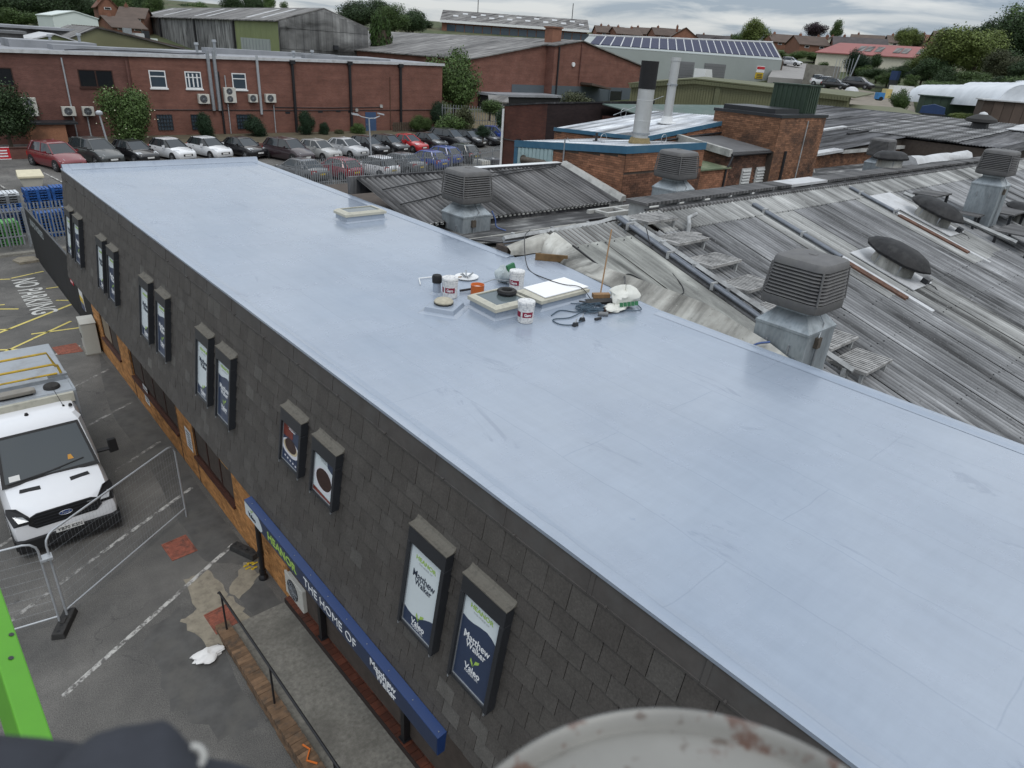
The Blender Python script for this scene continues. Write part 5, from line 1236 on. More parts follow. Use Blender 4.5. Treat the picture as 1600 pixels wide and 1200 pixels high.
# ridge ventilator, white boards and small pipes on it
t_=thing('roof_ventilator','squat black ventilator with pale tip on the far dark roof','ventilator',(55,15.9,Z2(55)))
zv = Z2(55) + .02
m = MB(); m.lathe([(.55, zv), (.5, zv + .35)], (55, 15.9, 0), 12); m.build('curb', M['black'], t_)
m=MB();m.lathe([(.5,zv+.35),(.95,zv+.45),(.9,zv+.62),(.45,zv+.85),(.25,zv+.9)],(55,15.9,0),14);m.build('hood',M['rubber'],t_,smooth=30)
m=MB();m.lathe([(.27,zv+.9),(.2,zv+1.0),(.03,zv+1.06)],(55,15.9,0),10);m.build('tip',M['white_sheet'],t_)
t_=thing('roof_sheets','loose white boards laid over the dark roof at the right edge','board',(56,12.6,Z2(56)))
for k,(x,y,a,b,zz)in enumerate([(55.5,12.9,2.6,1.6,.1),(57.5,13.2,2.0,1.4,.12),(56.5,12.2,1.8,.8,.17),(58.4,12.2,1.2,1.0,.14)]):
    m=MB();m.hexa([(x,y,Z2(x)+zz),(x+a,y,Z2(x+a)+zz),(x+a,y+b,Z2(x+a)+zz),(x,y+b,Z2(x)+zz)],[(x,y,Z2(x)+zz+.05),(x+a,y,Z2(x+a)+zz+.05),(x+a,y+b,Z2(x+a)+zz+.05),(x,y+b,Z2(x)+zz+.05)]);m.build('board',M['white_sheet'],t_)
t_ = thing('standpipe', 'thin black pipe standing by the brick tower foot', 'pipe', (33.6, 17.8, 6.6))
m = MB(); m.tube([(33.6, 17.8, 6.58), (33.6, 17.8, 7.75)], .04, 6); m.build('pipe', M['black'], t_)
t_=thing('leaning_timber','pale timber batten leaning against the white coping','timber',(33.8,16.4,6))
m = MB(); m.tube([(33.4, 15.9, 6.05), (34.2, 16.93, 7.0)], .03, 4); m.build('batten', M['pale_coping'], t_)
tag(t_, None)
t_=thing('covered_bundle','long white sheeted bundle lying along the roof ridge','bundle',(36,11.8,6.9))
m = MB(); rr = []
for i in range(9):
    x=33.5+i*.9;r_=.16+ru(0,.10);rr.append([(x,11.95+r_*1.6*math.cos(a)+ru(-.05,.05),7.1+r_*1.2*math.sin(a))for a in[q*math.pi/4 for q in range(8)]])
m.loft(rr); m.build('sheeting', M['white_sheet'], t_, smooth=50)

  # ------------------------------------------------------------------ dark red brick block beyond the boiler house
M['rb_dark']=brick_mat('dark_red_brickwork',(0.120,0.046,0.034),(0.090,0.036,0.028),(0.09,0.06,0.05),dirt=(0.030,0.020,0.020),dscale=0.12)
M['rb_soot']=brick_mat('soot_black_brickwork',(0.036,0.024,0.024),(0.026,0.018,0.019),(0.03,0.024,0.024))
DB=thing('dark_brick_block','flat topped dark red brick block with soot blackened right half','building',(31,33,0))
QX, QY0, QY1, QX1 = 28.6, 29.9, 33.6, 38.2
m=MB();m.hexa([(QX,QY0,0),(QX+.05,QY0,0),(QX+.05,QY1,0),(QX,QY1,0)],[(QX,QY0,7.9),(QX+.05,QY0,7.9),(QX+.05,QY1,7.45),(QX,QY1,7.45)]);m.build('red_wall',M['rb_dark'],DB)
m=MB();m.hexa([(QX+.051,QY0,0),(QX1,QY0,0),(QX1,QY1,0),(QX+.051,QY1,0)],[(QX+.051,QY0,7.9),(QX1,QY0,8.05),(QX1,QY1,7.6),(QX+.051,QY1,7.45)]);m.build('dark_wall',M['rb_soot'],DB)
m=MB();m.hexa([(QX-.06,QY0-.06,7.91),(QX1,QY0-.06,8.06),(QX1,QY1+.06,7.61),(QX-.06,QY1+.06,7.46)],[(QX-.06,QY0-.06,8.0),(QX1,QY0-.06,8.15),(QX1,QY1+.06,7.70),(QX-.06,QY1+.06,7.55)]);m.build('coping',M['soot'],DB)
m=MB();m.tube([(QX-.08,QY1-.02,.9),(QX-.08,QY1-.02,7.3)],.07,8);m.build('white_downpipe',M['white_paint'],DB)
m=MB();m.tube([(QX-.05,QY1,5.6),(QX-.05,32.2,5.6)],.03,5);m.box(QX-.15,31.9,5.3,QX-.001,32.2,5.75);m.build('wall_fitting',M['black'],DB)
m=MB();m.hexa([(33,24,7.3),(46,24,7.3),(46,29.7,7.9),(33,29.7,7.9)],[(33,24,7.36),(46,24,7.36),(46,29.7,7.96),(33,29.7,7.96)])
t_=thing('green_lean_to','faded green and grey lean to roofs behind the white roof','building',(38,27,0))
m.build('roof',simple('faded_green_roof',(0.075,0.115,0.10),.7,var=.2,scale=1.5,dirt=(.17,.17,.17),dscale=.4),t_)
m = MB(); m.box(33, 24.1, 0, 46, 29.6, 7.29); m.build('wall', M['rb_dark'], t_)
# IBC tanks beside it
def ibc(label, x, y, rz, mat):
    z = terr(x, y); t_ = thing('ibc_tank', label, 'tank', (x, y, z), rz)
    m = MB(); m.box(-.48, -.58, .16, .48, .58, 1.10); m.build('bottle', mat, t_, local=True, bevel=.06)
    m=MB();m.lathe([(.1,1.1),(.1,1.15)],(0,0,0),10);m.build('cap',M['white_paint'],t_,local=True)
    m = MB()
    for u in(-.5,-.25,0,.25,.5):m.box(u-.012,-.612,.14,u+.012,-.594,1.15);m.box(u-.012,.594,.14,u+.012,.612,1.15)
    for v in(-.6,-.3,0,.3,.6):m.box(-.512,v-.012,.14,-.494,v+.012,1.15);m.box(.494,v-.012,.14,.512,v+.012,1.15)
    for zz in(.3,.55,.8,1.13):m.box(-.52,-.62,zz,.52,-.60,zz+.02);m.box(-.52,.60,zz,.52,.62,zz+.02);m.box(-.52,-.60,zz,-.50,.60,zz+.02);m.box(.50,-.60,zz,.52,.60,zz+.02)
    m.build('cage', M['galv'], t_, local=True)
    m = MB()
    for v in (-.5, 0, .5): m.box(-.5, v - .06, 0, .5, v + .06, .13)
    m.box(-.5, -.6, .131, .5, .6, .158); m.build('pallet', M['frame'], t_, local=True)
ibc('white caged liquid tank behind the palisade fence', 36.9, 45.9, .05, M['offwhite'])
ibc('second caged tank half full of dark liquid beside the brick block',38.3,46.1,.05,simple('dark_filled_plastic',(0.10,0.10,0.11),.4,var=.2))
# ------------------------------------------------------------------ foliage
def leaf_mat(name, c, var=0.45):
    m, t, b = new_mat(name)
    gg = _n(t, 'ShaderNodeNewGeometry')
    col=ramp(t,gg.outputs['Random Per Island'],[(0,tuple(x*(1-var)for x in c)),(0.6,c),(1,tuple(min(1,x*(1+var*1.2))for x in c))])
    oi=_n(t,'ShaderNodeObjectInfo');mr=_n(t,'ShaderNodeMapRange');mr.inputs[3].default_value=.82;mr.inputs[4].default_value=1.18
    t.links.new(oi.outputs['Random'], mr.inputs[0]); col = mixc(t, 1.0, col, mr.outputs[0], 'MULTIPLY')
    t.links.new(col,b.inputs['Base Color']);b.inputs['Roughness'].default_value=.6;b.inputs['Specular IOR Level'].default_value=.25
    return m
LM={'mid':leaf_mat('mid_green_leaves',(0.066,0.108,0.032)),'dark':leaf_mat('dark_green_leaves',(0.036,0.064,0.024)),'lime':leaf_mat('yellow_green_leaves',(0.115,0.150,0.040)),
      'copper':leaf_mat('copper_beech_leaves',(0.040,0.026,0.032)),'holly':leaf_mat('glossy_shrub_leaves',(0.022,0.046,0.022)),'olive':leaf_mat('olive_leaves',(0.062,0.070,0.034)),'ivy':leaf_mat('ivy_leaves',(0.046,0.085,0.022))}
M['bark'] = simple('bark', (0.075, 0.058, 0.042), .9, var=.3, scale=6)
M['flower'] = simple('cream_blossom', (0.62, 0.60, 0.46), .8, var=.1)
def crown_mesh(name, seed, n, leaf, mat, lobes=9, shape='round', elong=1.0):
    """leaves on the outer shells of many unequal clumps, unit radius, centred at 0"""
    rs = random.Random(seed); m = MB(); cl = []
    for k in range(lobes):
        a = rs.uniform(0, 6.283); e = rs.uniform(-.9, 1.0)
        if shape=='box':p=Vector((rs.uniform(-.8,.8),rs.uniform(-.8,.8),rs.uniform(-.9,.9)));r=rs.uniform(.25,.4)
        elif shape=='tall':p=Vector((math.cos(a)*.45*rs.random(),math.sin(a)*.45*rs.random(),e*.75));r=rs.uniform(.25,.48)
        else:
            q=math.sqrt(max(0,1-e*e));d=rs.uniform(.35,.70);p=Vector((math.cos(a)*q*d,math.sin(a)*q*d,e*d));r=rs.uniform(.25,.48)
        cl.append((p, r))
    if shape != 'box': cl.append((Vector((0, 0, -.05)), .62 if shape == 'round' else .4))
    tot = sum(r * r for _, r in cl)
    for p, r in cl:
        for k in range(int(n * r * r / tot)):
            d = Vector((rs.gauss(0, 1), rs.gauss(0, 1), rs.gauss(0, 1)))
            if d.length < 1e-4: continue
            d.normalize(); q = p + d * r * (rs.random() ** .28) * rs.uniform(.85, 1.12)
            if rs.random() < .12: q = p + d * r * rs.uniform(1.05, 1.3)
            t_ = Vector((rs.gauss(0, 1), rs.gauss(0, 1), rs.gauss(0, 1))); nn = (d + t_ * .55).normalized()
            u=nn.orthogonal().normalized();v=nn.cross(u);an=rs.uniform(0,6.28);u,v=u*math.cos(an)+v*math.sin(an),v*math.cos(an)-u*math.sin(an)
            s = leaf * rs.uniform(.6, 1.4)
            m.add([q - u * s, q - v * s * .55, q + u * s, q + v * s * .55 + nn * s * .25], [(0, 1, 2, 3)])
    return m.mesh(name, mat)
CR = {}
def crown(kind, var, fine=False):
    k = (kind, var, fine)
    if k not in CR:
        sh = 'tall' if kind == 'ivy' else 'round'
        CR[k]=crown_mesh('crown',hash(kind)%97+var*13 if False else(sum(map(ord,kind))+var*13),16000 if fine else 6000,.034 if fine else .05,LM[kind],15 if fine else 12,sh)
    return CR[k]
def tree(label,x,y,z,r,h,kind,var=0,name='tree',group=None,trunk=True,cat='tree',fine=False,squash=1.0):
    """h = height to the top; r = crown radius"""
    t_ = thing(name, label, cat, (x, y, z), ru(0, 6.28), group)
    ch = h * (.86 if trunk else 1.0) / 2
    o = inst(crown(kind, var, fine), 'crown', t_, (0, 0, h - ch), (0, 0, 0), (r, r * squash, ch))
    m=MB();m.tube([(0,0,-.3),(.05*r,0,h*.3),(-.03*r,.05*r,h*.65)],max(.06,r*.075),7,r2=max(.02,r*.02))
    for k in range(4):
        a=k*1.6+r;m.tube([(0,0,h*(.28+.06*k)),(r*.3*math.cos(a),r*.3*math.sin(a),h*(.45+.06*k)),(r*.6*math.cos(a),r*.6*math.sin(a),h*(.6+.06*k))],max(.03,r*.03),5,r2=.01)
    m.build('trunk', M['bark'], t_, local=True); return t_
# ------------------------------------------------------------------ brick office block across the car park
M['rb'] = brick_mat('red_brickwork', (0.205, 0.090, 0.066), (0.165, 0.072, 0.055), (0.19, 0.13, 0.11))
M['rb2'] = brick_mat('dull_red_brickwork', (0.165, 0.078, 0.062), (0.135, 0.062, 0.051), (0.15, 0.10, 0.09))
M['roof_grey']=simple('grey_roof_membrane',(0.27,0.28,0.30),.7,var=.15,scale=.4,dirt=(0.18,0.19,0.20),dscale=.3)
BB=thing('brick_office_block','two storey flat roofed red brick block across the car park','building',(27,72,1))
YW = 69
tz = lambda x: 8.06 + (x - 8) * .0146
m=MB();m.hexa([(2,YW,0),(16.9,YW,0),(16.9,86,0),(2,86,0)],[(2,YW,tz(2)),(16.9,YW,tz(16.9)),(16.9,86,tz(16.9)),(2,86,tz(2))]);m.build('wall',M['rb2'],BB)
m=MB();m.hexa([(16.902,YW-.06,0),(49.2,YW-.06,0),(49.2,86,0),(16.902,86,0)],[(16.902,YW-.06,tz(16.9)),(49.2,YW-.06,tz(49.2)),(49.2,86,tz(49.2)),(16.902,86,tz(16.9))]);m.build('wall',M['rb'],BB)
m=MB();m.hexa([(1.9,YW-.2,tz(2)),(49.35,YW-.2,tz(49.2)),(49.35,86.1,tz(49.2)),(1.9,86.1,tz(2))],[(1.9,YW-.2,tz(2)+.16),(49.35,YW-.2,tz(49.2)+.16),(49.35,86.1,tz(49.2)+.16),(1.9,86.1,tz(2)+.16)]);m.build('roof',M['roof_grey'],BB)
m=MB();m.hexa([(1.9,YW-.24,tz(2)-.06),(49.4,YW-.24,tz(49.2)-.06),(49.4,YW-.201,tz(49.2)-.06),(1.9,YW-.201,tz(2)-.06)],[(1.9,YW-.24,tz(2)+.19),(49.4,YW-.24,tz(49.2)+.19),(49.4,YW-.201,tz(49.2)+.19),(1.9,YW-.201,tz(2)+.19)]);m.build('white_trim',M['white_sheet'],BB)
for(x0,y0,x1,y1,h)in[(9.5,75,16,80,.5),(12,71.5,24,74,.22),(2.5,74,8.2,79,.9),(26,76,40,78,.3),(34,71.5,44,72.4,.18)]:
    m=MB();m.box(x0,y0,tz(x0)+.1,x1,y1,tz(x1)+.16+h);m.build('roof_plinth',M['roof_grey'],BB)
for(x,y,h)in[(13,78,.9),(15.2,77.5,1.1),(23.1,70.5,.9),(24.6,70.2,1.2),(33,72,.5),(36,74,.6)]:
    m=MB();m.tube([(x,y,tz(x)+.1),(x,y,tz(x)+.16+h)],.12,8);m.lathe([(.22,h+.1),(.18,h+.3)],(x,y,tz(x)),8);m.build('vent_pipe',M['galv'],BB)
m=MB();m.tube([(12.5,69.8,8.35),(14,70.8,8.45),(16,70.2,8.5),(19,71,8.5),(21.5,69.6,8.5),(24,70.5,8.6)],.04,5);m.build('cable',M['black'],BB)
def window(x0, x1, z0, z1, style, y=YW - .06):
    m = MB(); f = .09 if style == 'white' else .07
    mt = M['white_paint'] if style == 'white' else M['window_frame']
    y0, y1 = y - .03, y + .03
    m.box(x0,y0,z0,x1,y1,z0+f);m.box(x0,y0,z1-f,x1,y1,z1);m.box(x0,y0,z0+f,x0+f,y1,z1-f);m.box(x1-f,y0,z0+f,x1,y1,z1-f)
    if style == 'white': zm_ = z0 + (z1 - z0) * .66; m.box(x0 + f, y0, zm_ - .04, x1 - f, y1, zm_ + .04)
    else: xm = (x0 + x1) / 2; m.box(xm - .05, y0, z0 + f, xm + .05, y1, z1 - f)
    w = m.build('window', mt, BB)
    def pane(a,b,c,d):m=MB();m.box(a,y-.012,c,b,y+.012,d);m.build('pane',M['glass_blue']if style=='white' else M['glass'],w)
    if style == 'white':
        pane(x0 + f, x1 - f, z0 + f, zm_ - .04); pane(x0 + f, x1 - f, zm_ + .04, z1 - f)
    else: pane(x0 + f, xm - .05, z0 + f, z1 - f); pane(xm + .05, x1 - f, z0 + f, z1 - f)
    m = MB(); m.box(x0 - .08, y - .1, z0 - .12, x1 + .08, y + .02, z0 - .002); m.build('window_sill', mt, w)
    return w
window(5.6, 8.5, 5.62, 6.95, 'dark', YW); window(12.95, 15.5, 5.66, 7.0, 'dark', YW)
for a, b in ((18.3, 19.65), (21.25, 22.65), (25.4, 26.7)): window(a, b, 5.72, 7.12, 'white')
m = MB()
for k in range(3): m.box(21.5 + k * .36, YW - .078, 5.85, 21.62 + k * .36, YW - .074, 6.95)
m.build('blind', M['white_paint'], BB)
for a, b in ((18.4, 19.65), (21.3, 22.55), (25.45, 26.75)):      # glass block windows with bars
    m = MB(); m.box(a, YW - .08, 2.25, b, YW - .04, 3.55); w = m.build('barred_window', M['glass_blue'], BB)
    for k in range(6):m=MB();m.box(a+k*(b-a)/5-.03,YW-.12,2.25,a+k*(b-a)/5+.03,YW-.081,3.55);m.build('bar',M['frame'],w)
    for k in range(5):m=MB();m.box(a,YW-.135,2.25+k*.32-.025,b,YW-.121,2.25+k*.32+.025);m.build('bar',M['frame'],w)
m=MB();m.box(39.2,YW-.10,1.4,40.5,YW-.055,3.75);d_=m.build('door',simple('blue_door_paint',(0.045,0.085,0.17),.5,var=.1),BB)
m = MB(); m.box(39.3, YW - .14, 2.4, 39.36, YW - .101, 2.6); m.build('handle', M['galv'], d_)
for(x,z0,z1,r,mt)in[(11.98,1.3,7.8,.06,'galv_pale'),(13.0,1.2,4.1,.06,'galv_pale'),(16.65,1.6,7.8,.09,'rb2'),(23.38,3.9,8.9,.16,'galv'),(23.93,3.9,8.9,.16,'galv'),(24.15,1.2,7.2,.10,'black'),(24.75,1.2,6.9,.05,'galv_pale'),
                       (27.86,3.55,8.7,.13,'galv_pale'),(29.15,1.4,4.4,.05,'galv_pale'),(31.3,1.5,8.15,.15,'black'),(37.48,1.5,8.3,.15,'black'),(43.58,1.9,8.3,.15,'black'),(42.3,2.0,7.3,.05,'rust')]:
    m = MB(); m.tube([(x, YW - .06 - r, z0), (x, YW - .06 - r, z1)], r, 8)
    if r >= .15 and mt == 'black': m.box(x - .25, YW - .45, z1 - .05, x + .25, YW - .07, z1 + .3)
    m.build('downpipe', M[mt], BB)
for (z, x0, x1) in [(3.95, 17, 49), (4.2, 29, 41)]:
    m=MB();m.tube([(x0,YW-.11,z),((x0+x1)/2,YW-.11,z-.05),(x1,YW-.11,z+.05)],.035,5);m.build('cable',M['black'],BB)
for (x, z) in [(30.3, 3.6), (33.8, 3.7), (35.8, 3.75), (39.2 - 2, 3.7)]:
    m = MB(); m.box(x, YW - .08, z, x + .5, YW - .055, z + .2); m.build('air_brick', M['frame'], BB)
for (x, z) in [(38.0, 3.8), (41.0, 4.2)]:
    m = MB(); m.box(x, YW - .2, z, x + .3, YW - .061, z + .3); m.build('wall_box', M['pale_coping'], BB)
m = MB(); m.box(8.5, 67.2, 0, 11.0, YW - .01, 3.0); m.build('porch', M['red_brick_stuff'], BB)
m = MB(); m.box(8.3, 67.0, 3.0, 11.9, YW - .01, 3.15); m.build('porch_roof', M['frame'], BB)
m = MB(); m.box(11.0, 68.2, 0, 13.5, YW - .01, 1.8); m.build('step_block', M['concrete'], BB)
for(lb,x,z,w,h,f)in[('tall twin fan unit on the dull brick at the left of the block',9.1,3.5,.95,1.35,2),('small square fan unit beside the thin pale pipe on the dull brick',11.7,3.5,.95,.7,1),('small fan unit just left of the flowering shrub',13.1,3.5,.85,.7,1),
                            ('fan unit left of the twin silver ducts',22.55,4.5,.95,.8,1),('tall twin fan unit right of the twin silver ducts',24.95,4.6,1.05,1.3,2),('fan unit left of the pale pipe near the middle of the block',27.1,4.65,.8,.7,1),('fan unit just right of the pale pipe near the middle of the block',28.8,4.65,1.0,.75,1)]:
    ac_unit('air_conditioner', lb, x, YW - .50, z, w, .4, h, f, 'air conditioners on the red brick block')
t_=thing('wooden_screen','small dark timber screen at the foot of the brick block','screen',(43.2,68,1.5))
for k in range(9):m=MB();m.box(42.0+k*.28,67.9,1.3,42.2+k*.28,67.97,2.8);m.build('slat',M['bark'],t_)
m=MB();m.box(41.95,67.98,1.6,44.5,68.05,1.75);m.box(41.95,67.98,2.4,44.5,68.05,2.55);m.build('rails',M['bark'],t_)
# planting along its foot
tree('big flowering shrub with cream blossom covering the dull brick wall',15.2,65.9,1.0,2.5,5.3,'mid',1,'shrub',None,False,'shrub',True)
m = MB()
for k in range(16):
    a=ru(0,6.28);e=ru(.15,1);q=math.sqrt(max(0,1-(2*e-1)**2));x,y,z=15.2+2.4*q*math.cos(a),65.9-abs(2.4*q*math.sin(a))*.95,1.2+5.0*e
    m.lathe([(.0, -.05), (.06, 0), (.0, .05)], (x, y, z), 5, caps=False)
tag(m.build('blossom', M['flower'], [o for o in COL.objects if o.name.startswith('shrub')][0]), kind='stuff')
tree('dark tree at the left edge in front of the brick block',6.9,65.3,1.0,2.5,5.6,'dark',0,'tree',None,True,'tree',True)
for(x,r,h,k,lb)in[(21.9,.95,2.6,'holly','dark clipped shrub in front of the second barred window'),(26.6,1.25,2.5,'holly','rounded dark shrub under the third barred window'),(31.7,1.1,2.7,'holly','tall dark shrub by the first thick black downpipe'),(33.5,.7,1.6,'holly','small dark shrub right of the tall one by the first black downpipe'),(37.3,1.0,1.5,'mid','low bright shrub at the foot of the middle black downpipe'),(35.2,.6,.9,'olive','straggly low plant between the black downpipes'),
                         (44.9,1.3,2.2,'mid','bright flowering shrub right of the timber screen'),(47.5,1.35,3.1,'holly','tall dark shrub at the right corner of the brick block'),(46.0,.9,1.6,'mid','low shrub between the bright and the tall one at the right corner')]:
    tree(lb,x,67.3,terr(x,67.3)-.05,r,h,k,int(x)%2,'shrub','shrubs at the foot of the brick block',False,'shrub',True)
t_=thing('low_brick_wall','low red brick wall along the planting bed at the left edge','wall',(7,62.3,1))
m = MB(); m.box(2, 62.2, .8, 11.2, 62.45, 1.95); m.build('wall', M['rb2'], t_)
m = MB(); m.box(1.95, 62.15, 1.951, 11.25, 62.5, 2.02); m.build('coping', M['rb_dark'], t_)
t_ = thing('retaining_wall', 'long low rubble wall behind the row of parked cars', 'wall', (30, 63, 1))
m = MB(); m.box(11.5, 62.6, .7, 52, 62.9, 1.75); m.build('wall', M['rb2'], t_)
m=MB();m.hexa([(11.5,62.9,1.2),(52,62.9,1.2),(52,68.9,1.2),(11.5,68.9,1.2)],[(11.5,62.9,1.70),(52,62.9,1.70),(52,68.9,1.9),(11.5,68.9,1.8)])
tag(m.build('planting_bed',simple('earth_and_dry_grass',(0.10,0.085,0.055),.95,var=.3,scale=1.5)),'bed of earth and dry grass behind the low wall',None,None,'structure')
# ------------------------------------------------------------------ cars
def paint(name, c, rough=.28): return simple(name, c, rough, var=.03, spec=.5, coat=.7)
PC={'maroon':paint('dark_red_car_paint',(0.16,0.012,0.018)),'black':paint('black_car_paint',(0.010,0.010,0.012)),'grey':paint('dark_grey_car_paint',(0.045,0.05,0.05)),'white':paint('white_car_paint',(0.68,0.69,0.70)),'plum':paint('plum_black_car_paint',(0.030,0.016,0.020)),
      'silver':paint('silver_car_paint',(0.36,0.36,0.35)),'pale':paint('pale_silver_car_paint',(0.44,0.45,0.46)),'red':paint('bright_red_car_paint',(0.42,0.018,0.022)),'blue':paint('blue_car_paint',(0.02,0.055,0.26)),'mid':paint('mid_grey_car_paint',(0.12,0.125,0.13)),'rose':paint('faded_red_car_paint',(0.23,0.03,0.045))}
M['tyre'] = simple('tyre_rubber', (0.016, 0.016, 0.017), .85, var=.2)
M['alloy'] = simple('alloy_wheel', (0.40, 0.41, 0.42), .35, metal=.6, var=.08)
M['lamp'] = glass_mat('headlamp_glass', (0.52, 0.54, 0.56), .1)
M['tail'] = glass_mat('tail_lamp_red', (0.36, 0.012, 0.012), .15)
M['plate_w'] = simple('white_number_plate', (0.68, 0.68, 0.66), .5, var=.02)
M['plate_y'] = simple('yellow_number_plate', (0.62, 0.46, 0.06), .5, var=.02)
M['car_glass'] = glass_mat('car_window_glass', (0.030, 0.036, 0.040), .05)
M['trim'] = simple('black_car_trim', (0.014, 0.014, 0.015), .6, var=.1)
def wheel(t_, x, y, r, s):
    m=MB();w=.11*s;m.lathe([(r*.62,x-w),(r*.92,x-w),(r,x-w*.6),(r,x+w*.6),(r*.92,x+w),(r*.62,x+w)],(0,y,r),18,'x');ty=m.build('wheel',M['tyre'],t_,local=True,smooth=40)
    m=MB();xo=x+w*1.02;m.lathe([(r*.63,xo-.03*s),(r*.60,xo),(r*.50,xo-.02*s)],(0,y,r),16,'x',caps=False)
    m.lathe([(r * .5, xo - .04 * s), (r * .5, xo - .045 * s)], (0, y, r), 12, 'x')
    for k in range(5):
        a=k*1.2566;c,sn=math.cos(a),math.sin(a);p=Vector((xo-.012*s,y,r));u=Vector((0,c,sn));v=Vector((0,-sn,c))
        q = [p + v * .04, p + u * r * .56 + v * .025, p + u * r * .56 - v * .025, p - v * .04]
        m.hexa(q, [a_ + Vector((.014 * s, 0, 0)) for a_ in q])
    m.build('rim', M['alloy'], ty, local=True)
def car(label, x, y, col, kind='hatch', rz=0.0, rear=False, group='cars parked in the far row', plates=True):
    """y = the end nearest the camera; nose towards -Y unless rear"""
    L,W,H,belt,nose={'hatch':(3.9,1.70,1.48,.93,.80),'suv':(4.5,1.86,1.68,1.06,.98),'saloon':(4.4,1.78,1.44,.92,.80),'small':(3.5,1.62,1.47,.93,.80)}[kind]
    h = L / 2; z = terr(x, y + h)
    t_ = thing('parked_car', label, 'car', (x, y + h, z), rz + (math.pi if rear else 0), group)
    P = PC[col]; hw = W / 2
    S=[(-h,.32,.60,.72),(-h+.06,.22,.68,.86),(-h+.22,.19,.74,.95),(-h+.75,.18,nose+.04,.985),(-h+1.12,.18,belt,1.0),(-.2,.18,belt+.01,1.0),(h-.9,.18,belt+.03,1.0),(h-.3,.2,belt+.02,.97),(h-.08,.26,belt-.06,.90),(h,.36,belt-.16,.80)]
    if kind == 'saloon': S[-4] = (h - .9, .18, belt + .02, 1.0)
    m = MB(); rr = []
    for (yy, z0, z1, k) in S:
        w = hw * k; dz = z1 - z0
        rr.append([(-w*.88,yy,z0),(-w*.98,yy,z0+dz*.2),(-w,yy,z0+dz*.5),(-w*.985,yy,z0+dz*.72),(-w*.93,yy,z0+dz*.93),(-w*.80,yy,z1),(0,yy,z1+.025),(w*.80,yy,z1),(w*.93,yy,z0+dz*.93),(w*.985,yy,z0+dz*.72),(w,yy,z0+dz*.5),(w*.98,yy,z0+dz*.2),(w*.88,yy,z0)])
    m.loft(rr); body = m.build('body', P, t_, local=True, smooth=38)
    # glasshouse
    f0,f1,r1,r0=-h+1.05,-h+1.78,h-(.62 if kind!='saloon' else 1.25),h-(.20 if kind!='saloon' else .75)
    a, b = hw * .90, hw * .70; zb = belt - .01
    G0=[(-a*.93,f0,zb),(a*.93,f0,zb),(a,f0+.5,zb),(a,r0-.25,zb+.03),(a*.9,r0,zb+.03),(-a*.9,r0,zb+.03),(-a,r0-.25,zb+.03),(-a,f0+.5,zb)]
    zt = H - .05
    G1=[(-b*.92,f1,zt-.03),(b*.92,f1,zt-.03),(b,f1+.3,zt),(b,r1-.2,zt-.02),(b*.92,r1,zt-.05),(-b*.92,r1,zt-.05),(-b,r1-.2,zt-.02),(-b,f1+.3,zt)]
    m = MB(); m.loft([G0, G1]); gl = m.build('windows', M['car_glass'], t_, local=True, smooth=30)
    G2=[(p[0]*1.02,p[1],p[2]-.005)for p in G1];G3=[(p[0]*.985,p[1]*.985,p[2]+.035)for p in G1];G4=[(p[0]*.7,p[1]*.9,p[2]+.058)for p in G1]
    m = MB(); m.loft([G2, G3, G4]); m.build('roof', P, t_, local=True, smooth=40)
    m = MB()
    for i in (0, 1, 4, 5): m.tube([Vector(G0[i]) * 1.003, Vector(G1[i])], .045, 5)
    for s in (-1, 1):
        m.tube([(s*a*1.0,.25,zb),(s*b*1.0,.3,zt)],.04,5);m.tube([(s*a*1.0,r0-.38,zb),(s*b,r1-.3,zt)],.07,5)
        m.tube([(s * a, f0 + .4, zb + .01), (s * a * 1.0, r0 - .2, zb + .03)], .022, 5)
    m.build('pillars', P if col != 'white' else M['trim'], t_, local=True)
    yw = (-h + .78, h - .72); r = .30 if kind != 'suv' else .35
    for yy in yw:
        for s in (-1, 1):
            m=MB();m.lathe([(r*1.16,s*hw*.78),(r*1.16,s*(hw*1.0+.004))],(0,yy,r),16,'x');m.build('wheel_arch',M['trim'],t_,local=True)
            wheel(t_, s * (hw - .09), yy, r, s)
    for s in (-1, 1):
        m=MB();m.hexa([(s*hw*.50,-h+.05,.64),(s*hw*.86,-h+.22,.66),(s*hw*.90,-h+.62,.80),(s*hw*.58,-h+.40,.80)],[(s*hw*.50,-h+.035,.66),(s*hw*.90,-h+.19,.69),(s*hw*.93,-h+.60,.825),(s*hw*.58,-h+.36,.825)]);m.build('headlight',M['lamp'],t_,local=True)
        m=MB();m.hexa([(s*hw*.62,h-.12,.62),(s*hw*.94,h-.26,.62),(s*hw*.94,h-.26,.90),(s*hw*.66,h-.10,.90)],[(s*hw*.62,h+.005,.62),(s*hw*.97,h-.2,.62),(s*hw*.97,h-.2,.90),(s*hw*.66,h-.02,.90)]);m.build('tail_light',M['tail'],t_,local=True)
        m=MB();m.box(s*(hw+.02)-.0,f0+.42,belt+.02,s*(hw+.19),f0+.52,belt+.15)if s>0 else m.box(-(hw+.19),f0+.42,belt+.02,-(hw+.02),f0+.52,belt+.15);m.build('door_mirror',P,t_,local=True)
        m=MB();m.box(s*hw*.998-.004,-.25,belt-.14,s*hw*.998+.004,-.10,belt-.11);m.box(s*hw*.998-.004,.72,belt-.14,s*hw*.998+.004,.88,belt-.11);m.build('door_handle',M['trim'],t_,local=True)
    m=MB();m.box(-hw*.45,-h-.012,.40,hw*.45,-h+.05,.56);m.build('grille',M['trim'],t_,local=True)
    if plates:
        m=MB();m.box(-.26,-h-.022,.42,.26,-h-.013,.53);m.build('number_plate',M['plate_w'],t_,local=True)
        m=MB();m.box(-.26,h+.002,.56,.26,h+.012,.67);m.build('number_plate',M['plate_y'],t_,local=True)
    return t_
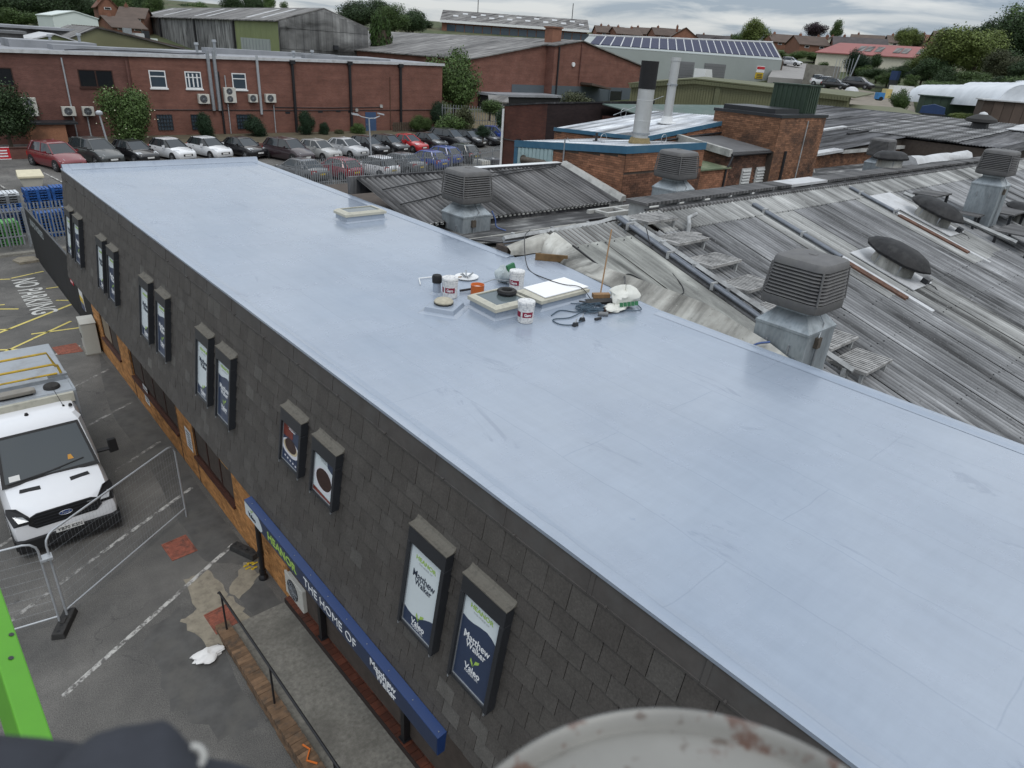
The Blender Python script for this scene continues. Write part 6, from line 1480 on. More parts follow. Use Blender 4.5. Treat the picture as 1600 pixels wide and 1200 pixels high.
row=[(8.6,56.0,'maroon','suv','dark red hatchback with pale roof rails at the left end of the far car row'),(11.3,57.2,'grey','suv','dark grey car behind the lamp post at the roof corner'),(13.9,57.4,'black','hatch','black car between the dark grey car and the white ones'),(16.7,57.8,'white','hatch','white car with black glass roof, first of the two white ones'),(19.6,57.9,'white','hatch','white car with plain white roof, second of the two white ones'),
       (22.2,57.4,'black','saloon','black car beside the plain white one'),(24.9,54.4,'plum','suv','large plum black off road car at the corner of the flat roof'),(27.7,54.7,'silver','hatch','silver hatchback next to the large plum black car'),(30.5,55.2,'pale','saloon','pale silver saloon behind the fence with big front wheels'),(33.0,55.6,'black','hatch','black hatchback behind the double headed lamp post'),(35.4,56.0,'black','hatch','black hatchback left of the bright red one'),
       (37.7,56.2,'red','small','bright red small hatchback in the far row'),(40.4,56.7,'black','small','small black car right of the bright red one'),(43.1,56.8,'black','suv','tall black car second to the right of the bright red one'),(45.7,57.2,'black','hatch','black hatchback third to the right of the bright red one'),(48.2,57.5,'black','hatch','black hatchback beside the blue one at the end of the row'),(50.7,58.6,'blue','hatch','blue car half hidden by the brick block at the end of the row')]
for (x, y, c, k, lb) in row: car(lb, x, y, c, k, .30).scale = (1.03, 1.03, 1.03)
m=MB();m.hexa([(16.1,59.85,2.44),(17.3,59.85,2.44),(17.3,61.0,2.46),(16.1,61.0,2.46)],[(16.1,59.85,2.50),(17.3,59.85,2.50),(17.3,61.0,2.52),(16.1,61.0,2.52)])
for(x,y,c,k,lb)in[(22.4,46.8,'mid','saloon','dull grey car behind the fence where the flat roof cuts it off'),(25.1,46.6,'rose','hatch','faded dark red car behind the palisade fence'),(28.2,46.4,'white','hatch','white hatchback seen from behind through the palisade fence'),(31.0,46.9,'mid','saloon','grey saloon seen from behind through the palisade fence'),(33.8,47.6,'blue','hatch','blue car behind the fence next to the grey saloon'),(36.4,49.2,'blue','hatch','second blue car behind the fence left of the tanks'),(38.9,49.8,'grey','hatch','dark grey car behind the fence nearest the white tanks')]:
    car(lb, x, y, c, k, .30, True, 'cars parked along the palisade fence').scale = (1.03, 1.03, 1.03)
# ------------------------------------------------------------------ palisade fences
def palisade(label, pts, h, pitch=.155, name='palisade_fence', foot=0.0, mat='galv', post_every=2.6):
    a,b=Vector((*pts[0],0)),Vector((*pts[1],0));L=(b-a).length;d=(b-a).normalized();n=Vector((-d.y,d.x,0))
    t_ = thing(name, label, 'fence', (*((a + b) / 2)[:2], terr(*((a + b) / 2)[:2])))
    zf = lambda p: terr(p.x, p.y) + foot
    w = .032
    m = MB(); pal = None; i = 0; s = .05
    o = wloc(t_)
    m = MB()
    m.add([(-w,0,0),(0,-.02,0),(w,0,0),(-w,0,h-.22),(0,-.02,h-.22),(w,0,h-.22),(-w*1.5,0,h-.04),(0,-.012,h),(w*1.5,0,h-.04),(-w*.3,-.012,h-.12),(w*.3,-.012,h-.12)],
          [(0, 1, 4, 3), (1, 2, 5, 4), (3, 4, 9, 6), (4, 10, 7, 9), (4, 5, 8, 10)])
    me = m.mesh('pale', M[mat]); rz = math.atan2(d.y, d.x)
    while s < L:
        p=a+d*s;inst(me,'pale',t_,(p.x-o.x,p.y-o.y,zf(p)+.06-o.z),(ru(-.01,.01),ru(-.008,.008),rz));s+=pitch
    for zz in (.45, h - .42):
        m = MB(); q0, q1 = a + n * .02, b + n * .02
        m.hexa([Vector((q0.x,q0.y,zf(a)+zz)),Vector((q1.x,q1.y,zf(b)+zz)),Vector((q1.x,q1.y,zf(b)+zz))+n*.05,Vector((q0.x,q0.y,zf(a)+zz))+n*.05],[Vector((q0.x,q0.y,zf(a)+zz+.055)),Vector((q1.x,q1.y,zf(b)+zz+.055)),Vector((q1.x,q1.y,zf(b)+zz+.055))+n*.05,Vector((q0.x,q0.y,zf(a)+zz+.055))+n*.05]);m.build('rail',M[mat],t_)
    s = 0
    while s <= L + .01:
        p=a+d*min(s,L)+n*.10;m=MB();m.box(p.x-.04,p.y-.03,zf(p)-.1,p.x+.04,p.y+.03,zf(p)+h-.25);m.build('post',M[mat],t_);s+=post_every
    return t_
palisade('long grey steel palisade fence in front of the second row of cars',((20.5,45.6),(36.0,45.3)),2.05,.16)
palisade('grey palisade fence end panel running back beside the liquid tanks',((36.1,45.3),(41.5,47.6)),2.05,.16)
palisade('tall grey palisade fence across the yard at the far end of the tarmac',((-2.0,39.6),(3.9,39.9)),2.05,.155,foot=.22)
palisade('short palisade length between the black fence and the office corner',((4.0,39.9),(7.2,40.0)),2.05,.155,foot=.22)
t_=thing('fence_kerb','low rough concrete kerb under the yard palisade fence','kerb',(1.0,39.5,0));m=MB();m.hexa([(-2.5,39.0,0),(7.2,39.3,0),(7.2,39.55,0),(-2.5,39.25,0)],[(-2.5,39.05,.26),(7.2,39.35,.26),(7.2,39.55,.3),(-2.5,39.25,.3)]);m.build('kerb',M['concrete'],t_)
# black boarded fence from the palisade to the office corner
t_=thing('black_fence','black boarded fence with faint lettering running to the office corner','fence',(4.0,33,0))
K = 8
for k in range(K):
    y0, y1 = 38.8 - k * 1.55, 38.8 - (k + 1) * 1.55 + .012
    m = MB(); m.box(3.98, y1, .05, 4.03, y0, 2.45); m.build('board', M['black_matt'], t_)
    m = MB(); m.box(3.975, y1, 2.451, 4.035, y0, 2.50); m.build('capping', M['frame'], t_)
m=MB();put_text(m,'UNAUTHORISED',(3.978,36.2,2.05),(0,-1,0),(0,0,1),width=3.2,height=.34,ext=.001);m.build('lettering',M['grey_text'],t_)
for(lb,y,z0,w,h,mt)in[('red warning board on the black fence near the office',29.6,1.35,.5,.55,'red_sign'),('white and yellow notice board on the black fence near the office',28.2,.75,.55,1.15,'white_paint')]:
    if mt=='red_sign' and 'red_sign' not in M:M['red_sign']=simple('red_sign_paint',(0.48,0.02,0.03),.5,var=.05)
    q_=thing('notice_board',lb,'notice',(3.97,y,z0));m=MB();m.box(3.955,y-w/2,z0,3.972,y+w/2,z0+h);m.build('board',M[mt],q_)
    m = MB()
    if mt == 'white_paint':
        m.box(3.950,y-w/2,z0+.28,3.9545,y+w/2,z0+.5);m.build('yellow_panel',M['yellow_plastic'],q_);m=MB();m.box(3.949,y-w/2,z0+.0,3.9545,y+w/2,z0+.26);m.build('blue_panel',M['sign_blue'],q_)
    else:
        for q in range(4):m.box(3.950,y-w*.4,z0+.08+q*.11,3.9545,y+w*.4*ru(.4,1),z0+.12+q*.11)
        m.build('printed_lines', M['white_text'], q_)
t_=thing('stone_slab','pale stone slab lying at the foot of the palisade fence','slab',(3.6,38.3,0));m=MB();m.prism([(3.0,38.5,0),(3.2,37.9,0),(4.0,38.0,0),(3.9,38.8,0),(3.3,38.9,0)],(0,0,.18));m.build('slab',M['pale_concrete'],t_)
  # ------------------------------------------------------------------ stacked plastic pallets behind the yard fence
def pal_mat(n, c): return simple(n, c, .55, var=.15, scale=2, rand=.12)
PM={'blue':pal_mat('blue_plastic',(0.016,0.080,0.27)),'green':pal_mat('green_plastic',(0.075,0.26,0.065)),'white':pal_mat('white_plastic',(0.62,0.65,0.68)),'grey':pal_mat('grey_plastic',(0.16,0.17,0.18)),'navy':pal_mat('dark_blue_plastic',(0.02,0.045,0.12))}
def pallet_mesh(mat):
    m = MB(); W, D = 1.2, 1.0
    for k in range(7): m.box(-W / 2 + k * .18, -D / 2, .115, -W / 2 + k * .18 + .12, D / 2, .135)
    for k in range(3): m.box(-W / 2, -D / 2 + k * .45, .10, W / 2, -D / 2 + k * .45 + .10, .1149)
    for i in range(3):
        for j in range(3):m.box(-W/2+i*.525,-D/2+j*.43,.02,-W/2+i*.525+.15,-D/2+j*.43+.14,.0999)
    for j in range(3): m.box(-W / 2, -D / 2 + j * .43, 0, W / 2, -D / 2 + j * .43 + .14, .0199)
    return m.mesh('pallet', mat)
PME = {}
ORD=['topmost','second from top','third from top','fourth from top','fifth from top','sixth from top','seventh from top','eighth from top','ninth from top']
def pallet_stack(x, y, cols, rz=0.0, what='', where=''):
    """cols: colours from the ground up; every pallet a thing"""
    z = terr(x, y) + .0
    for k, c in enumerate(cols):
        if c not in PME: PME[c] = pallet_mesh(PM[c])
        o=inst(PME[c],'pallet',None,(x+ru(-.02,.02),y+ru(-.02,.02),z+k*.137),(0,0,rz+ru(-.02,.02)))
        tag(o, ORD[len(cols) - 1 - k] + ' ' + what, 'pallet', where)
pallet_stack(3.2,41.3,['green']*8,.05,'green pallet in the green stack behind the yard fence','green pallets in one stack')
pallet_stack(1.85,41.3,['green']*8,-.04,'green plastic pallet in the stack at the left edge of the photo','green pallets at the photo edge')
pallet_stack(5.3,42.0,['blue']*9,.03,'blue plastic pallet in the stack beside the black fence','blue pallets beside the black fence')
pallet_stack(6.6,42.3,['blue']*9,-.03,'blue plastic pallet in the stack touching the office corner','blue pallets by the office corner')
pallet_stack(3.9,43.2,['navy']*8,.02,'dark blue plastic pallet between the green and blue stacks','dark blue pallets')
pallet_stack(4.1,46.8,['blue']*4+['grey']*3+['white']*1,.02,'pallet of the mixed stack with white ones on top','mixed pallets with white tops')
pallet_stack(2.75,46.8,['blue']*4+['grey']*3+['white']*1,.0,'pallet of the mixed white topped stack at the photo edge','mixed pallets at the photo edge')
pallet_stack(5.6,47.2,['blue']*8,.02,'blue plastic pallet in the high stack behind the palisade','blue pallets in the high stack')
pallet_stack(6.9,47.4,['blue']*8,.0,'blue plastic pallet in the high stack nearest the office corner','blue pallets in the nearest high stack')
# grit bin, red sign, lamp posts
t_=thing('grit_bin','cream plastic grit bin standing in the empty bay','grit bin',(6.05,51.9,terr(6.05,51.9)),-.05)
def fr_(m,x0,y0,x1,y1,z0,z1,k):m.hexa([(-x0,-y0,z0),(x0,-y0,z0),(x0,y0,z0),(-x0,y0,z0)],[(-x1,-y1,z1),(x1,-y1,z1),(x1,y1,z1),(-x1,y1,z1)])
cream=simple('cream_plastic',(0.58,0.53,0.38),.55,var=.08);pale=simple('pale_grey_plastic',(0.50,0.48,0.42),.55,var=.08)
m = MB(); fr_(m, .48, .34, .60, .46, .10, .62, 0); m.build('tub', pale, t_, local=True)
m=MB();m.box(-.40,-.3,0,-.18,.3,.099);m.box(.18,-.3,0,.40,.3,.099);m.build('feet',pale,t_,local=True)
m=MB();m.hexa([(-.68,-.54,.62),(.68,-.54,.62),(.68,.54,.62),(-.68,.54,.62)],[(-.68,-.54,.76),(.68,-.54,.76),(.64,.54,1.0),(-.64,.54,1.0)]);m.build('lid',cream,t_,local=True,bevel=.03)
t_=thing('red_sign','small red notice on a post at the left edge of the car park','sign',(5.4,58.5,terr(5.4,58.5)))
m = MB(); m.box(4.3, 58.48, 1.75, 6.0, 58.53, 2.55); b_s = m.build('board', M['red_sign'], t_)
m = MB()
for q in range(3): m.box(4.5, 58.465, 2.28 - q * .18, 5.85, 58.479, 2.36 - q * .18)
m.box(4.3,58.467,1.75,6.0,58.479,1.79);m.box(4.3,58.467,2.51,6.0,58.479,2.55);m.build('printed_lines',M['white_text'],b_s)
m = MB(); m.box(5.1, 58.535, .9, 5.2, 58.6, 2.5); m.build('post', M['galv'], t_)
for x in (4.6, 7.9): stripe('bay_line', (x, 51.5), (x - .5, 56.5), .12, M['line'], terr(0, 54) + .06)
t_=thing('lamp_post','slim grey lamp post with single round head by the dark grey car','lamp post',(12.5,60.6,terr(12.5,60.6)))
m=MB();m.tube([(12.55,60.6,.9),(12.25,60.6,4.35)],.085,8,r2=.06);m.build('column',M['galv_pale'],t_,smooth=50)
m=MB();m.lathe([(.16,4.33),(.24,4.4),(.24,4.55),(.1,4.66)],(12.25,60.6,0),12);m.build('lantern',M['galv_pale'],t_,smooth=40)
t_ = thing('lamp_post', 'grey double headed lamp post among the parked cars', 'lamp post', (31.6, 54.6, 1))
m=MB();m.tube([(31.2,54.0,.9),(31.05,54.0,4.70)],.075,8,r2=.055);m.tube([(29.9,54.0,5.05),(30.3,54.0,4.82),(31.05,54.0,4.68),(31.6,54.0,4.68),(32.1,54.0,4.86)],.045,6);m.build('column',M['galv_pale'],t_,smooth=50)
for x, s in ((29.75, -1), (32.2, 1)):
    m=MB();m.hexa([(x-.28,53.88,5.0-s*-.03),(x+.28,53.88,5.0-.1 if s<0 else 4.92),(x+.28,54.12,5.0-.1 if s<0 else 4.92),(x-.28,54.12,5.0)],[(x-.28,53.9,5.14),(x+.28,53.9,5.03),(x+.28,54.1,5.03),(x-.28,54.1,5.14)]);m.build('lantern',M['galv_pale'],t_)
# ------------------------------------------------------------------ the town and trees behind
def far_mat(name, c, **k): return simple(name, c, .8, **k)
M['tile_brown'] = simple('brown_roof_tiles', (0.085, 0.062, 0.050), .85, var=.25, scale=.6, rand=.2)
M['tile_dark'] = simple('dark_roof_tiles', (0.060, 0.052, 0.052), .85, var=.25, scale=.6, rand=.2)
M['tile_red'] = simple('red_roof_tiles', (0.19, 0.085, 0.055), .85, var=.25, scale=.6, rand=.2)
M['house_brick'] = simple('house_brick', (0.20, 0.095, 0.062), .9, var=.2, scale=1.5, rand=.2)
M['render_cream'] = simple('cream_render', (0.60, 0.57, 0.47), .9, var=.08)
M['clad_grey']=streaky('grey_stained_cladding',(0.095,0.095,0.096),(0.16,0.16,0.158),(0.24,0.24,0.235),1.3,1.3,sz=.06,rand=.12,spots=False,big=.12)
M['roof_shed']=streaky('grey_shed_roof',(0.105,0.10,0.098),(0.155,0.15,0.145),(0.215,0.21,0.20),.7,.7,rand=.12,spots=False,big=.1)
M['lime_clad'] = simple('lime_green_cladding', (0.19, 0.22, 0.095), .6, var=.12, scale=.6)
M['sage'] = simple('pale_sage_cladding', (0.30, 0.33, 0.32), .5, var=.05, scale=.3)
M['khaki'] = simple('khaki_cladding', (0.155, 0.155, 0.085), .6, var=.12, scale=.4)
M['khaki_roof']=simple('moss_green_roof',(0.115,0.12,0.068),.75,var=.15,scale=.3,dirt=(0.14,0.145,0.08),dscale=.1)
M['slate_blue'] = simple('blue_grey_wall_paint', (0.085, 0.105, 0.12), .7, var=.08, scale=.4)
M['solar'] = simple('solar_panel_cells', (0.030, 0.034, 0.070), .6, var=.1, spec=.15)
M['shutter'] = simple('grey_roller_shutter', (0.155, 0.16, 0.165), .5, var=.08)
M['white_clad'] = simple('white_cladding', (0.60, 0.66, 0.63), .5, var=.05, scale=.4)
M['poly']=simple('white_polythene',(0.66,0.69,0.72),.35,var=.05,scale=.6,dirt=(0.5,0.53,0.56),dscale=.4)
M['red_roof'] = simple('red_sheet_roof', (0.27, 0.095, 0.085), .6, var=.1, scale=.4)
def ridge_building(label,cat,name,cx,cy,w,d,zb,ze,zr,rz,wall,roofm,axis='x',panels=0,over=.25,apex=.5):
    """w along local X, d along local Y; ridge along 'x' or 'y'; cladding split into panels round the walls"""
    t_ = thing(name, label, cat, (cx, cy, zb), rz); h, r = ze - zb, zr - zb; W, D = w / 2, d / 2
    m = MB()
    if axis=='x':m.prism([(-W,-D,-3),(-W,-D,h),(-W,-D+d*apex,r),(-W,D,h),(-W,D,-3)],(w,0,0))
    else: m.prism([(-W, -D, -3), (W, -D, -3), (W, -D, h), (-W + w * apex, -D, r), (-W, -D, h)], (0, d, 0))
    m.build('wall', wall, t_, local=True)
    o = over
    for s in (0, 1):
        m = MB(); th = .12
        if axis == 'x':
            y0,z0=(-D-o,h-o*(r-h)/(d*apex))if s==0 else(D+o,h-o*(r-h)/(d*(1-apex)));ym=-D+d*apex
            P = [(-W - o, y0, z0), (W + o, y0, z0), (W + o, ym, r), (-W - o, ym, r)]
        else:
            x0,z0=(-W-o,h-o*(r-h)/(w*apex))if s==0 else(W+o,h-o*(r-h)/(w*(1-apex)));xm=-W+w*apex
            P = [(x0, -D - o, z0), (xm, -D - o, r), (xm, D + o, r), (x0, D + o, z0)]
        lo = [(p[0], p[1], p[2] + .02) for p in P]; hi = [(p[0], p[1], p[2] + .02 + th) for p in P]
        n = (Vector(P[1]) - Vector(P[0])).cross(Vector(P[3]) - Vector(P[0]))
        m.hexa(lo, hi) if n.z > 0 else m.hexa(lo[::-1], hi[::-1]); m.build('roof', roofm, t_, local=True)
    return t_
def lbox(t_, name, mat, *b):
    m = MB(); m.box(*b); return m.build(name, mat, t_, local=True)
# ---- big grey shed
GS=thing('grey_shed','big grey corrugated shed with shallow ridge and lime green bay','shed',(53.4,140,5))
GX0, GX1, GY0, GY1, GE, GR = 46.2, 60.6, 105, 176, 12.45, 14.5
m=MB();m.prism([(GX0,GY0,2),(GX1,GY0,2),(GX1,GY0,GE),((GX0+GX1)/2,GY0,GR),(GX0,GY0,GE)],(0,GY1-GY0,0));m.build('wall',M['clad_grey'],GS)
y = GY0; k = 0
while y < GY1 - 3:      # separate roof runs on the slope that shows, with pale rooflights
    y1 = y + 5.9; m = MB(); xm = (GX0 + GX1) / 2
    m.hexa([(GX0-.5,y,GE-.1),(xm,y,GR+.05),(xm,y1,GR+.05),(GX0-.5,y1,GE-.1)],[(GX0-.5,y,GE+.06),(xm,y,GR+.2),(xm,y1,GR+.2),(GX0-.5,y1,GE+.06)]);rf_=m.build('roof_run',M['roof_shed'],GS)
    if k in (1, 2, 5, 6, 9, 11):
        m=MB();a=lambda q:GX0+(xm-GX0)*q;b=lambda q:GE+(GR-GE)*q+.21;m.hexa([(a(.1),y+1,b(.1)-.02),(a(.85),y+1,b(.85)-.02),(a(.85),y+2,b(.85)-.02),(a(.1),y+2,b(.1)-.02)],[(a(.1),y+1,b(.1)+.03),(a(.85),y+1,b(.85)+.03),(a(.85),y+2,b(.85)+.03),(a(.1),y+2,b(.1)+.03)]);m.build('rooflight',M['white_sheet'],rf_)
    y = y1 + .02; k += 1
m=MB();m.hexa([(GX1+.4,GY0,GE-.1),(GX1+.4,GY1,GE-.1),(xm,GY1,GR+.05),(xm,GY0,GR+.05)],[(GX1+.4,GY0,GE+.05),(GX1+.4,GY1,GE+.05),(xm,GY1,GR+.2),(xm,GY0,GR+.2)]);m.build('roof_run',M['roof_shed'],GS)
for(y0,y1,mt)in[(GY0+.3,121.5,'lime_clad'),(122,140,'clad_grey'),(140.4,160,'clad_grey'),(160.4,175.5,'clad_grey')]:
    y = y0; n = max(1, round((y1 - y0) / 2.0)); w = (y1 - y0) / n
    for q in range(n):m=MB();m.box(GX0-.08,y+q*w+.02,4,GX0-.002,y+(q+1)*w-.02,GE-.12);m.build('cladding_panel',M[mt],GS)
for y in(121.8,140.2,160.2):m=MB();m.tube([(GX0-.25,y,4),(GX0-.25,y,GE)],.17,6);m.build('downpipe',M['black'],GS)
m = MB(); m.box(GX0 - .12, 108.2, 4, GX0 - .082, 119.5, 10.0); sh_ = m.build('sliding_door', M['sage'], GS)
for q in range(9):m=MB();m.box(GX0-.16,108.4+q*1.25,4,GX0-.121,108.5+q*1.25,9.9);m.build('rib',M['galv'],sh_)
for q in range(12):
    x0 = GX0 + .05 + q * 1.195; zt = min(GE + (x0 - GX0) * .284, GE + (GX1 - x0 - 1.1) * .284)
    for (za_, zb__) in ((4, 8.9), (8.95, 11.6), (11.65, zt)):
        if zb__-za_>.3:m=MB();m.box(x0,GY0-.07-.02*(za_>8),za_,x0+1.165,GY0-.002,zb__-.02);m.build('cladding_panel',M['clad_grey'],GS)
m = MB(); m.box(54.5, 104.5, 9.2, 55.2, 104.9, 9.8); m.build('flue_box', M['frame'], GS)
# ivy column beside it
t_=thing('ivy_clad_tower','column thickly clad in bright ivy against the grey shed','ivy',(62.9,105,5))
o=inst(crown_mesh('ivy',5,9000,.075,LM['ivy'],40,'box'),'foliage',t_,(0,0,4.2),(0,0,0),(1.9,1.6,4.6));lbox(t_,'core',M['bark'],-1.2,-1.0,-2,1.2,1.0,7.4)
# ---- low roofs seen over the brick block at the left
ridge_building('white clad rooftop shed with shallow ridge at the top left','shed','white_shed',25.5,136,5.9,12.5,6.5,11.15,11.9,0,M['white_clad'],M['white_clad'],'y',over=.15)
for(lb,nm,x0,y0,x1,y1,z0,z1,mt)in[('long low pale roof behind the brick block at the far left','low_roof',-4,98,22,112,3,9.75,'roof_grey'),('plain grey box on the roofline at the left edge','roof_box',2,89,12.6,92,3,9.3,'shutter')]:
    t_=thing(nm,lb,'building',((x0+x1)/2,(y0+y1)/2,z0));m=MB();m.box(x0,y0,z0,x1,y1,z1-.25);m.build('wall',M['clad_grey'],t_);m=MB();m.box(x0-.3,y0-.3,z1-.249,x1+.3,y1+.3,z1);m.build('roof',M[mt],t_)
ridge_building('small white gabled roof with green gable at the left','shed','gabled_shed',15.3,93,5.2,8,5,8.4,9.15,0,M['lime_clad'],M['white_sheet'],'y')
t_=ridge_building('low beige striped roof rising behind the brick block','shed','striped_roof_shed',22.5,99,13,14,4,8.3,10.0,0,M['khaki'],M['roof_shed'],'y',apex=.30)
for q in range(11):m=MB();y=-6.6+q*1.25;m.hexa([(-2.4,y,10.05-4),(6.4,y,8.42-4),(6.4,y+.3,8.42-4),(-2.4,y+.3,10.05-4)],[(-2.4,y,10.22-4),(6.4,y,8.60-4),(6.4,y+.3,8.60-4),(-2.4,y+.3,10.22-4)]);m.build('roof_stripe',M['tile_brown'],t_,local=True)
t_=thing('roof_plant','cluster of pale ducts and tanks behind the striped roof','roof plant',(31.5,125,8))
for(x,y,z,w,h,mt)in[(30.5,124,7,1.0,3.2,'galv'),(32,124.5,7,1.3,2.6,'white_sheet'),(33.3,125,7,.9,3.0,'frame'),(34.3,125.5,7,1.1,2.0,'white_clad')]:m=MB();m.box(x,y,z-3,x+w,y+w,z+h);m.build('unit',M[mt],t_)
# ---- dark roofed works with red gable ends
DW=thing('red_gable_works','long works with grey roof and red brick gable ends painted grey below','building',(72,110,4))
Wy = 76; WX = [58.5, 71.8, 76.9, 93.0]; WZ = [9.35, 11.75, 12.45, 9.3]
m=MB();m.prism([(WX[0],Wy,2),(WX[1]+.0,Wy,2),(WX[1],Wy,WZ[1]-.05),(WX[0],Wy,WZ[0])],(0,76,0));m.build('gable_wall',M['rb'],DW)
m=MB();m.prism([(WX[1],Wy-1.6,2),(WX[2],Wy-1.6,2),(WX[3],Wy-1.6,2),(WX[3],Wy-1.6,WZ[3]),(WX[2],Wy-1.6,WZ[2]),(WX[1],Wy-1.6,11.55)],(0,70,0));m.build('gable_wall',M['rb'],DW)
m=MB();m.box(WX[1]-6,Wy-.06,3,WX[1]-.002,Wy-.002,6.6);m.box(WX[1],Wy-1.66,3,WX[3],Wy-1.602,6.7);m.build('painted_band',M['slate_blue'],DW)
def slab(parent, name, mat, a, b, c, d, th=.14):
    a, b, c, d = [Vector(p) for p in (a, b, c, d)]; up = (b - a).cross(d - a).normalized()
    if up.z < 0: a, b, c, d = d, c, b, a
    up=Vector((0,0,th));m=MB();m.hexa([a,b,c,d],[a+up,b+up,c+up,d+up]);return m.build(name,mat,parent)
y = Wy - .3
for k in range(12):
    y1=y+6.3;slab(DW,'roof_run',M['roof_shed'],(WX[0]-.5,y,WZ[0]-.1),(WX[1],y,WZ[1]),(WX[1],y1,WZ[1]),(WX[0]-.5,y1,WZ[0]-.1));y=y1+.02
slab(DW,'roof_run',M['roof_shed'],(WX[1]-.3,Wy-1.9,11.6),(WX[2],Wy-1.9,WZ[2]+.05),(WX[2],140,WZ[2]+.05),(WX[1]-.3,140,11.6));slab(DW,'roof_run',M['roof_shed'],(WX[2],Wy-1.9,WZ[2]+.05),(WX[3]+.3,Wy-1.9,WZ[3]-.0),(WX[3]+.3,140,WZ[3]),(WX[2],140,WZ[2]+.05))
for q in range(7): m = MB(); m.tube([(72.6 + 0 * q, Wy - 1.72, 3), (72.6, Wy - 1.72, 11.6)], .13, 6)
m.build('downpipe', M['black'], DW)
m = MB(); m.tube([(77.0, Wy - 1.72, 7), (77.0, Wy - 1.72, 12.2)], .10, 6); m.build('downpipe', M['rb2'], DW)
m=MB();m.box(73.6,77,11,75.4,78.5,13.9);ch=m.build('chimney',M['house_brick'],DW);m=MB();m.box(73.45,76.85,13.901,75.55,78.65,14.1);m.build('chimney_cap',M['house_brick'],ch)
m=MB();m.lathe([(.3,-.15),(.3,0)],(75.6,Wy-1.62,9.5),10,'y');m.build('alarm_box',M['white_paint'],DW)
m = MB(); m.box(84.0, Wy - 1.75, 4.2, 86.6, Wy - 1.665, 6.2); d_ = m.build('door', M['glass'], DW)
m=MB();m.box(83.8,Wy-1.78,4.2,83.99,Wy-1.66,6.4);m.box(86.61,Wy-1.78,4.2,86.8,Wy-1.66,6.4);m.build('frame',M['slate_blue'],d_)
m=MB();m.box(60,Wy-4,2,71.4,Wy-.07,5.3);m.build('black_annex',M['black_matt'],DW);m=MB();m.box(59.8,Wy-4.2,5.301,71.5,Wy-.07,5.6);m.build('annex_roof',M['roof_grey'],DW)
m=MB();m.prism([(77.4,Wy-4,7.0),(81.5,Wy-4,6.5),(81.5,Wy-4,6.7),(77.4,Wy-4,7.3)],(0,2.3,0));m.build('canopy',M['tile_brown'],DW)
# small things in the yard in front of it
t_=ridge_building('little pale garden shed with grey roof beyond the palisade','shed','garden_shed',at(777,180,92)[0].x,at(777,180,92)[0].y,2.0,1.8,3.4,4.9,5.4,R(-35),M['pale_coping'],M['roof_shed'],'x')
palisade('distant grey palisade on the dry bank behind the parked cars',((47.5,66.5),(56.5,60)),2.0,.3,foot=.9,post_every=3)
tag(tree('tall bushy green tree at the right end of the brick block',52.0,70.5,1.6,3.6,10.2,'mid',0,'tree',None,True,'tree',True),None)
for(px,py,r,cr,h,k,lb)in[(700,215,76,1.9,3.2,'mid','undergrowth below the bushy tree by the palisade'),(726,205,78,1.3,3.0,'olive','small tree in front of the far palisade'),(812,160,78,2.3,2.2,'mid','bright bush just above the dark brick block'),(790,162,72,1.2,2.4,'holly','bush beside the little pale shed'),(905,158,84,2.4,2.8,'olive','grey green bush against the painted works wall'),(755,212,70,.9,1.3,'holly','small bush on the dry bank behind the parked cars'),(765,178,80,1.6,2.0,'mid','brambles behind the far palisade')]:
    p,s=at(px,py,r);tree(lb,p.x,p.y,min(p.z,terr(p.x,p.y)+2.4)-.3,cr,h,k,int(px)%2,'bush',None,False,'bush')
p, s = at(732, 172, 108); z_ = p.z
c_=car('bright blue car parked beyond the far palisade',p.x,p.y,'blue','hatch',-.55,False,None,True);c_.location.z=z_;c_.scale=(.9,.9,.9)
bank=MB();bank.hexa([(49.3,63,1),(58,57,1),(64,66,1),(54,74,1)],[(49.3,63,1.9),(58,57,2.1),(64,66,3.6),(54,74,3.4)])
tag(bank.build('dry_bank',simple('dry_grass_bank',(0.14,0.115,0.07),.95,var=.35,scale=2.0)),'bank of dry grass behind the far end of the car row',None,None,'structure')
# ---- solar roofed unit
SU=thing('solar_roof_unit','pale sage clad industrial unit with a row of solar panels on its roof','building',(112,90,6))
Sy, Sx0, Sx1, Sb = 82, 84.3, 145.3, 4
SA,SB_,SC,SD=Vector((84.3,82,12.05)),Vector((145.3,82,12.5)),Vector((164,96,16.4)),Vector((101,96,14.0))
def SQ(u, v, h=0.0): return (SA + (SB_ - SA) * u) * (1 - v) + (SD + (SC - SD) * u) * v + Vector((0, 0, h))
m=MB();lo=[Vector((p.x,p.y,Sb))for p in(SA,SB_,SC,SD)];m.hexa(lo,[p-Vector((0,0,.02))for p in(SA,SB_)]+[p-Vector((0,0,3))for p in(SC,SD)]);m.build('wall',M['sage'],SU)
for k in range(24):slab(SU,'roof',M['sage'],SQ(k/24,0),SQ((k+1)/24,0),SQ((k+1)/24,1),SQ(k/24,1))
N_ = 23
for k in range(N_):
    u0 = .035 + k * .958 / N_; u1 = u0 + .958 / N_ * .86
    slab(SU,'solar_panel',M['solar'],SQ(u0,.12,.16),SQ(u1,.12,.16),SQ(u1,.93,.16),SQ(u0,.93,.16),.1)
    slab(SU,'panel_strip',M['white_sheet'],SQ(u1+.0006,.10,.15),SQ(u0+.0412,.10,.15),SQ(u0+.0412,.95,.15),SQ(u1+.0006,.95,.15),.1)
for k in range(12):slab(SU,'ridge_trim',M['white_sheet'],SQ(k/12,.965,.2),SQ((k+1)/12,.965,.2),SQ((k+1)/12,1,.2),SQ(k/12,1,.2),.2)
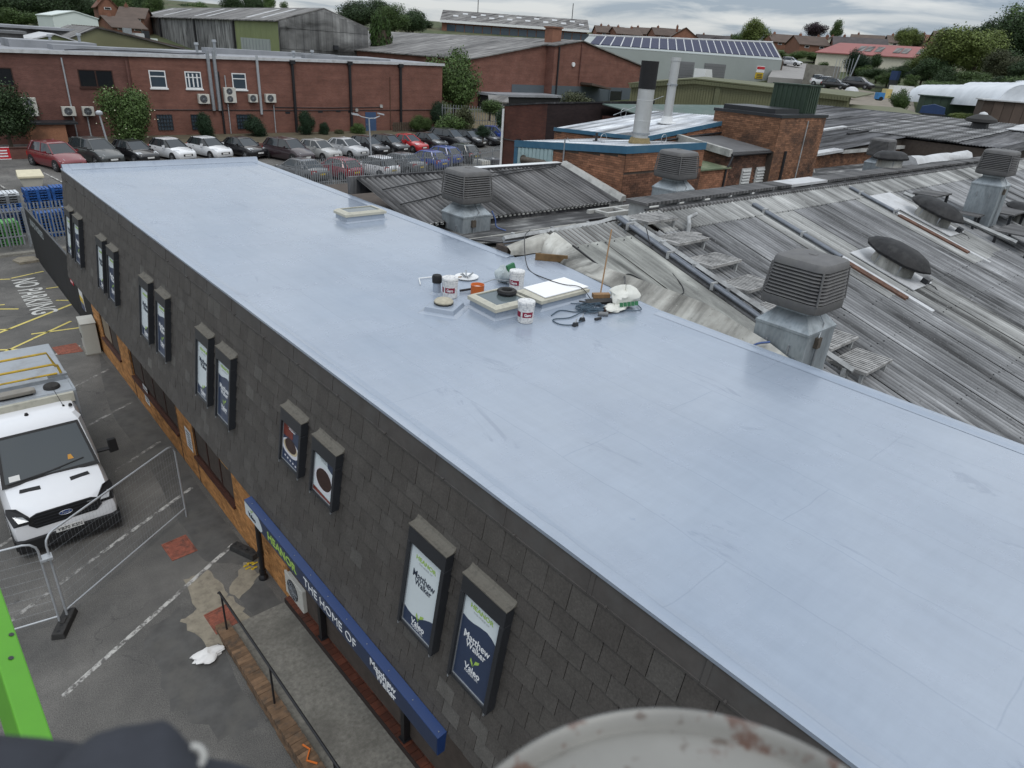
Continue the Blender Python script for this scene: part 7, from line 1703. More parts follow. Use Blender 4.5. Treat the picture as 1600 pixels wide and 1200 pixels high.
for (x0, x1) in ((108.3, 114.8), (118.0, 125.0)):
    m = MB(); m.box(x0, Sy - .08, 4, x1, Sy - .002, 11.0); d_ = m.build('roller_shutter', M['shutter'], SU)
    for q in range(14):m=MB();m.box(x0+.1,Sy-.12,5.0+q*.42,x1-.1,Sy-.081,5.0+q*.42+.3);m.build('slat',M['shutter'],d_)
m=MB();m.box(136.0,Sy-.1,10.05,139.0,Sy-.005,11.2);sg=m.build('wall_board',M['white_paint'],SU)
m=MB();m.box(136.0,Sy-.1,8.9,138.8,Sy-.005,10.0);m.build('yellow_board',M['yellow_plastic'],SU)
m = MB(); m.box(136.1, Sy - .15, 10.65, 138.9, Sy - .101, 11.1); m.build('red_heading', M['red_sign'], SU)
m = MB()
for q in range(3): m.box(136.3, Sy - .14, 9.1 + q * .28, 138.4, Sy - .101, 9.22 + q * .28)
m.build('printed_lines', M['navy_text'], SU)
for k in range(14):
    p,q=SB_+(SC-SB_)*(k/14),SB_+(SC-SB_)*((k+.8)/14);e=Vector((.25,-.2,0));m=MB()
    m.hexa([(p.x,p.y,Sb),(q.x,q.y,Sb),(q.x+.25,q.y-.2,Sb),(p.x+.25,p.y-.2,Sb)][::-1],[p,q,q+e,p+e][::-1]);m.build('cladding_board',M['tile_brown'],SU)
m=MB();m.box(98.0,Sy-.1,7.5,99.6,Sy-.004,10.0);m.box(101.5,Sy-.1,7.8,102.8,Sy-.004,10.0);m.build('door',M['white_paint'],SU)
p,s=at(1030,124,148);t_=thing('yellow_skip','bright yellow bin at the door of the sage unit','bin',(p.x,p.y,p.z-.3));m=MB();m.hexa([(-1.2,-.8,0),(1.2,-.8,0),(1.2,.8,0),(-1.2,.8,0)],[(-1.7,-1,1.9),(1.7,-1,1.9),(1.7,1,1.9),(-1.7,1,1.9)]);m.build('body',M['yellow_plastic'],t_,local=True);lbox(t_,'lid',M['yellow_plastic'],-1.8,-1.1,1.9,1.8,1.1,2.05)
p,s=at(1098,122,138);t_=thing('white_van','white van parked by the roller shutters of the sage unit','van',(p.x,p.y,p.z-1.0),math.atan2(-p.x,p.y)+R(75));lbox(t_,'body',M['white_paint'],-2.6,-1.0,.4,1.6,1.0,2.5);m=MB();m.prism([(1.6,-1,.4),(2.8,-1,.4),(2.8,-1,1.2),(1.6,-1,2.45)],(0,2,0));m.build('cab',M['white_paint'],t_,local=True)
for x in(-1.7,1.7):m=MB();m.lathe([(.36,-1.02),(.36,1.02)],(x,0,.36),12,'y');m.build('wheel',M['tyre'],t_,local=True)
# ---- khaki sheds
KA,s=at(987,131,92);KP,s=at(1090,124,96);KB,s=at(1330,152,92);kd=KB-KA;kd.z=0;kd.normalize();kn=Vector((-kd.y,kd.x,0))
KS=thing('khaki_shed','long low khaki clad shed with mossy shallow roof behind the boiler house','shed',(KA.x,KA.y,5));KL=(KB-KA).dot(kd);KX=(KP-KA).dot(kd)
def KZ(u): return KA.z + (KP.z - KA.z) * u / KX if u < KX else KP.z + (KB.z - KP.z) * (u - KX) / (KL - KX)
def KQ(u, v, z): q = KA + kd * u + kn * v; return Vector((q.x, q.y, z))
m=MB();m.prism([KQ(0,0,3),KQ(KL,0,3),KQ(KL,0,KZ(KL)),KQ(KX,0,KZ(KX)),KQ(0,0,KZ(0))],kn*20);wK=m.build('wall',M['khaki'],KS)
n = 80
for q in range(n):
    u=KL*q/n;zt=KZ(u)-.42;m=MB();m.hexa([KQ(u,-.1,3.5),KQ(u+.17,-.1,3.5),KQ(u+.17,-.004,3.5),KQ(u,-.004,3.5)],[KQ(u,-.1,zt),KQ(u+.17,-.1,zt),KQ(u+.17,-.004,zt),KQ(u,-.004,zt)]);m.build('rib',M['khaki'],wK)
    u0,u1=u-.2,u+KL/n-.25;m=MB();m.hexa([KQ(u0,-.5,KZ(u)-.42),KQ(u1,-.5,KZ(u)-.42),KQ(u1,-.41,KZ(u)-.42),KQ(u0,-.41,KZ(u)-.42)],[KQ(u0,-.5,KZ(u)-.03),KQ(u1,-.5,KZ(u)-.03),KQ(u1,-.41,KZ(u)-.03),KQ(u0,-.41,KZ(u)-.03)]);m.build('verge_tile',M['khaki_roof'],wK)
u=KL*.40;m=MB();m.hexa([KQ(u,-.3,3),KQ(u+.6,-.3,3),KQ(u+.6,-.101,3),KQ(u,-.101,3)],[KQ(u,-.3,KZ(u)-.43),KQ(u+.6,-.3,KZ(u)-.43),KQ(u+.6,-.101,KZ(u)-.43),KQ(u,-.101,KZ(u)-.43)]);m.build('pilaster',M['khaki_roof'],KS)
slab(KS,'roof',M['khaki_roof'],KQ(-.4,-.4,KZ(0)-.05),KQ(KX,-.4,KZ(KX)+.05),KQ(KX,20,KZ(KX)+.05),KQ(-.4,20,KZ(0)-.05));slab(KS,'roof',M['khaki_roof'],KQ(KX,-.4,KZ(KX)+.05),KQ(KL+.4,-.4,KZ(KL)-.05),KQ(KL+5.5,20,KZ(KL)+.15),KQ(KX,20,KZ(KX)+.05))
t_=thing('khaki_annex','low khaki flat sided annex at the right end of the khaki shed','shed',(100,48,5))
m=MB();m.hexa([(KB.x-6,KB.y+4,3),(KB.x+4.5,KB.y-6,3),(KB.x+9,KB.y-2,3),(KB.x-1,KB.y+8,3)],[(KB.x-6,KB.y+4,6.85),(KB.x+4.5,KB.y-6,6.85),(KB.x+9,KB.y-2,7.2),(KB.x-1,KB.y+8,7.2)]);m.build('wall',M['khaki'],t_);m=MB();m.hexa([(KB.x-6.3,KB.y+3.9,6.86),(KB.x+4.5,KB.y-6.4,6.86),(KB.x+9.3,KB.y-2,7.21),(KB.x-1,KB.y+8.3,7.21)],[(KB.x-6.3,KB.y+3.9,7.05),(KB.x+4.5,KB.y-6.4,7.05),(KB.x+9.3,KB.y-2,7.4),(KB.x-1,KB.y+8.3,7.4)]);m.build('roof',M['khaki_roof'],t_)
# ---- houses
def house(label,px,py,r,wpx,eave,ridge,depth,yaw,wall,roofm,axis='x',chim=1,win=2,name='house',group=None):
    p, s = at(px, py, r); w = wpx * s
    zb = min(p.z, terr(p.x, p.y) + 3)
    rz = math.atan2(-p.x, p.y) + yaw
    t_=ridge_building(label,'house',name,p.x,p.y,w,depth,p.z,p.z+eave*s,p.z+ridge*s,rz,M[wall],M[roofm],axis,over=.35)
    if group: t_['group'] = group
    h = eave * s
    for k in range(win):
        x = -w / 2 + w * (k + .5) / win
        m=MB();m.box(x-.6,-depth/2-.05,h*.62,x+.6,-depth/2-.003,h*.9);f=m.build('window',M['white_paint'],t_,local=True);m=MB();m.box(x-.5,-depth/2-.07,h*.65,x+.5,-depth/2-.051,h*.87);m.build('pane',M['glass'],f,local=True)
    for k in range(chim):
        x = -w * .3 + k * w * .55; y = 0 if axis == 'x' else -depth * .2; zr = ridge * s
        m=MB();m.box(x-.3,y-.3,zr-1.2,x+.3,y+.3,zr+.55);c=m.build('chimney',M['house_brick'],t_,local=True);m=MB();m.lathe([(.12,zr+.55),(.10,zr+.85)],(x,y,0),8);m.build('pot',M['tile_red'],c,local=True)
    return t_
HS=[(950,62,245,44,9,18,8,.2,'house_brick','tile_brown','x','brown house first on the skyline right of the red works chimney'),(958,62,262,22,9,17,8,-.6,'house_brick','tile_red','y','house with paler roof second on the skyline'),(975,62,240,40,7,16,9,.35,'house_brick','tile_brown','x','broad brown roof behind the left end of the solar panels'),(1006,63,255,40,8,17,9,-.2,'house_brick','tile_brown','x','brown roofed house third along behind the solar panels'),
      (1038,65,245,44,8,18,9,.3,'house_brick','tile_brown','x','brown house in the middle of the row behind the solar panels'),(1066,68,235,40,8,21,9,.1,'house_brick','tile_brown','y','brick gable end standing behind the solar panels'),(1112,70,300,50,6,13,9,.2,'house_brick','tile_dark','x','low dark roofs left of the big pale green tree'),(1150,73,290,34,6,14,9,-.3,'house_brick','tile_dark','x','dark roof partly behind the big tree by the solar panels'),
      (1218,78,240,44,10,21,10,.35,'house_brick','tile_brown','x','brown roofed house right of the tree with chimney'),(1258,84,225,46,12,24,10,.4,'house_brick','tile_brown','x','brown house below the copper beech'),(1283,74,262,26,6,14,8,-.2,'house_brick','tile_red','x','small house just right under the copper beech'),(1291,78,240,15,8,17,8,.1,'render_cream','tile_brown','y','house with bright cream gable'),
      (1338,82,225,76,6,20,10,.15,'house_brick','tile_dark','x','wide dark roof behind the red sheet roof'),(1352,72,262,46,6,15,9,0,'house_brick','tile_brown','x','brown roof farther back behind the wide dark roof'),(1400,78,262,34,9,19,9,.2,'render_cream','tile_brown','x','pale walled house behind the light tree'),(1444,82,250,26,13,24,9,.3,'house_brick','tile_red','x','house with pale tan roof right of the light tree'),(1478,84,235,50,16,30,10,.2,'house_brick','tile_brown','x','large red brick gabled house beside the right hand woods')]
for(px,py,r,w,e,rg,d,yw,wl,rf,ax,lb)in HS:house(lb,px,py,r,w,e,rg,d,yw,wl,rf,ax,1+(int(px)%2),2,'house','houses on the far skyline')
house('red gabled house among the trees at the top left',166,24,175,26,12,26,9,.1,'house_brick','tile_red','y',1,1)
house('dark roofed house behind the white rooftop shed',190,52,150,46,8,22,9,.3,'house_brick','tile_brown','x',1,2)
house('second dark roofed house between trees at the top left',214,40,170,36,10,24,9,-.2,'house_brick','tile_brown','x',1,2)
# ---- long factory on the skyline
p0_, s0 = at(690, 60, 225); p1_, s1 = at(915, 78, 225)
t_=thing('long_factory','long low factory on the skyline with small white rooflights','factory',tuple((p0_+p1_)/2));d=(p1_-p0_);d.z=0;dn=d.normalized();nb=Vector((-dn.y,dn.x,0));L=d.length
zb = 14.0
def LP(u, v, z): q = p0_ + dn * u + nb * v; return (q.x, q.y, z)
m=MB();m.hexa([LP(0,0,8),LP(L,0,8),LP(L,16,8),LP(0,16,8)],[LP(0,0,17.6),LP(L,0,17.6),LP(L,16,17.6),LP(0,16,17.6)]);m.build('wall',M['house_brick'],t_)
m=MB();m.hexa([LP(-.5,-.6,17.601),LP(L+.5,-.6,17.601),LP(L+.5,8,20.6),LP(-.5,8,20.6)],[LP(-.5,-.6,17.9),LP(L+.5,-.6,17.9),LP(L+.5,8,20.9),LP(-.5,8,20.9)]);m.build('roof',M['roof_shed'],t_)
m=MB();m.hexa([LP(-.5,-.9,17.3),LP(L+.5,-.9,17.3),LP(L+.5,-.61,17.3),LP(-.5,-.61,17.3)],[LP(-.5,-.9,17.95),LP(L+.5,-.9,17.95),LP(L+.5,-.61,17.95),LP(-.5,-.61,17.95)]);m.build('white_gutter',M['white_paint'],t_)
for k in range(15):
    u=3+k*L/16;v=3.0+(k%2)*2.2;z=17.9+v*.35;m=MB();m.hexa([LP(u,v,z+.1),LP(u+1.5,v,z+.1),LP(u+1.5,v+1.2,z+.5),LP(u,v+1.2,z+.5)],[LP(u,v,z+.25),LP(u+1.5,v,z+.25),LP(u+1.5,v+1.2,z+.65),LP(u,v+1.2,z+.65)]);m.build('rooflight',M['white_sheet'],t_)
for k in range(16):
    u=1.5+k*L/16.2;m=MB();m.hexa([LP(u,-.12,14.6),LP(u+2.4,-.12,14.6),LP(u+2.4,-.01,14.6),LP(u,-.01,14.6)],[LP(u,-.12,16.9),LP(u+2.4,-.12,16.9),LP(u+2.4,-.01,16.9),LP(u,-.01,16.9)]);m.build('window',M['glass_blue'],t_)
for u in(10,L*.9):m=MB();m.tube([LP(u,8,20.6),LP(u,8,25)],.12,5);m.build('mast',M['frame'],t_)
# ---- red sheet roofed building and the yard at the right
p0_, s0 = at(1272, 104, 190); p1_, s1 = at(1452, 106, 190)
t_=thing('red_roofed_hall','long cream walled hall with red sheet roof and dark rooflights','building',tuple((p0_+p1_)/2));d=p1_-p0_;d.z=0;dn=d.normalized();nb=Vector((-dn.y,dn.x,0));L=d.length
zr0 = p0_.z
m=MB();m.hexa([LP(0,0,zr0-4),LP(L,0,zr0-4),LP(L,16,zr0-4),LP(0,16,zr0-4)],[LP(0,0,zr0+2.9),LP(L,0,zr0+2.9),LP(L,16,zr0+2.9),LP(0,16,zr0+2.9)]);m.build('wall',M['render_cream'],t_)
m=MB();m.hexa([LP(-.5,-.6,zr0+2.91),LP(L+.5,-.6,zr0+2.91),LP(L-1,9,zr0+5.4),LP(4,9,zr0+5.4)],[LP(-.5,-.6,zr0+3.1),LP(L+.5,-.6,zr0+3.1),LP(L-1,9,zr0+5.6),LP(4,9,zr0+5.6)]);m.build('roof',M['red_roof'],t_)
for u in (.34, .41, .5, .66, .73, .86):
    u*=L;za_=lambda v:zr0+3.12+(v+.6)*.26;m=MB();m.hexa([LP(u,2,za_(2)),LP(u+1.4,2,za_(2)),LP(u+2.2,6.5,za_(6.5)),LP(u+.8,6.5,za_(6.5))],[LP(u,2,za_(2)+.1),LP(u+1.4,2,za_(2)+.1),LP(u+2.2,6.5,za_(6.5)+.1),LP(u+.8,6.5,za_(6.5)+.1)]);m.build('rooflight',M['roof_shed'],t_)
t_=thing('block_wall','grey block wall above the yard right of the sage unit','wall',(150,76,9));p,s=at(1255,122,150);q,s=at(1308,128,152);m=MB();m.hexa([(p.x,p.y,6),(q.x,q.y,6),(q.x+1,q.y+.5,6),(p.x+1,p.y+.5,6)],[(p.x,p.y,p.z+2.4),(q.x,q.y,q.z+2.6),(q.x+1,q.y+.5,q.z+2.6),(p.x+1,p.y+.5,p.z+2.4)]);m.build('wall',M['concrete'],t_)
p, s = at(1228, 122, 152); q, s = at(1240, 98, 190)
m=MB();m.hexa([(p.x-3,p.y+2,p.z-1),(p.x+3,p.y-2,p.z-1),(q.x+3,q.y-2,q.z-1),(q.x-4,q.y+2,q.z-1)],[(p.x-3,p.y+2,p.z),(p.x+3,p.y-2,p.z),(q.x+3,q.y-2,q.z),(q.x-4,q.y+2,q.z)])
tag(m.build('access_road',simple('pale_concrete_road',(0.26,0.25,0.24),.9,var=.1,scale=.4)),'pale concrete ramp road beside the sage unit',None,None,'structure')
yard=MB();a_,s=at(1300,150,135);b_,s=at(1440,160,118);c_,s=at(1430,140,150);d_,s=at(1300,128,160)
yard.poly([(a_.x,a_.y,terr(a_.x,a_.y)+.3),(b_.x,b_.y,terr(b_.x,b_.y)+.3),(c_.x,c_.y,terr(c_.x,c_.y)+.3),(d_.x,d_.y,terr(d_.x,d_.y)+.3)])
tag(yard.build('yard',simple('dusty_yard',(0.22,0.195,0.16),.95,var=.2,scale=.6)),'dusty yard of parked vehicles below the hedges',None,None,'structure')
for(px,py,r,c,k,lb)in[(1296,133,150,'white','saloon','white car at the left of the far yard'),(1308,136,146,'white','saloon','second white car overlapping the first in the far yard'),(1320,140,144,'black','hatch','dark car right of the two white ones in the far yard'),(1358,140,146,'black','suv','black car in the dusty yard below the hedge'),(1247,103,178,'white','hatch','white car on the pale road above the yard')]:
    p,s=at(px,py,r);c_=car(lb,p.x,p.y,c,k,math.atan2(-p.x,p.y)+1.2,False,'cars in the far yard',False);c_.location.z=p.z;c_.scale=(1.25,1.25,1.15)
p,s=at(1385,158,125);t_=thing('tipper_lorry','small yellow and white lorry with blue cab half hidden by a bush','lorry',tuple(p),math.atan2(-p.x,p.y)+.4);t_.scale=(.75,.75,.7)
lbox(t_,'box_body',M['white_paint'],.2,-1.1,.8,4.2,1.1,3.2);lbox(t_,'cab',simple('sky_blue_paint',(0.05,0.22,0.5),.4),-2.2,-1.0,.3,-1.0,1.0,1.6);lbox(t_,'yellow_bed',simple('straw_yellow_paint',(0.6,0.48,0.2),.5),-1.0,-1.0,.6,.19,1.0,2.4)
for x in(-1.6,2.8):m=MB();m.lathe([(.42,-1.05),(.42,1.05)],(x,0,.42),12,'y');m.build('wheel',M['tyre'],t_,local=True)
p,s=at(1396,128,150);t_=thing('blue_tank','dark blue square tank in the yard below the hedge','tank',tuple(p));lbox(t_,'tank',PM['navy'],-.6,-.6,.3,.6,.6,1.8);lbox(t_,'legs',M['frame'],-.55,-.55,-1,.55,.55,.299)
p,s=at(1330,145,138);t_=thing('white_sack_heap','heap of white sacks at the front of the yard','sacks',tuple(p));m=MB();m.lathe([(1.0,-.3),(1.2,.2),(.9,.7),(.3,.95)],(0,0,0),9);m.build('sacks',M['white_sheet'],t_,local=True,smooth=40)
t_=thing('net_pole','leaning pale pole with net at the corner of the far yard','pole',(130,60,8));p,s=at(1325,128,148);m=MB();m.tube([p,p+Vector((.6,-.6,4.5))],.12,6);m.build('pole',M['galv'],t_)
for k in range(6):
    q,s=at(1300+k*5,126,147);m=MB();m.tube([q,q+Vector((0,0,3.6))],.05,4);m.build('net_post',M['galv'],t_)
# polytunnels
def tunnel(label, px0, py0, px1, py1, r0, r1, w, h, off):
    a,s=at(px0,py0,r0);b,s=at(px1,py1,r1);d=b-a;d.z=0;dn=d.normalized();nb=Vector((-dn.y,dn.x,0));L=d.length
    a = a + nb * off; zb = a.z
    t_=thing('polytunnel',label,'polytunnel',tuple(a+dn*L/2),0,'white polytunnels');N=max(4,int(L/2.2));prof=[(w/2*math.cos(q*math.pi/12),h*math.sin(q*math.pi/12))for q in range(13)]
    for k in range(N):
        m = MB(); rr = []
        for u in (k / N, (k + .5) / N, (k + 1) / N):
            sag = .985 if u == (k + .5) / N else 1.0; c = a + dn * (L * u); zz = zb + (b.z - a.z) * u
            rr.append([(c.x + nb.x * x, c.y + nb.y * x, zz + y * sag) for x, y in prof])
        m.loft(rr, closed=False); m.build('cover_bay', M['poly'], t_, smooth=50)
    for u in (0, 1):
        c=a+dn*(L*u);zz=zb+(b.z-a.z)*u;m=MB();m.poly([(c.x+nb.x*x,c.y+nb.y*x,zz+y*.99)for x,y in prof]);m.build('end_wall',M['poly']if u else M['gold'],t_)
tunnel('nearest white polytunnel with arched cover at the right', 1440, 160, 1592, 170, 118, 92, 4.6, 2.3, 0)
tunnel('second white polytunnel behind the nearest one', 1490, 154, 1640, 163, 122, 100, 4.6, 2.3, 2)
tunnel('third white polytunnel farthest back at the right edge', 1540, 150, 1690, 160, 126, 106, 4.6, 2.3, 3)
for(lb,nm,px,py,r,w,h,d,mt,yw)in[('long dark green container below the polytunnel','green_container',1478,175,103,6.2,1.6,2.0,'green_clad',.35),('brown timber shed with pale roof at the right edge','timber_shed',1578,188,92,6.4,1.75,3.0,'tile_brown',.25)]:
    p,s=at(px,py,r);t_=thing(nm,lb,'container' if 'cont' in nm else 'shed',tuple(p),math.atan2(-p.x,p.y)+yw)
    N = 7
    for k in range(N):lbox(t_,'panel',M[mt],-w/2+k*w/N+.02,-d/2-.06,-.5,-w/2+(k+1)*w/N-.02,-d/2-.002,h-.05)
    lbox(t_,'body',M[mt],-w/2,-d/2,-1,w/2,d/2,h);lbox(t_,'roof',M['white_sheet']if nm=='timber_shed' else M[mt],-w/2-.2,-d/2-.3,h+.001,w/2+.2,d/2+.2,h+.12)
p,s=at(1455,180,98);t_=thing('blue_trailer','dark blue sheeted trailer in front of the green container','trailer',tuple(p),math.atan2(-p.x,p.y));m=MB();m.prism([(-1.3,-.8,.2),(1.3,-.8,.2),(1.2,-.8,.9),(0,-.8,1.2),(-1.2,-.8,.9)],(0,1.6,0));m.build('sheet',PM['navy'],t_,local=True);lbox(t_,'bed',M['frame'],-1.4,-.9,-.5,1.4,.9,.199)
# ---- trees
TR=[(1345,122,170,18,22,'mid','green bush left of the slim dark one under the hall'),(1385,134,158,22,20,'mid','green undergrowth below the hedge in the middle of the far yard'),(1420,124,165,26,26,'mid','fresh green bush at the right end of the red roofed hall'),(1462,150,136,28,26,'mid','fresh green bush at the left end of the polytunnels'),(1510,142,134,34,30,'mid','rounded bush above the middle of the polytunnels'),(1556,150,128,34,30,'dark','dark bush above the right end of the polytunnels'),(1600,150,126,36,36,'mid','green bush at the right edge above the polytunnels'),(1272,96,205,20,14,'mid','hedge in front of the house below the copper beech'),(1195,90,210,16,16,'dark','dark hedge just right of the big pale green tree'),(660,52,230,22,22,'dark','dark treetops left of the long skyline factory'),(1118,70,240,12,12,'copper','low copper coloured bush behind the solar panels'),(1570,118,190,50,96,'mid','tall green tree between the dark ones at the right edge'),(1610,112,200,50,98,'mid','tall green tree at the far right edge'),
 (75,64,160,40,78,'dark','dark tree between the two at the top left'),(118,50,200,36,76,'dark','dark tree high above the white rooftop shed'),(205,34,215,30,54,'dark','dark tree behind the dark roofed houses'),(246,40,200,20,44,'mid','tree at the left end of the grey shed roof'),
   # px, py of the foot, r, crown radius px, height px, kind, label
 (12,66,165,46,84,'dark','dark tree at the far top left corner'),(52,62,185,44,80,'dark','dark tree second from the top left corner'),(98,60,170,44,84,'dark','tall dark tree above the white rooftop shed'),(136,56,190,30,62,'dark','dark tree right of the white rooftop shed'),(160,70,145,14,34,'mid','small tree beside the white rooftop shed'),(190,40,200,24,44,'mid','tree behind the red gabled house'),(228,50,210,22,58,'dark','dark tree left of the grey shed roof'),(30,52,150,34,40,'mid','lighter tree in front of the dark ones at the left'),(262,34,240,16,26,'dark','tree above the left end of the grey shed'),(290,30,240,16,26,'dark','second tree above the left end of the grey shed'),(312,28,240,18,26,'mid','third tree above the grey shed roof'),(337,32,235,7,18,'mid','small round tree alone above the grey shed'),
 (368,36,240,22,42,'dark','dark tree above the grey shed left of the middle'),(398,36,245,24,44,'dark','dark tree above the grey shed near its ridge'),(424,34,240,12,38,'mid','slim tree above the grey shed near its ridge'),(446,32,240,10,26,'mid','small tree right of the slim one above the grey shed'),
 (552,60,170,34,56,'dark','large dark tree behind the grey gable'),(588,60,172,34,56,'dark','large dark tree second behind the grey gable'),(616,64,165,32,50,'mid','bright rounded tree right of the ivy column'),(644,64,180,28,48,'dark','dark rounded tree at the right of the group behind the grey gable'),(778,48,260,14,14,'mid','low tree behind the long factory roof'),
 (1173,82,205,25,50,'lime','big pale green tree behind the solar roof'),(1150,82,215,14,34,'mid','small darker tree left of the big pale green one'),(1270,68,285,19,33,'copper','dark copper beech on the skyline'),(1303,68,280,14,33,'mid','bright green tree beside the copper beech'),(1412,86,215,20,42,'lime','light feathery tree in front of the pale house'),(1425,82,225,16,28,'olive','dull tree behind the light feathery one'),(1476,60,280,10,14,'dark','small dark treetop above the large brick house'),
 (1330,132,172,22,52,'holly','dark bush overhanging the block wall'),(1362,120,178,12,34,'dark','slim dark bush in front of the red roofed hall'),(1285,112,172,12,14,'mid','low hedge clump left of the dark bush'),(1478,126,150,50,82,'lime','huge yellow green tree dominating the right'),(1515,130,158,46,80,'lime','second huge yellow green tree joined to the first'),(1445,124,160,34,52,'lime','lower yellow green tree at the left of the huge ones'),(1542,124,180,44,92,'dark','tall dark tree right of the huge yellow green ones'),(1586,128,170,50,102,'dark','tall dark tree at the right edge'),(1620,120,175,40,92,'dark','dark tree just beyond the right edge'),(1560,132,140,34,50,'olive','olive tree below the tall dark ones'),(1595,136,135,30,40,'dark','dark bush below the tall trees at the right edge'),
 (1470,142,140,26,36,'dark','dark bush between the yellow green trees and the hedge'),(1402,178,108,17,42,'mid','leafy young tree hiding the lorry'),(1340,140,150,10,18,'olive','round pale bush at the corner of the yard'),(1420,138,142,14,20,'mid','bush right of the blue tank'),(1368,128,165,26,22,'dark','dark hedge under the red roofed hall'),(1405,128,165,26,24,'dark','dark hedge right of the slim bush under the hall'),(1438,130,158,24,24,'holly','dark hedge under the yellow green trees'),(1245,94,200,20,16,'mid','green hedge behind the white car on the pale road'),(1218,94,195,14,14,'mid','green hedge at the right end of the solar roof'),(1530,146,128,40,20,'mid','clipped hedge behind the polytunnels'),(1480,146,128,34,20,'mid','hedge left of the clipped one behind the polytunnels'),(1590,146,126,34,20,'dark','dark hedge behind the polytunnels at the right edge'),(1512,118,176,40,78,'dark','dark tree behind the huge yellow green ones'),(1566,140,150,40,60,'dark','broad dark bush between the olive tree and the tall ones'),(1450,138,148,36,44,'dark','dark shaded bush at the foot of the huge yellow green trees'),(1500,188,92,22,12,'lime','weeds along the edge of the far roof'),(1535,192,90,18,10,'lime','second patch of weeds along the edge of the far roof')]
for i, (px, py, r, cr, h, k, lb) in enumerate(TR):
    p, s = at(px, py, r); big = h * s > 4
    tree(lb,p.x,p.y,p.z,cr*s,h*s,k,i%3,'tree' if big else 'bush','trees and bushes of the far slope',big,'tree' if big else 'bush',cr>=20)
# ------------------------------------------------------------------ things lying on the flat roof
Z0 = ZR + .004
M['glass_dome'] = glass_mat('rooflight_glass', (0.10, 0.125, 0.13), .12)
M['cream_frame']=simple('cream_rooflight_frame',(0.47,0.455,0.38),.6,var=.12,scale=6,dirt=(.33,.32,.27),dscale=6)
M['bucket']=simple('paint_spattered_white_bucket',(0.66,0.66,0.65),.5,var=.08,scale=6,dirt=(.30,.31,.33),dscale=22)
M['bucket_red'] = simple('dark_red_label', (0.22, 0.012, 0.035), .5, var=.1)
M['rope'] = simple('blue_grey_cord', (0.055, 0.085, 0.115), .8, var=.3, scale=20)
M['sack'] = simple('crumpled_white_sack', (0.62, 0.62, 0.57), .7, var=.15, scale=7, bmp=.4)
M['sack_green'] = simple('green_print', (0.03, 0.14, 0.06), .6, var=.2)
M['board_wood'] = simple('raw_timber', (0.25, 0.15, 0.075), .8, var=.25, scale=8)
def rooflight(label, pts, zc, zt, cover=None):
    """pts: four plan corners counter-clockwise; kerb to zc, frame to zt"""
    P=[Vector((*p,0))for p in pts];c=sum(P,Vector())/4;t_=thing('rooflight',label,'rooflight',(c.x,c.y,Z0))
    ring = lambda k, z: [((c + (p - c) * k).x, (c + (p - c) * k).y, z) for p in P]
    m=MB();m.loft([ring(1.05,Z0-.003),ring(.93,Z0+.03),ring(.90,zc)]);m.build('kerb',M['roof'],t_)
    m=MB();m.loft([ring(1.0,zc-.02),ring(1.0,zc+.035),ring(.86,zt),ring(.76,zt),ring(.76,zt-.03)],caps=False);m.loft([ring(.98,zc-.02),ring(.98,zc-.019)]);m.build('frame',M['cream_frame'],t_)
    m = MB(); m.loft([ring(.765, zt - .028), ring(.765, zt - .016)]); m.build('glazing', M['glass_dome'], t_)
    return t_
rooflight('low rooflight alone on the far part of the flat roof',[(7.62,14.45),(8.72,14.45),(8.72,15.05),(7.62,15.05)],Z0+.16,Z0+.24)
rooflight('cream framed rooflight with a black coil lying on its glass',[(6.56,7.66),(7.36,7.66),(7.40,8.46),(6.60,8.44)],Z0+.15,Z0+.22)
rooflight('rooflight covered by a white board beside the roof edge',[(7.50,7.60),(8.70,7.64),(8.70,8.30),(7.50,8.24)],Z0+.14,Z0+.20)
t_=thing('white_board','clean white board laid over the right hand rooflight','board',(8.3,7.9,Z0+.21))
m=MB();m.hexa([(7.60,7.63,Z0+.206),(8.69,7.67,Z0+.206),(8.70,8.29,Z0+.206),(7.64,8.22,Z0+.206)],[(7.60,7.63,Z0+.222),(8.69,7.67,Z0+.222),(8.70,8.29,Z0+.222),(7.64,8.22,Z0+.222)]);m.build('board',simple('bright_white_board',(0.82,0.82,0.82),.5,var=.02),t_)
tag(MB().tube(curve_pts([(8.3,8.27,Z0+.232),(8.36,7.95,Z0+.232),(8.5,7.67,Z0+.235),(8.62,7.5,Z0+.03)]),.008,5).build('cord',M['black'],None,smooth=60),'thin dark cord lying across the white board','cord')
t_=thing('tape_coil','black coil of tape lying on the rooflight glass','coil',(7.18,8.12,Z0+.21));m=MB();m.lathe([(.09,0),(.15,0),(.165,.03),(.15,.075),(.095,.075),(.085,.03),(.09,0)],(7.18,8.12,Z0+.212),20,caps=False);m.build('coil',M['rubber'],t_,smooth=50)
m=MB();m.lathe([(.166,.02),(.172,.04),(.166,.06)],(7.18,8.12,Z0+.212),16,caps=False);m.build('outer_turn',M['black'],t_)
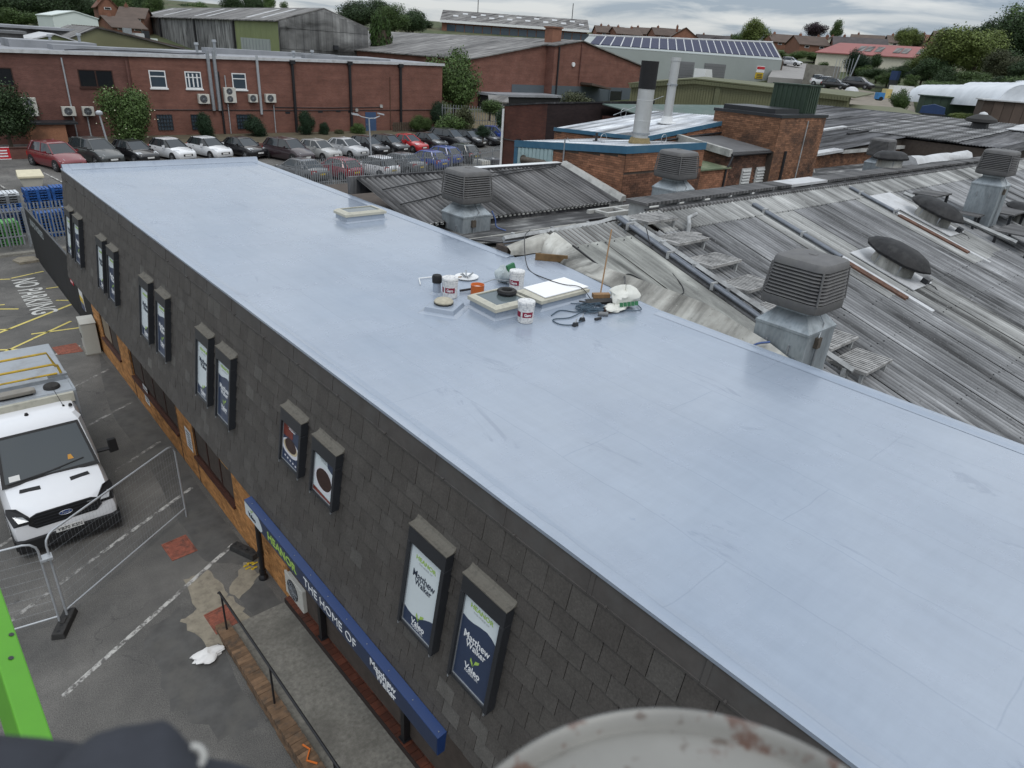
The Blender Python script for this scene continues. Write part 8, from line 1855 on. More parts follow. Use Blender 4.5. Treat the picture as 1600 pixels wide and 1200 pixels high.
def bucket(label, x, y, rz=0.0):
    t_ = thing('paint_bucket', label, 'bucket', (x, y, Z0), rz, 'white roof coating buckets'); r = .135
    m=MB();m.lathe([(r*.90,0),(r*.93,.004),(r*.985,.27),(r*1.03,.272),(r*1.03,.285),(r,.287),(r*1.0,.31)],(0,0,0),26);m.build('tub',M['bucket'],t_,local=True,smooth=40)
    m=MB();m.lathe([(r*1.05,.31),(r*1.06,.335),(r*1.02,.345),(r*.94,.338)],(0,0,0),26);m.build('lid',M['bucket'],t_,local=True,smooth=40)
    def arc(a0, a1, z0, z1, mt, e, nm, par=t_):
        m=MB();q=[[(math.cos(a)*(r*(.935+.05*z/.27)+e),math.sin(a)*(r*(.935+.05*z/.27)+e),z)for z in(z0,z1)]for a in[a0+(a1-a0)*i/8 for i in range(9)]];m.loft(q,closed=False);return m.build(nm,mt,par,local=True)
    arc(R(185),R(262),.10,.19,M['bucket_red'],.0015,'label');arc(R(120),R(170),.10,.19,M['bucket_red'],.0015,'label')
    m = MB(); vs, fs = text_geo('Garo', 1, .03, ext=.0, width=.115, height=.05); rr = r * .97 + .0035
    m.add([(math.cos(R(222)+x/rr)*rr,math.sin(R(222)+x/rr)*rr,.145+y)for x,y,z in vs],fs);m.build('lettering',M['white_text'],t_,local=True)
    m=MB();m.tube([(r*1.04*math.cos(a),r*1.04*math.sin(a)*.99,.26-.10*math.sin((a-.4)/2.3*math.pi))for a in[.4+2.3*i/10 for i in range(11)]],.003,4);m.build('handle',M['galv'],t_,local=True);return t_
bucket('white paint bucket beside the black capped vent pipe',6.64,8.98,R(10));bucket('white paint bucket in front of the rooflights nearest the camera',6.97,7.40,R(20));bucket('white paint bucket behind the rooflights by the green printed bag',7.93,8.72,R(-15))
t_=thing('vent_pipe','short grey vent pipe with black cap beside the left bucket','vent',(6.55,9.24,Z0));m=MB();m.lathe([(.13,-.003),(.075,.03),(.07,.2)],(6.55,9.24,Z0),16);m.build('pipe',M['roof'],t_,smooth=40);m=MB();m.lathe([(.085,.2),(.088,.30),(.07,.33)],(6.55,9.24,Z0),16);m.build('cap',M['black_matt'],t_,smooth=40)
t_=thing('roof_plinth','low square upstand in the roof coating with a cushion on it','plinth',(6.18,8.48,Z0));m=MB();sq=lambda a,z:[(6.18+x*a*.84-y*a*.54,8.5+x*a*.54+y*a*.84,z)for x,y in((-1,-1),(1,-1),(1,1),(-1,1))]
m.loft([sq(.34,Z0-.003),sq(.26,Z0+.02),sq(.24,Z0+.085),sq(.22,Z0+.095)]);m.build('upstand',M['roof'],t_,smooth=20)
t_=thing('cushion','round beige padded lid lying on the low square upstand','pad',(6.18,8.5,Z0+.1));m=MB();m.lathe([(.10,.0),(.155,.02),(.16,.05),(.13,.08),(.05,.09)],(6.18,8.52,Z0+.094),14);m.build('pad',simple('beige_foam',(0.40,0.37,0.29),.9,var=.2,scale=14),t_,smooth=40);m=MB();m.lathe([(.159,.012),(.164,.03),(.159,.03)],(6.18,8.52,Z0+.094),14,caps=False);m.build('trim',M['rubber'],t_)
t_=thing('orange_tin','open orange tin behind the glazed rooflight','tin',(7.08,8.78,Z0));m=MB();m.lathe([(.115,0),(.118,.2),(.12,.205),(.11,.205),(.105,.02),(.02,.02)],(7.08,8.78,Z0),20);m.build('tin',simple('orange_tin_paint',(0.55,0.13,0.025),.45,var=.08),t_,smooth=40);m=MB();m.lathe([(.106,.15),(.02,.152)],(7.08,8.78,Z0),18);m.build('contents',M['white_paint'],t_)
t_=thing('roller_pole','long dark roller pole lying on the roof behind the orange tin','pole',(7.2,9,Z0));m=MB();m.tube([(6.93,9.08,Z0+.03),(7.15,9.03,Z0+.04)],.022,8);m.build('grip',M['black'],t_);m=MB();m.tube([(7.15,9.03,Z0+.04),(7.35,8.99,Z0+.12),(7.6,8.98,Z0+.16),(8.05,8.98,Z0+.05)],.011,6);m.build('pole',M['galv'],t_);m=MB();m.tube([(7.98,8.98,Z0+.06),(8.1,8.98,Z0+.05)],.02,8);m.build('end',M['black'],t_)
t_=thing('paint_tray','white dished plate with grey tools in it on the roof','tray',(7.5,9.75,Z0));m=MB();m.lathe([(.16,0),(.22,.015),(.225,.03),(.15,.012),(.02,.01)],(7.55,9.7,Z0),18);m.build('plate',M['white_paint'],t_,smooth=50)
for k in range(6):m=MB();a=k*1.1;m.tube([(7.55+.03*math.cos(a),9.7+.03*math.sin(a),Z0+.02),(7.55+.12*math.cos(a),9.7+.12*math.sin(a),Z0+.06+.05*(k%2))],.016,5);m.build('tool',M['galv'],t_)
t_=thing('bent_rod','thin white bent rod lying from the bucket towards the plate','rod',(7,10,Z0));m=MB();m.tube([(6.55,9.75,Z0+.02),(6.72,10.05,Z0+.02),(7.0,10.0,Z0+.02),(7.22,9.85,Z0+.03)],.011,6);m.build('rod',M['white_paint'],t_);m=MB();m.tube([(7.16,9.8,Z0+.02),(7.45,9.72,Z0+.03)],.010,6);m.build('wooden_end',M['board_wood'],t_)
def crumple(label, name, cat, c, rx, ry, rz, mat, seed, n=22, k=13, parts=()):
    rs = random.Random(seed); t_ = thing(name, label, cat, c); rr = []
    for i in range(k):
        f = i / (k - 1); ph = math.pi * f; ring = []
        for j in range(n):
            a=2*math.pi*j/n;w=1+.17*math.sin(3*a+seed+4*f)+.12*math.sin(5*a-7*f)+rs.uniform(-.10,.10)
            s_=max(.03,math.sin(ph)**.75);ring.append((c[0]+rx*w*s_*math.cos(a),c[1]+ry*w*s_*math.sin(a),c[2]+rz*(1-math.cos(ph))*(1+.15*math.sin(2*a+seed))))
        rr.append(ring)
    m = MB(); m.loft(rr); m.build('folds', mat, t_, smooth=35); return t_
t_=crumple('crumpled white sack with green print at the edge of the roof','sack','sack',(8.95,7.05,Z0),.26,.22,.17,M['sack'],3)
for k in range(5):
    m=MB();y=6.83-.02*k;x=8.62+k*.075;m.poly([(x,y+.03,Z0+.10),(x+.055,y,Z0+.10),(x+.06,y+.02,Z0+.17),(x+.005,y+.05,Z0+.17)]);m.build('green_print',M['sack_green'],t_)
crumple('grey white flap of sacking spread beside the sack on the roof','sacking','sack',(8.62,6.98,Z0),.20,.16,.05,M['sack'],8)
t_=crumple('clear and green printed plastic bag standing behind the back bucket','plastic_bag','bag',(8.0,9.15,Z0),.16,.15,.14,simple('clear_crumpled_plastic',(0.42,0.47,0.48),.25,var=.15,scale=9),5)
m=MB();m.hexa([(8.02,8.96,Z0+.05),(8.26,9.02,Z0+.05),(8.25,9.06,Z0+.05),(8.01,9.0,Z0+.05)],[(7.95,9.02,Z0+.34),(8.17,9.08,Z0+.36),(8.16,9.12,Z0+.36),(7.94,9.06,Z0+.34)]);m.build('printed_side',M['sack_green'],t_)
m=MB();m.poly([(8.09,8.975,Z0+.06),(8.25,9.014,Z0+.06),(8.21,9.04,Z0+.2),(8.1,9.01,Z0+.19)]);m.build('picture_print',M['cream_print'],t_)
def squiggle(c, r, turns, seed, z=.012, flat=.6):
    rs = random.Random(seed); p = []; n = int(turns * 14)
    for i in range(n):a=2*math.pi*i/14;q=r*(.6+.5*math.sin(i*.23+seed))*rs.uniform(.9,1.1);p.append((c[0]+q*math.cos(a)+.05*math.sin(i*.11),c[1]+q*flat*math.sin(a)+.06*math.cos(i*.17),Z0+z+.05*rs.random()))
    return p
tag(MB().tube(squiggle((8.30,7.22),.27,14,1),.009,5).build('cord_heap',M['rope'],None,smooth=60),'heap of tangled blue grey cord on the roof','cord')
tag(MB().tube(curve_pts([(7.5,7.35,Z0+.01),(7.8,7.45,Z0+.012),(7.95,7.28,Z0+.01),(8.05,7.2,Z0+.02),(7.7,7.12,Z0+.01),(7.4,7.2,Z0+.01),(7.34,7.0,Z0+.01),(7.5,6.86,Z0+.01),(7.75,6.9,Z0+.012)]),.010,5).build('extension_cable',M['rope'],None,smooth=60),'dark cable looping from the near bucket to the cord heap','cable')
tag(MB().tube(curve_pts([(8.2,7.6,Z0+.02),(8.42,7.4,Z0+.02),(8.6,7.2,Z0+.02),(8.75,6.85,Z0+.02),(9.0,6.7,Z0+.03),(9.2,6.95,Z0+.02)]),.009,5).build('extension_cable',M['rope'],None,smooth=60),'dark cable curling under the white sack','cable')
for(x,y,lb)in[(7.52,6.82,'small dark plug on the cable end left of the cord heap'),(7.78,6.92,'grey plug on the cable nearer the cord heap')]:
    t_=thing('plug',lb,'plug',(x,y,Z0));m=MB();m.hexa([(x-.05,y-.03,Z0),(x+.05,y-.03,Z0),(x+.05,y+.03,Z0),(x-.05,y+.03,Z0)],[(x-.035,y-.02,Z0+.06),(x+.035,y-.02,Z0+.06),(x+.035,y+.02,Z0+.06),(x-.035,y+.02,Z0+.06)]);m.build('body',M['frame'],t_);m=MB();m.tube([(x,y,Z0+.05),(x+.05,y+.03,Z0+.10)],.012,5);m.build('sleeve',M['galv'],t_)
t_=thing('tube_offcut','short grey tube offcut lying on the roof near the cord heap','tube',(8.2,6.95,Z0));m=MB();m.lathe([(.035,0),(.035,.16),(.026,.16),(.026,.0)],(0,0,.035),12,'x',caps=False);m.build('tube',M['shutter'],t_,local=True,smooth=40);t_.rotation_euler=(0,0,R(-40))
t_=thing('black_offcut','short black tube offcut lying left of the grey one','tube',(7.98,6.82,Z0));m=MB();m.lathe([(.022,0),(.022,.13)],(0,0,.022),10,'x');m.build('tube',M['black'],t_,local=True);t_.rotation_euler=(0,0,R(-5))
t_=thing('broom','wooden handled broom leaning on the pale flashing','broom',(9.0,7.5,Z0));m=MB();m.tube([(8.93,7.58,Z0+.05),(9.75,8.2,Z0+1.0)],.013,6);m.build('handle',M['board_wood'],t_);m=MB();m.hexa([(8.72,7.55,Z0+.03),(9.0,7.40,Z0+.03),(9.06,7.5,Z0+.03),(8.78,7.65,Z0+.03)],[(8.72,7.55,Z0+.1),(9.0,7.40,Z0+.1),(9.06,7.5,Z0+.1),(8.78,7.65,Z0+.1)]);m.build('head',M['board_wood'],t_);m=MB();m.box(8.75,7.5,Z0,9.02,7.58,Z0+.029);m.build('bristles',M['rubber'],t_)
t_=thing('dustpan','dark dusty tray beside the broom head','tray',(8.72,7.42,Z0));m=MB();m.hexa([(8.45,7.4,Z0),(8.95,7.2,Z0),(9.0,7.34,Z0),(8.52,7.52,Z0)],[(8.42,7.38,Z0+.05),(8.97,7.17,Z0+.05),(9.03,7.35,Z0+.05),(8.5,7.56,Z0+.05)]);m.build('tray',M['rubber'],t_);m=MB();m.tube([(8.45,7.38,Z0+.05),(8.3,7.5,Z0+.07)],.015,6);m.build('grip',M['black'],t_)
t_=thing('timber_offcut','small reddish timber block among the cords on the roof','timber',(8.45,6.98,Z0));m=MB();m.hexa([(8.40,6.95,Z0),(8.52,6.92,Z0),(8.54,7.0,Z0),(8.42,7.03,Z0)],[(8.40,6.95,Z0+.06),(8.52,6.92,Z0+.06),(8.54,7.0,Z0+.06),(8.42,7.03,Z0+.06)]);m.build('block',M['rust'],t_)
hose('long thin dark cable hanging from the walkway across the smooth sheet',[(12.6,9.6,6.95),(12.5,9.2,6.5),(11.9,7.9,6.14),(11.5,7.7,6.07),(11.2,8.1,6.18),(11.0,8.6,6.34),(10.6,8.5,6.34),(10.2,8.1,6.55),(9.6,7.6,6.56),(9.1,7.3,6.52)],M['black'],.012,'cable')
hose('thin dark wire from the roof ridge down past the back bucket',[(10.2,10.9,6.85),(9.6,10.4,6.85),(9.0,9.6,Z0+.02),(8.8,8.9,Z0+.02),(8.9,8.5,Z0+.02)],M['black'],.010,'cable')
# ------------------------------------------------------------------ white utility van
VX, VY = .92, 14.88
VN = thing('utility_van', 'white utility van with grey box body and yellow roof rails', 'van', (VX, VY, 0))
W = simple('gloss_white_van_paint', (0.72, 0.73, 0.75), .25, var=.02, spec=.5, coat=.8)
S=[(-.02,.36,.62,.82),(.03,.28,.95,.93),(.12,.27,1.02,.97),(.35,.28,1.14,.99),(.62,.28,1.22,1.0),(.95,.28,1.33,1.0),(1.5,.28,1.34,1.0),(2.3,.28,1.36,1.0)]
m = MB(); rr = []
for y, z0, z1, k in S:
    w=1.0*k;d=z1-z0;rr.append([(-w*.9,y,z0),(-w,y,z0+d*.2),(-w,y,z0+d*.6),(-w*.97,y,z0+d*.82),(-w*.88,y,z1-.02),(-w*.5,y,z1+.03),(0,y,z1+.045),(w*.5,y,z1+.03),(w*.88,y,z1-.02),(w*.97,y,z0+d*.82),(w,y,z0+d*.6),(w,y,z0+d*.2),(w*.9,y,z0)])
m.xf(Matrix.Translation((VX,VY,0))).loft(rr);m.xf(Matrix.Translation((VX,VY,0))).build('body',W,VN,smooth=40)
vb = lambda m, x0, y0, z0, x1, y1, z1: m.box(VX + x0, VY + y0, z0, VX + x1, VY + y1, z1)
V = lambda x, y, z: (VX + x, VY + y, z)
def VL(name,mat,rings,**k):m=MB();m.loft([[V(*p)for p in r]for r in rings]);return m.build(name,mat,VN,**k)
VL('cab',W,[[(-.93,.92,1.31),(.93,.92,1.31),(.98,1.3,1.34),(.98,2.3,1.36),(-.98,2.3,1.36),(-.98,1.3,1.34)],[(-.80,1.60,2.20),(.80,1.60,2.20),(.88,1.72,2.22),(.90,2.3,2.26),(-.90,2.3,2.26),(-.88,1.72,2.22)],[(-.72,1.72,2.33),(.72,1.72,2.33),(.80,1.80,2.34),(.82,2.3,2.40),(-.82,2.3,2.40),(-.80,1.80,2.34)],[(-.5,1.85,2.39),(.5,1.85,2.39),(.6,1.95,2.40),(.6,2.3,2.44),(-.6,2.3,2.44),(-.6,1.95,2.40)]],smooth=30)
ws = lambda u, v, e: V(u * (.90 - .14 * v), .93 + .66 * v - e, 1.33 + .86 * v + e * .7)
m=MB();m.hexa([ws(-1,.02,.005),ws(1,.02,.005),ws(1,.96,.005),ws(-1,.96,.005)],[ws(-1,.02,.02),ws(1,.02,.02),ws(1,.96,.02),ws(-1,.96,.02)]);m.build('windscreen',glass_mat('van_windscreen',(0.05,0.06,0.065),.05),VN)
m = MB()
for(u0,v0,u1,v1)in((-1.02,-.03,1.02,.05),(-1.02,.94,1.02,.99),(-1.02,.05,-.95,.94),(.95,.05,1.02,.94)):m.hexa([ws(u0,v0,.018),ws(u1,v0,.018),ws(u1,v1,.018),ws(u0,v1,.018)],[ws(u0,v0,.028),ws(u1,v0,.028),ws(u1,v1,.028),ws(u0,v1,.028)])
m.build('windscreen_seal', M['trim'], VN)
m=MB();m.tube([ws(-.45,.03,.04),ws(.75,.18,.04)],.014,5);m.tube([ws(-.9,.03,.04),ws(.2,.10,.04)],.014,5);m.build('wiper',M['trim'],VN)
m=MB();m.hexa([ws(-.86,.07,.021),ws(-.64,.07,.021),ws(-.64,.18,.021),ws(-.86,.18,.021)],[ws(-.86,.07,.026),ws(-.64,.07,.026),ws(-.64,.18,.026),ws(-.86,.18,.026)]);m.build('paper',M['plate_w'],VN)
m=MB();m.hexa([ws(.42,.22,.021),ws(.55,.22,.021),ws(.52,.32,.021),ws(.45,.32,.021)],[ws(.42,.22,.026),ws(.55,.22,.026),ws(.52,.32,.026),ws(.45,.32,.026)]);m.build('packet',M['gold'],VN)
for s in (-1, 1):
    m=MB();m.hexa([V(s*.95,1.35,1.42),V(s*.97,2.1,1.44),V(s*.99,2.1,1.44),V(s*.97,1.35,1.42)],[V(s*.885,1.72,2.1),V(s*.90,2.1,2.12),V(s*.92,2.1,2.12),V(s*.905,1.72,2.1)]);m.build('side_window',M['car_glass'],VN)
    m=MB();h=[V(s*.56,.02,.84),V(s*.92,.08,.82),V(s*.98,.36,1.02),V(s*.96,.44,1.10),V(s*.80,.30,1.12),V(s*.64,.08,1.0)];m.loft([h,[p_+Vector((s*.015,-.05,.035))for p_ in map(Vector,h)]]);hl=m.build('headlight',M['trim'],VN)
    m=MB();m.prism(([V(s*.66,.0,.92),V(s*.84,.03,.91),V(s*.90,.16,1.03),V(s*.74,.06,1.02)])[::(1 if s<0 else-1)],(0,-.045,.04));m.build('lens',M['lamp'],hl)
    m=MB();q=[(s*.28,.60),(s*.66,.66),(s*.64,.74),(s*.28,.70)];f=lambda x,y:V(x,y,1.215+(y-.62)*.33+.048-abs(x)*.03);m.hexa([f(*p)for p in q],[Vector(f(*p))+Vector((0,0,.012))for p in q]);m.build('bonnet_vent',M['trim'],VN)
    m=MB();m.tube([V(s*.98,1.28,1.42),V(s*1.22,1.2,1.46)],.045,6);mi=m.build('door_mirror',M['trim'],VN);m=MB();m.hexa([V(s*1.20,1.12,1.36),V(s*1.40,1.16,1.36),V(s*1.40,1.26,1.36),V(s*1.20,1.24,1.36)],[V(s*1.20,1.14,1.70),V(s*1.38,1.18,1.68),V(s*1.38,1.27,1.68),V(s*1.20,1.25,1.70)]);m.build('mirror_head',M['trim'],mi,bevel=.02)
    for y in (.95, 4.2):
        m=MB();m.lathe([(.42,s*.80),(.42,s*1.008)],V(0,y,.35),18,'x');m.build('wheel_arch',M['trim'],VN)
        wheel(VN, s * .90, y, .34, s)
m=MB();m.prism([V(-.56,0,.72),V(.56,0,.72),V(.68,0,.84),V(.64,0,1.0),V(.5,0,1.06),V(-.5,0,1.06),V(-.64,0,1.0),V(-.68,0,.84)],(0,-.04,0));m.xf(Matrix.Translation((0,.02,0)));gr=m.build('grille',M['trim'],VN)
for k in range(4):m=MB();m.box(VX-.58,VY-.035,.765+k*.075,VX+.58,VY-.0205,.785+k*.075);m.build('grille_bar',M['frame'],gr)
m=MB();m.prism([V(.125*math.cos(a),-.036,.92+.052*math.sin(a))for a in[i*math.pi/8 for i in range(16)]][::-1],(0,-.012,0));em=m.build('emblem',simple('blue_oval',(.02,.05,.2),.3),gr)
m=MB();m.tube([V(.125*math.cos(a),-.049,.92+.052*math.sin(a))for a in[i*math.pi/8 for i in range(17)]],.006,4,caps=False);put_text(m,'Ford',V(0,-.048,.92),(1,0,0),(0,0,1),width=.16,height=.06,shear=.3);m.build('emblem_lettering',M['galv_pale'],em)
m=MB();put_text(m,'TDCi',V(.47,-.037,1.0),(1,0,0),(0,0,1),width=.12,height=.03);m.build('grille_lettering',M['galv_pale'],gr)
m=MB();vb(m,-.97,-.07,.22,.97,.06,.52);vb(m,-1.0,.06,.22,-.85,.5,.5);vb(m,.85,.06,.22,1.0,.5,.5);m.build('bumper',M['trim'],VN,bevel=.03)
m=MB();vb(m,-.26,-.085,.50,.26,-.072,.62);pl_=m.build('number_plate',M['plate_w'],VN);m=MB();put_text(m,'YB70 KSN',V(0,-.085,.56),(1,0,0),(0,0,1),width=.46,height=.075,bold=.01);m.build('plate_lettering',M['black'],pl_)
bx = simple('grey_box_body', (0.34, 0.37, 0.40), .5, var=.1, scale=2, dirt=(.25, .26, .27), dscale=2)
m = MB(); vb(m, -.98, 2.32, .5, .98, 5.6, 2.60); m.build('box_body', bx, VN, bevel=.02)
m = MB(); vb(m, -.9, 2.22, 2.36, .9, 2.319, 2.58); m.build('header_panel', M['cream_frame'], VN)
m = MB(); vb(m, -.97, 2.34, 2.601, .97, 3.0, 2.615)
for k in range(12): m.lathe([(.012, 0), (.012, .01)], V(.92, 2.4 + k * .05, 2.615), 5)
m.build('roof_plate', bx, VN)
t_=thing('beacon_bar','grey light bar on the roof of the white van','light bar',V(-.15,2.6,2.62));m=MB();m.prism([V(-.55,2.45,2.66),V(-.42,2.40,2.68),V(.10,2.40,2.68),V(.22,2.45,2.66),V(.22,2.6,2.66),V(.1,2.65,2.68),V(-.42,2.65,2.68),V(-.55,2.6,2.66)],(0,0,.09));m.build('cover',simple('sun_faded_plastic',(0.24,0.225,0.20),.6,var=.15),t_,bevel=.02)
m = MB(); vb(m, -.5, 2.48, 2.612, .15, 2.58, 2.659); m.build('mount', M['rubber'], t_)
t_=thing('roof_vent','round black vent cap on the van roof beside the light bar','vent',V(.55,2.62,2.615));m=MB();m.lathe([(.17,0),(.17,.05),(.15,.08),(.06,.085)],V(.55,2.66,2.615),18);m.build('cap',M['rubber'],t_,smooth=40)
m=MB();m.tube([V(.62,2.0,2.40),V(.50,2.1,2.9)],.006,4);m.lathe([(.03,0),(.02,.04)],V(.62,2.0,2.39),8);m.build('aerial',M['black'],VN)
for x in(-.1,.75):m=MB();m.lathe([(.045,0),(.03,.05)],V(x,1.95,2.40),8);m.build('roof_fitting',M['black'],VN)
t_=thing('roof_rails','yellow tubular access rails on the van roof','rails',V(0,3.2,2.62));yp=simple('yellow_rail_paint',(0.50,0.33,0.035),.5,var=.15,scale=5,dirt=(.2,.15,.07),dscale=4)
m=MB();m.tube([V(-1.0,3.1,3.0),V(.70,3.1,3.0),V(.80,3.1,2.96),V(.84,3.1,2.75),V(.84,3.1,2.62)],.03,8);m.build('upper_rail',yp,t_,smooth=60)
m=MB();m.tube([V(-1.0,3.05,2.78),V(.76,3.05,2.78)],.025,8);m.tube([V(-.6,3.1,2.62),V(-.6,3.1,3.0)],.02,6);m.tube([V(-1.0,3.9,3.0),V(.72,3.9,3.0),V(.84,3.9,2.62)],.03,8);m.build('lower_rail',yp,t_)
m=MB();vb(m,-.98,2.98,2.616,.9,3.03,2.70);vb(m,.55,3.0,2.70,.95,3.15,2.76);m.build('bracket',M['galv'],t_)
# ------------------------------------------------------------------ wire fence panels
def heras(label, a, b, h=2.0):
    a,b=Vector((*a,.12)),Vector((*b,.12));d=b-a;L=d.length;d.normalize();t_=thing('mesh_fence_panel',label,'fence panel',tuple((a+b)/2));r=.2;up=Vector((0,0,1));H=h-.12
    pts=[a,a+up*(H-r)]+[a+d*(r-r*math.cos(q))+up*(H-r+r*math.sin(q))for q in(.5,1.05,1.57)]+[b-d*(r-r*math.sin(q))+up*(H-r+r*math.cos(q))for q in(0,.55,1.1)]+[b+up*(H-r),b]
    m=MB();m.tube(pts,.021,8);m.tube([a+up*.12,b+up*.12],.019,8);m.tube([a-up*.12,a],.019,8);m.tube([b-up*.12,b],.019,8);m.build('frame',M['galv_pale'],t_,smooth=60)
    m = MB(); n = int(L / .075); q = Vector((-d.y, d.x, 0))
    for k in range(1,n):p=a+d*(L*k/n);m.tube([p+up*.13,p+up*(H-.03)],.0013,3,caps=False)
    for k in range(1,9):p=a+up*(.13+(H-.16)*k/9);m.tube([p,p+d*L],.0013,3,caps=False)
    tag(m.build('mesh_wires', M['galv'], t_), kind='stuff'); return t_
heras('wire mesh fence panel standing in front of the white van', (.36, 12.55), (3.15, 14.5))
heras('wire mesh fence panel leading off the left edge of the photo', (-3.1, 13.0), (.22, 12.46))
for(x,y,rz,lb)in[(.28,12.42,R(62),'black rubber fence foot holding the two mesh panels'),(3.74,12.45,R(112),'black rubber fence foot lying beside the downpipe')]:
    t_=thing('rubber_block',lb,'fence foot',(x,y,0),rz);m=MB();m.hexa([(-.36,-.12,0),(.36,-.12,0),(.36,.12,0),(-.36,.12,0)],[(-.34,-.10,.13),(.34,-.10,.13),(.34,.10,.13),(-.34,.10,.13)]);m.build('block',M['rubber'],t_,local=True,bevel=.015)
    for u in(-.27,-.12,.12,.27):m=MB();m.lathe([(.032,.131),(.03,.133)],(u,0,0),10);m.build('hole',M['black_matt'],t_,local=True)
    m = MB(); m.box(-.08, -.035, .131, .08, .035, .15); m.build('handle', M['rubber'], t_, local=True)
t_=thing('fence_clamp','pale clamp joining the two mesh panels','clamp',(.3,12.5,1.3));m=MB();m.box(.2,12.42,1.55,.40,12.60,1.60);m.build('clamp',M['galv_pale'],t_);m=MB();m.tube([(.3,12.4,1.575),(.3,12.62,1.575)],.012,5);m.build('bolt',M['galv'],t_)
t_=crumple('crumpled white cloth dropped at the foot of the kerb wall','cloth','cloth',(2.12,10.05,0),.27,.17,.06,M['cloth'],11)
t_ = thing('yellow_chain', 'small heap of yellow plastic chain by the downpipe', 'chain', (3.7, 12.0, 0))
for k in range(26):
    a=k*.9;m=MB();x,y=3.68+.11*math.cos(a)*(.4+(k%5)/5),11.98+.13*math.sin(a)*(.4+(k%7)/7);m.lathe([(.018,0),(.028,.01),(.018,.02)],(x,y,.003+.004*(k%4)),6,caps=False);m.build('link',M['yellow_plastic'],t_)
tag(MB().tube([(2.56,7.02,.5),(2.62,6.9,.47),(2.5,6.75,.48),(2.6,6.6,.49)],.016,6).build('orange_cable',M['orange_cable'],None,smooth=60),'end of an orange cable lying on the brick kerb wall','cable')
# ------------------------------------------------------------------ the lift close to the camera
def near(px, py, dist): return at(px, py, 1.0)[0] - Vector((0, 0, CAMZ)), dist
def nr(px,py,d):v=at(px,py,1.0)[0]-Vector((0,0,CAMZ));v.normalize();return Vector((0,0,CAMZ))+v*d
bo = thing('lift_boom', 'bright green steel lift boom at the lower left', 'boom', (-.8, 2.6, 8))
a0,a1=nr(20,1075,4.0),nr(59,1195,3.75);ax=(a1-a0).normalized();b0,b1=a0-ax*2.6,a1+ax*1.2
sd_=(nr(84,1145,3.85)-nr(28,1145,3.85)).normalized();sd_=(sd_-ax*sd_.dot(ax)).normalized();nn=ax.cross(sd_).normalized()
gp = simple('bright_green_gloss_paint', (0.085, 0.29, 0.018), .4, var=.06, scale=5, spec=.4)
w_, h_ = .052, .08; P = lambda o, x, y: o + sd_ * x + nn * y
m=MB();m.hexa([P(b0,-w_,-h_),P(b0,w_,-h_),P(b0,w_,h_),P(b0,-w_,h_)],[P(b1,-w_,-h_),P(b1,w_,-h_),P(b1,w_,h_),P(b1,-w_,h_)]);m.build('beam',gp,bo,bevel=.008)
sgn=-1 if(P(a0,0,-h_)-Vector((0,0,CAMZ))).length<(P(a0,0,h_)-Vector((0,0,CAMZ))).length else 1
for (u, x) in [(-.42, -.02), (-.40, -.06), (-.28, -.03), (-.24, .03), (-.20, -.05), (-.10, 0)]:
    q=P(a0+ax*u,x,sgn*(h_+.001));m=MB();m.tube([q,q+nn*sgn*.003],.011,10);m.build('bolt_hole',M['frame'],bo)
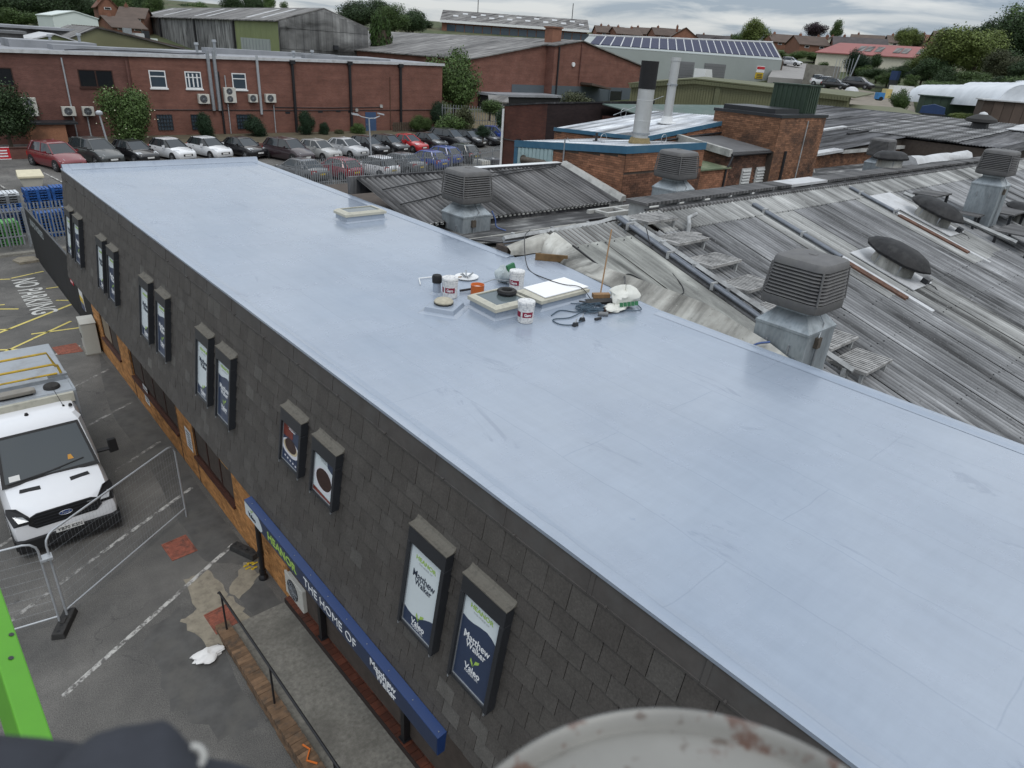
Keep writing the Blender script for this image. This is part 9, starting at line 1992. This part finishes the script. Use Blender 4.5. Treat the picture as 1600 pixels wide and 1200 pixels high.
# tool bag in dark cloth with a ring, out of focus
bg=thing('tool_bag','dark blue grey padded cloth bag with a pale ring at the bottom edge','bag',tuple(nr(150,1250,.62)))
navy = simple('dark_blue_grey_cloth', (0.030, 0.033, 0.042), .85, var=.2, scale=40)
def blob(pts, depth, name, mat, down=260):
    m = MB(); rr = []
    for px, py in pts:
        rr.append([nr(px,py+down*f,depth-.05*math.sin(math.pi*(f+.05))+(.06 if f<.02 else 0)+.03*f)for f in(0,.03,.1,.22,.4,.65,1)]+[nr(px,py+down,depth+.25),nr(px,py+6,depth+.2)])
    m.loft(rr); return m.build(name, mat, bg, smooth=60)
blob([(-160,1150),(-80,1146),(0,1147),(60,1152),(110,1158),(150,1166),(190,1180)],.60,'flap',navy)
blob([(70,1215),(110,1172),(150,1146),(190,1134),(225,1130),(255,1125),(266,1130),(280,1143),(296,1162),(308,1180),(322,1210)],.54,'pocket',navy)
blob([(300, 1196), (325, 1184), (360, 1190), (400, 1202), (440, 1225)], .60, 'strap', navy)
m=MB();c=nr(303,1182,.53);u,v=(nr(320,1182,.53)-c),(nr(303,1199,.53)-c);m.tube([c+u*math.cos(t)*.9+v*math.sin(t)*.95 for t in[i*math.pi/10 for i in range(-6,12)]],.0022,8);m.build('ring',M['pale_coping'],bg,smooth=60)
# round rusty guard rail cap at the lower right
M['worn_paint']=simple('worn_pale_grey_paint',(0.40,0.41,0.40),.45,var=.1,scale=14,dirt=(0.33,0.33,0.32),dscale=25)
def rust_paint():
    m,t,b=new_mat('chipped_grey_paint');v=coords(t);col=ramp(t,noise(t,v,9,5),[(.3,(.185,.18,.165)),(.7,(.25,.245,.225))])
    col=mixc(t,ramp(t,noise(t,v,16,5,.65),[(.565,g3(0)),(.62,g3(.85))]),col,(.115,.058,.040));col=mixc(t,ramp(t,noise(t,v,38,3,.6),[(.60,g3(0)),(.66,g3(.8))]),col,(.10,.075,.06))
    t.links.new(col,b.inputs['Base Color']);b.inputs['Roughness'].default_value=.45;bump(t,b,noise(t,v,30,4),.2,.002);return m
gc=nr(1086,1490,.60);dr=thing('steel_drum','round steel drum top in chipped pale grey paint with rust spots','drum',tuple(gc))
vv=(gc-Vector((0,0,CAMZ))).normalized();right=Vector((RM[0][0],RM[1][0],RM[2][0]));upc=-Vector((RM[0][1],RM[1][1],RM[2][1]));axis=(upc*.80-vv*.60).normalized();e1=axis.cross(vv).normalized();e2=e1.cross(axis).normalized()
m = MB(); rad = .206
prof=[(1.0,-.35),(1.0,-.03),(1.005,-.012),(.995,-.003),(.975,0),(.955,-.004),(.945,-.014),(.93,-.02),(.86,-.012),(.7,-.008),(.4,-.006),(.02,-.006)]
m.loft([[gc+e1*(rad*r*math.cos(a))+e2*(rad*r*math.sin(a))+axis*(h*.8)for a in[2*math.pi*q/72 for q in range(72)]]for r,h in prof]);m.build('shell',rust_paint(),dr,smooth=50)
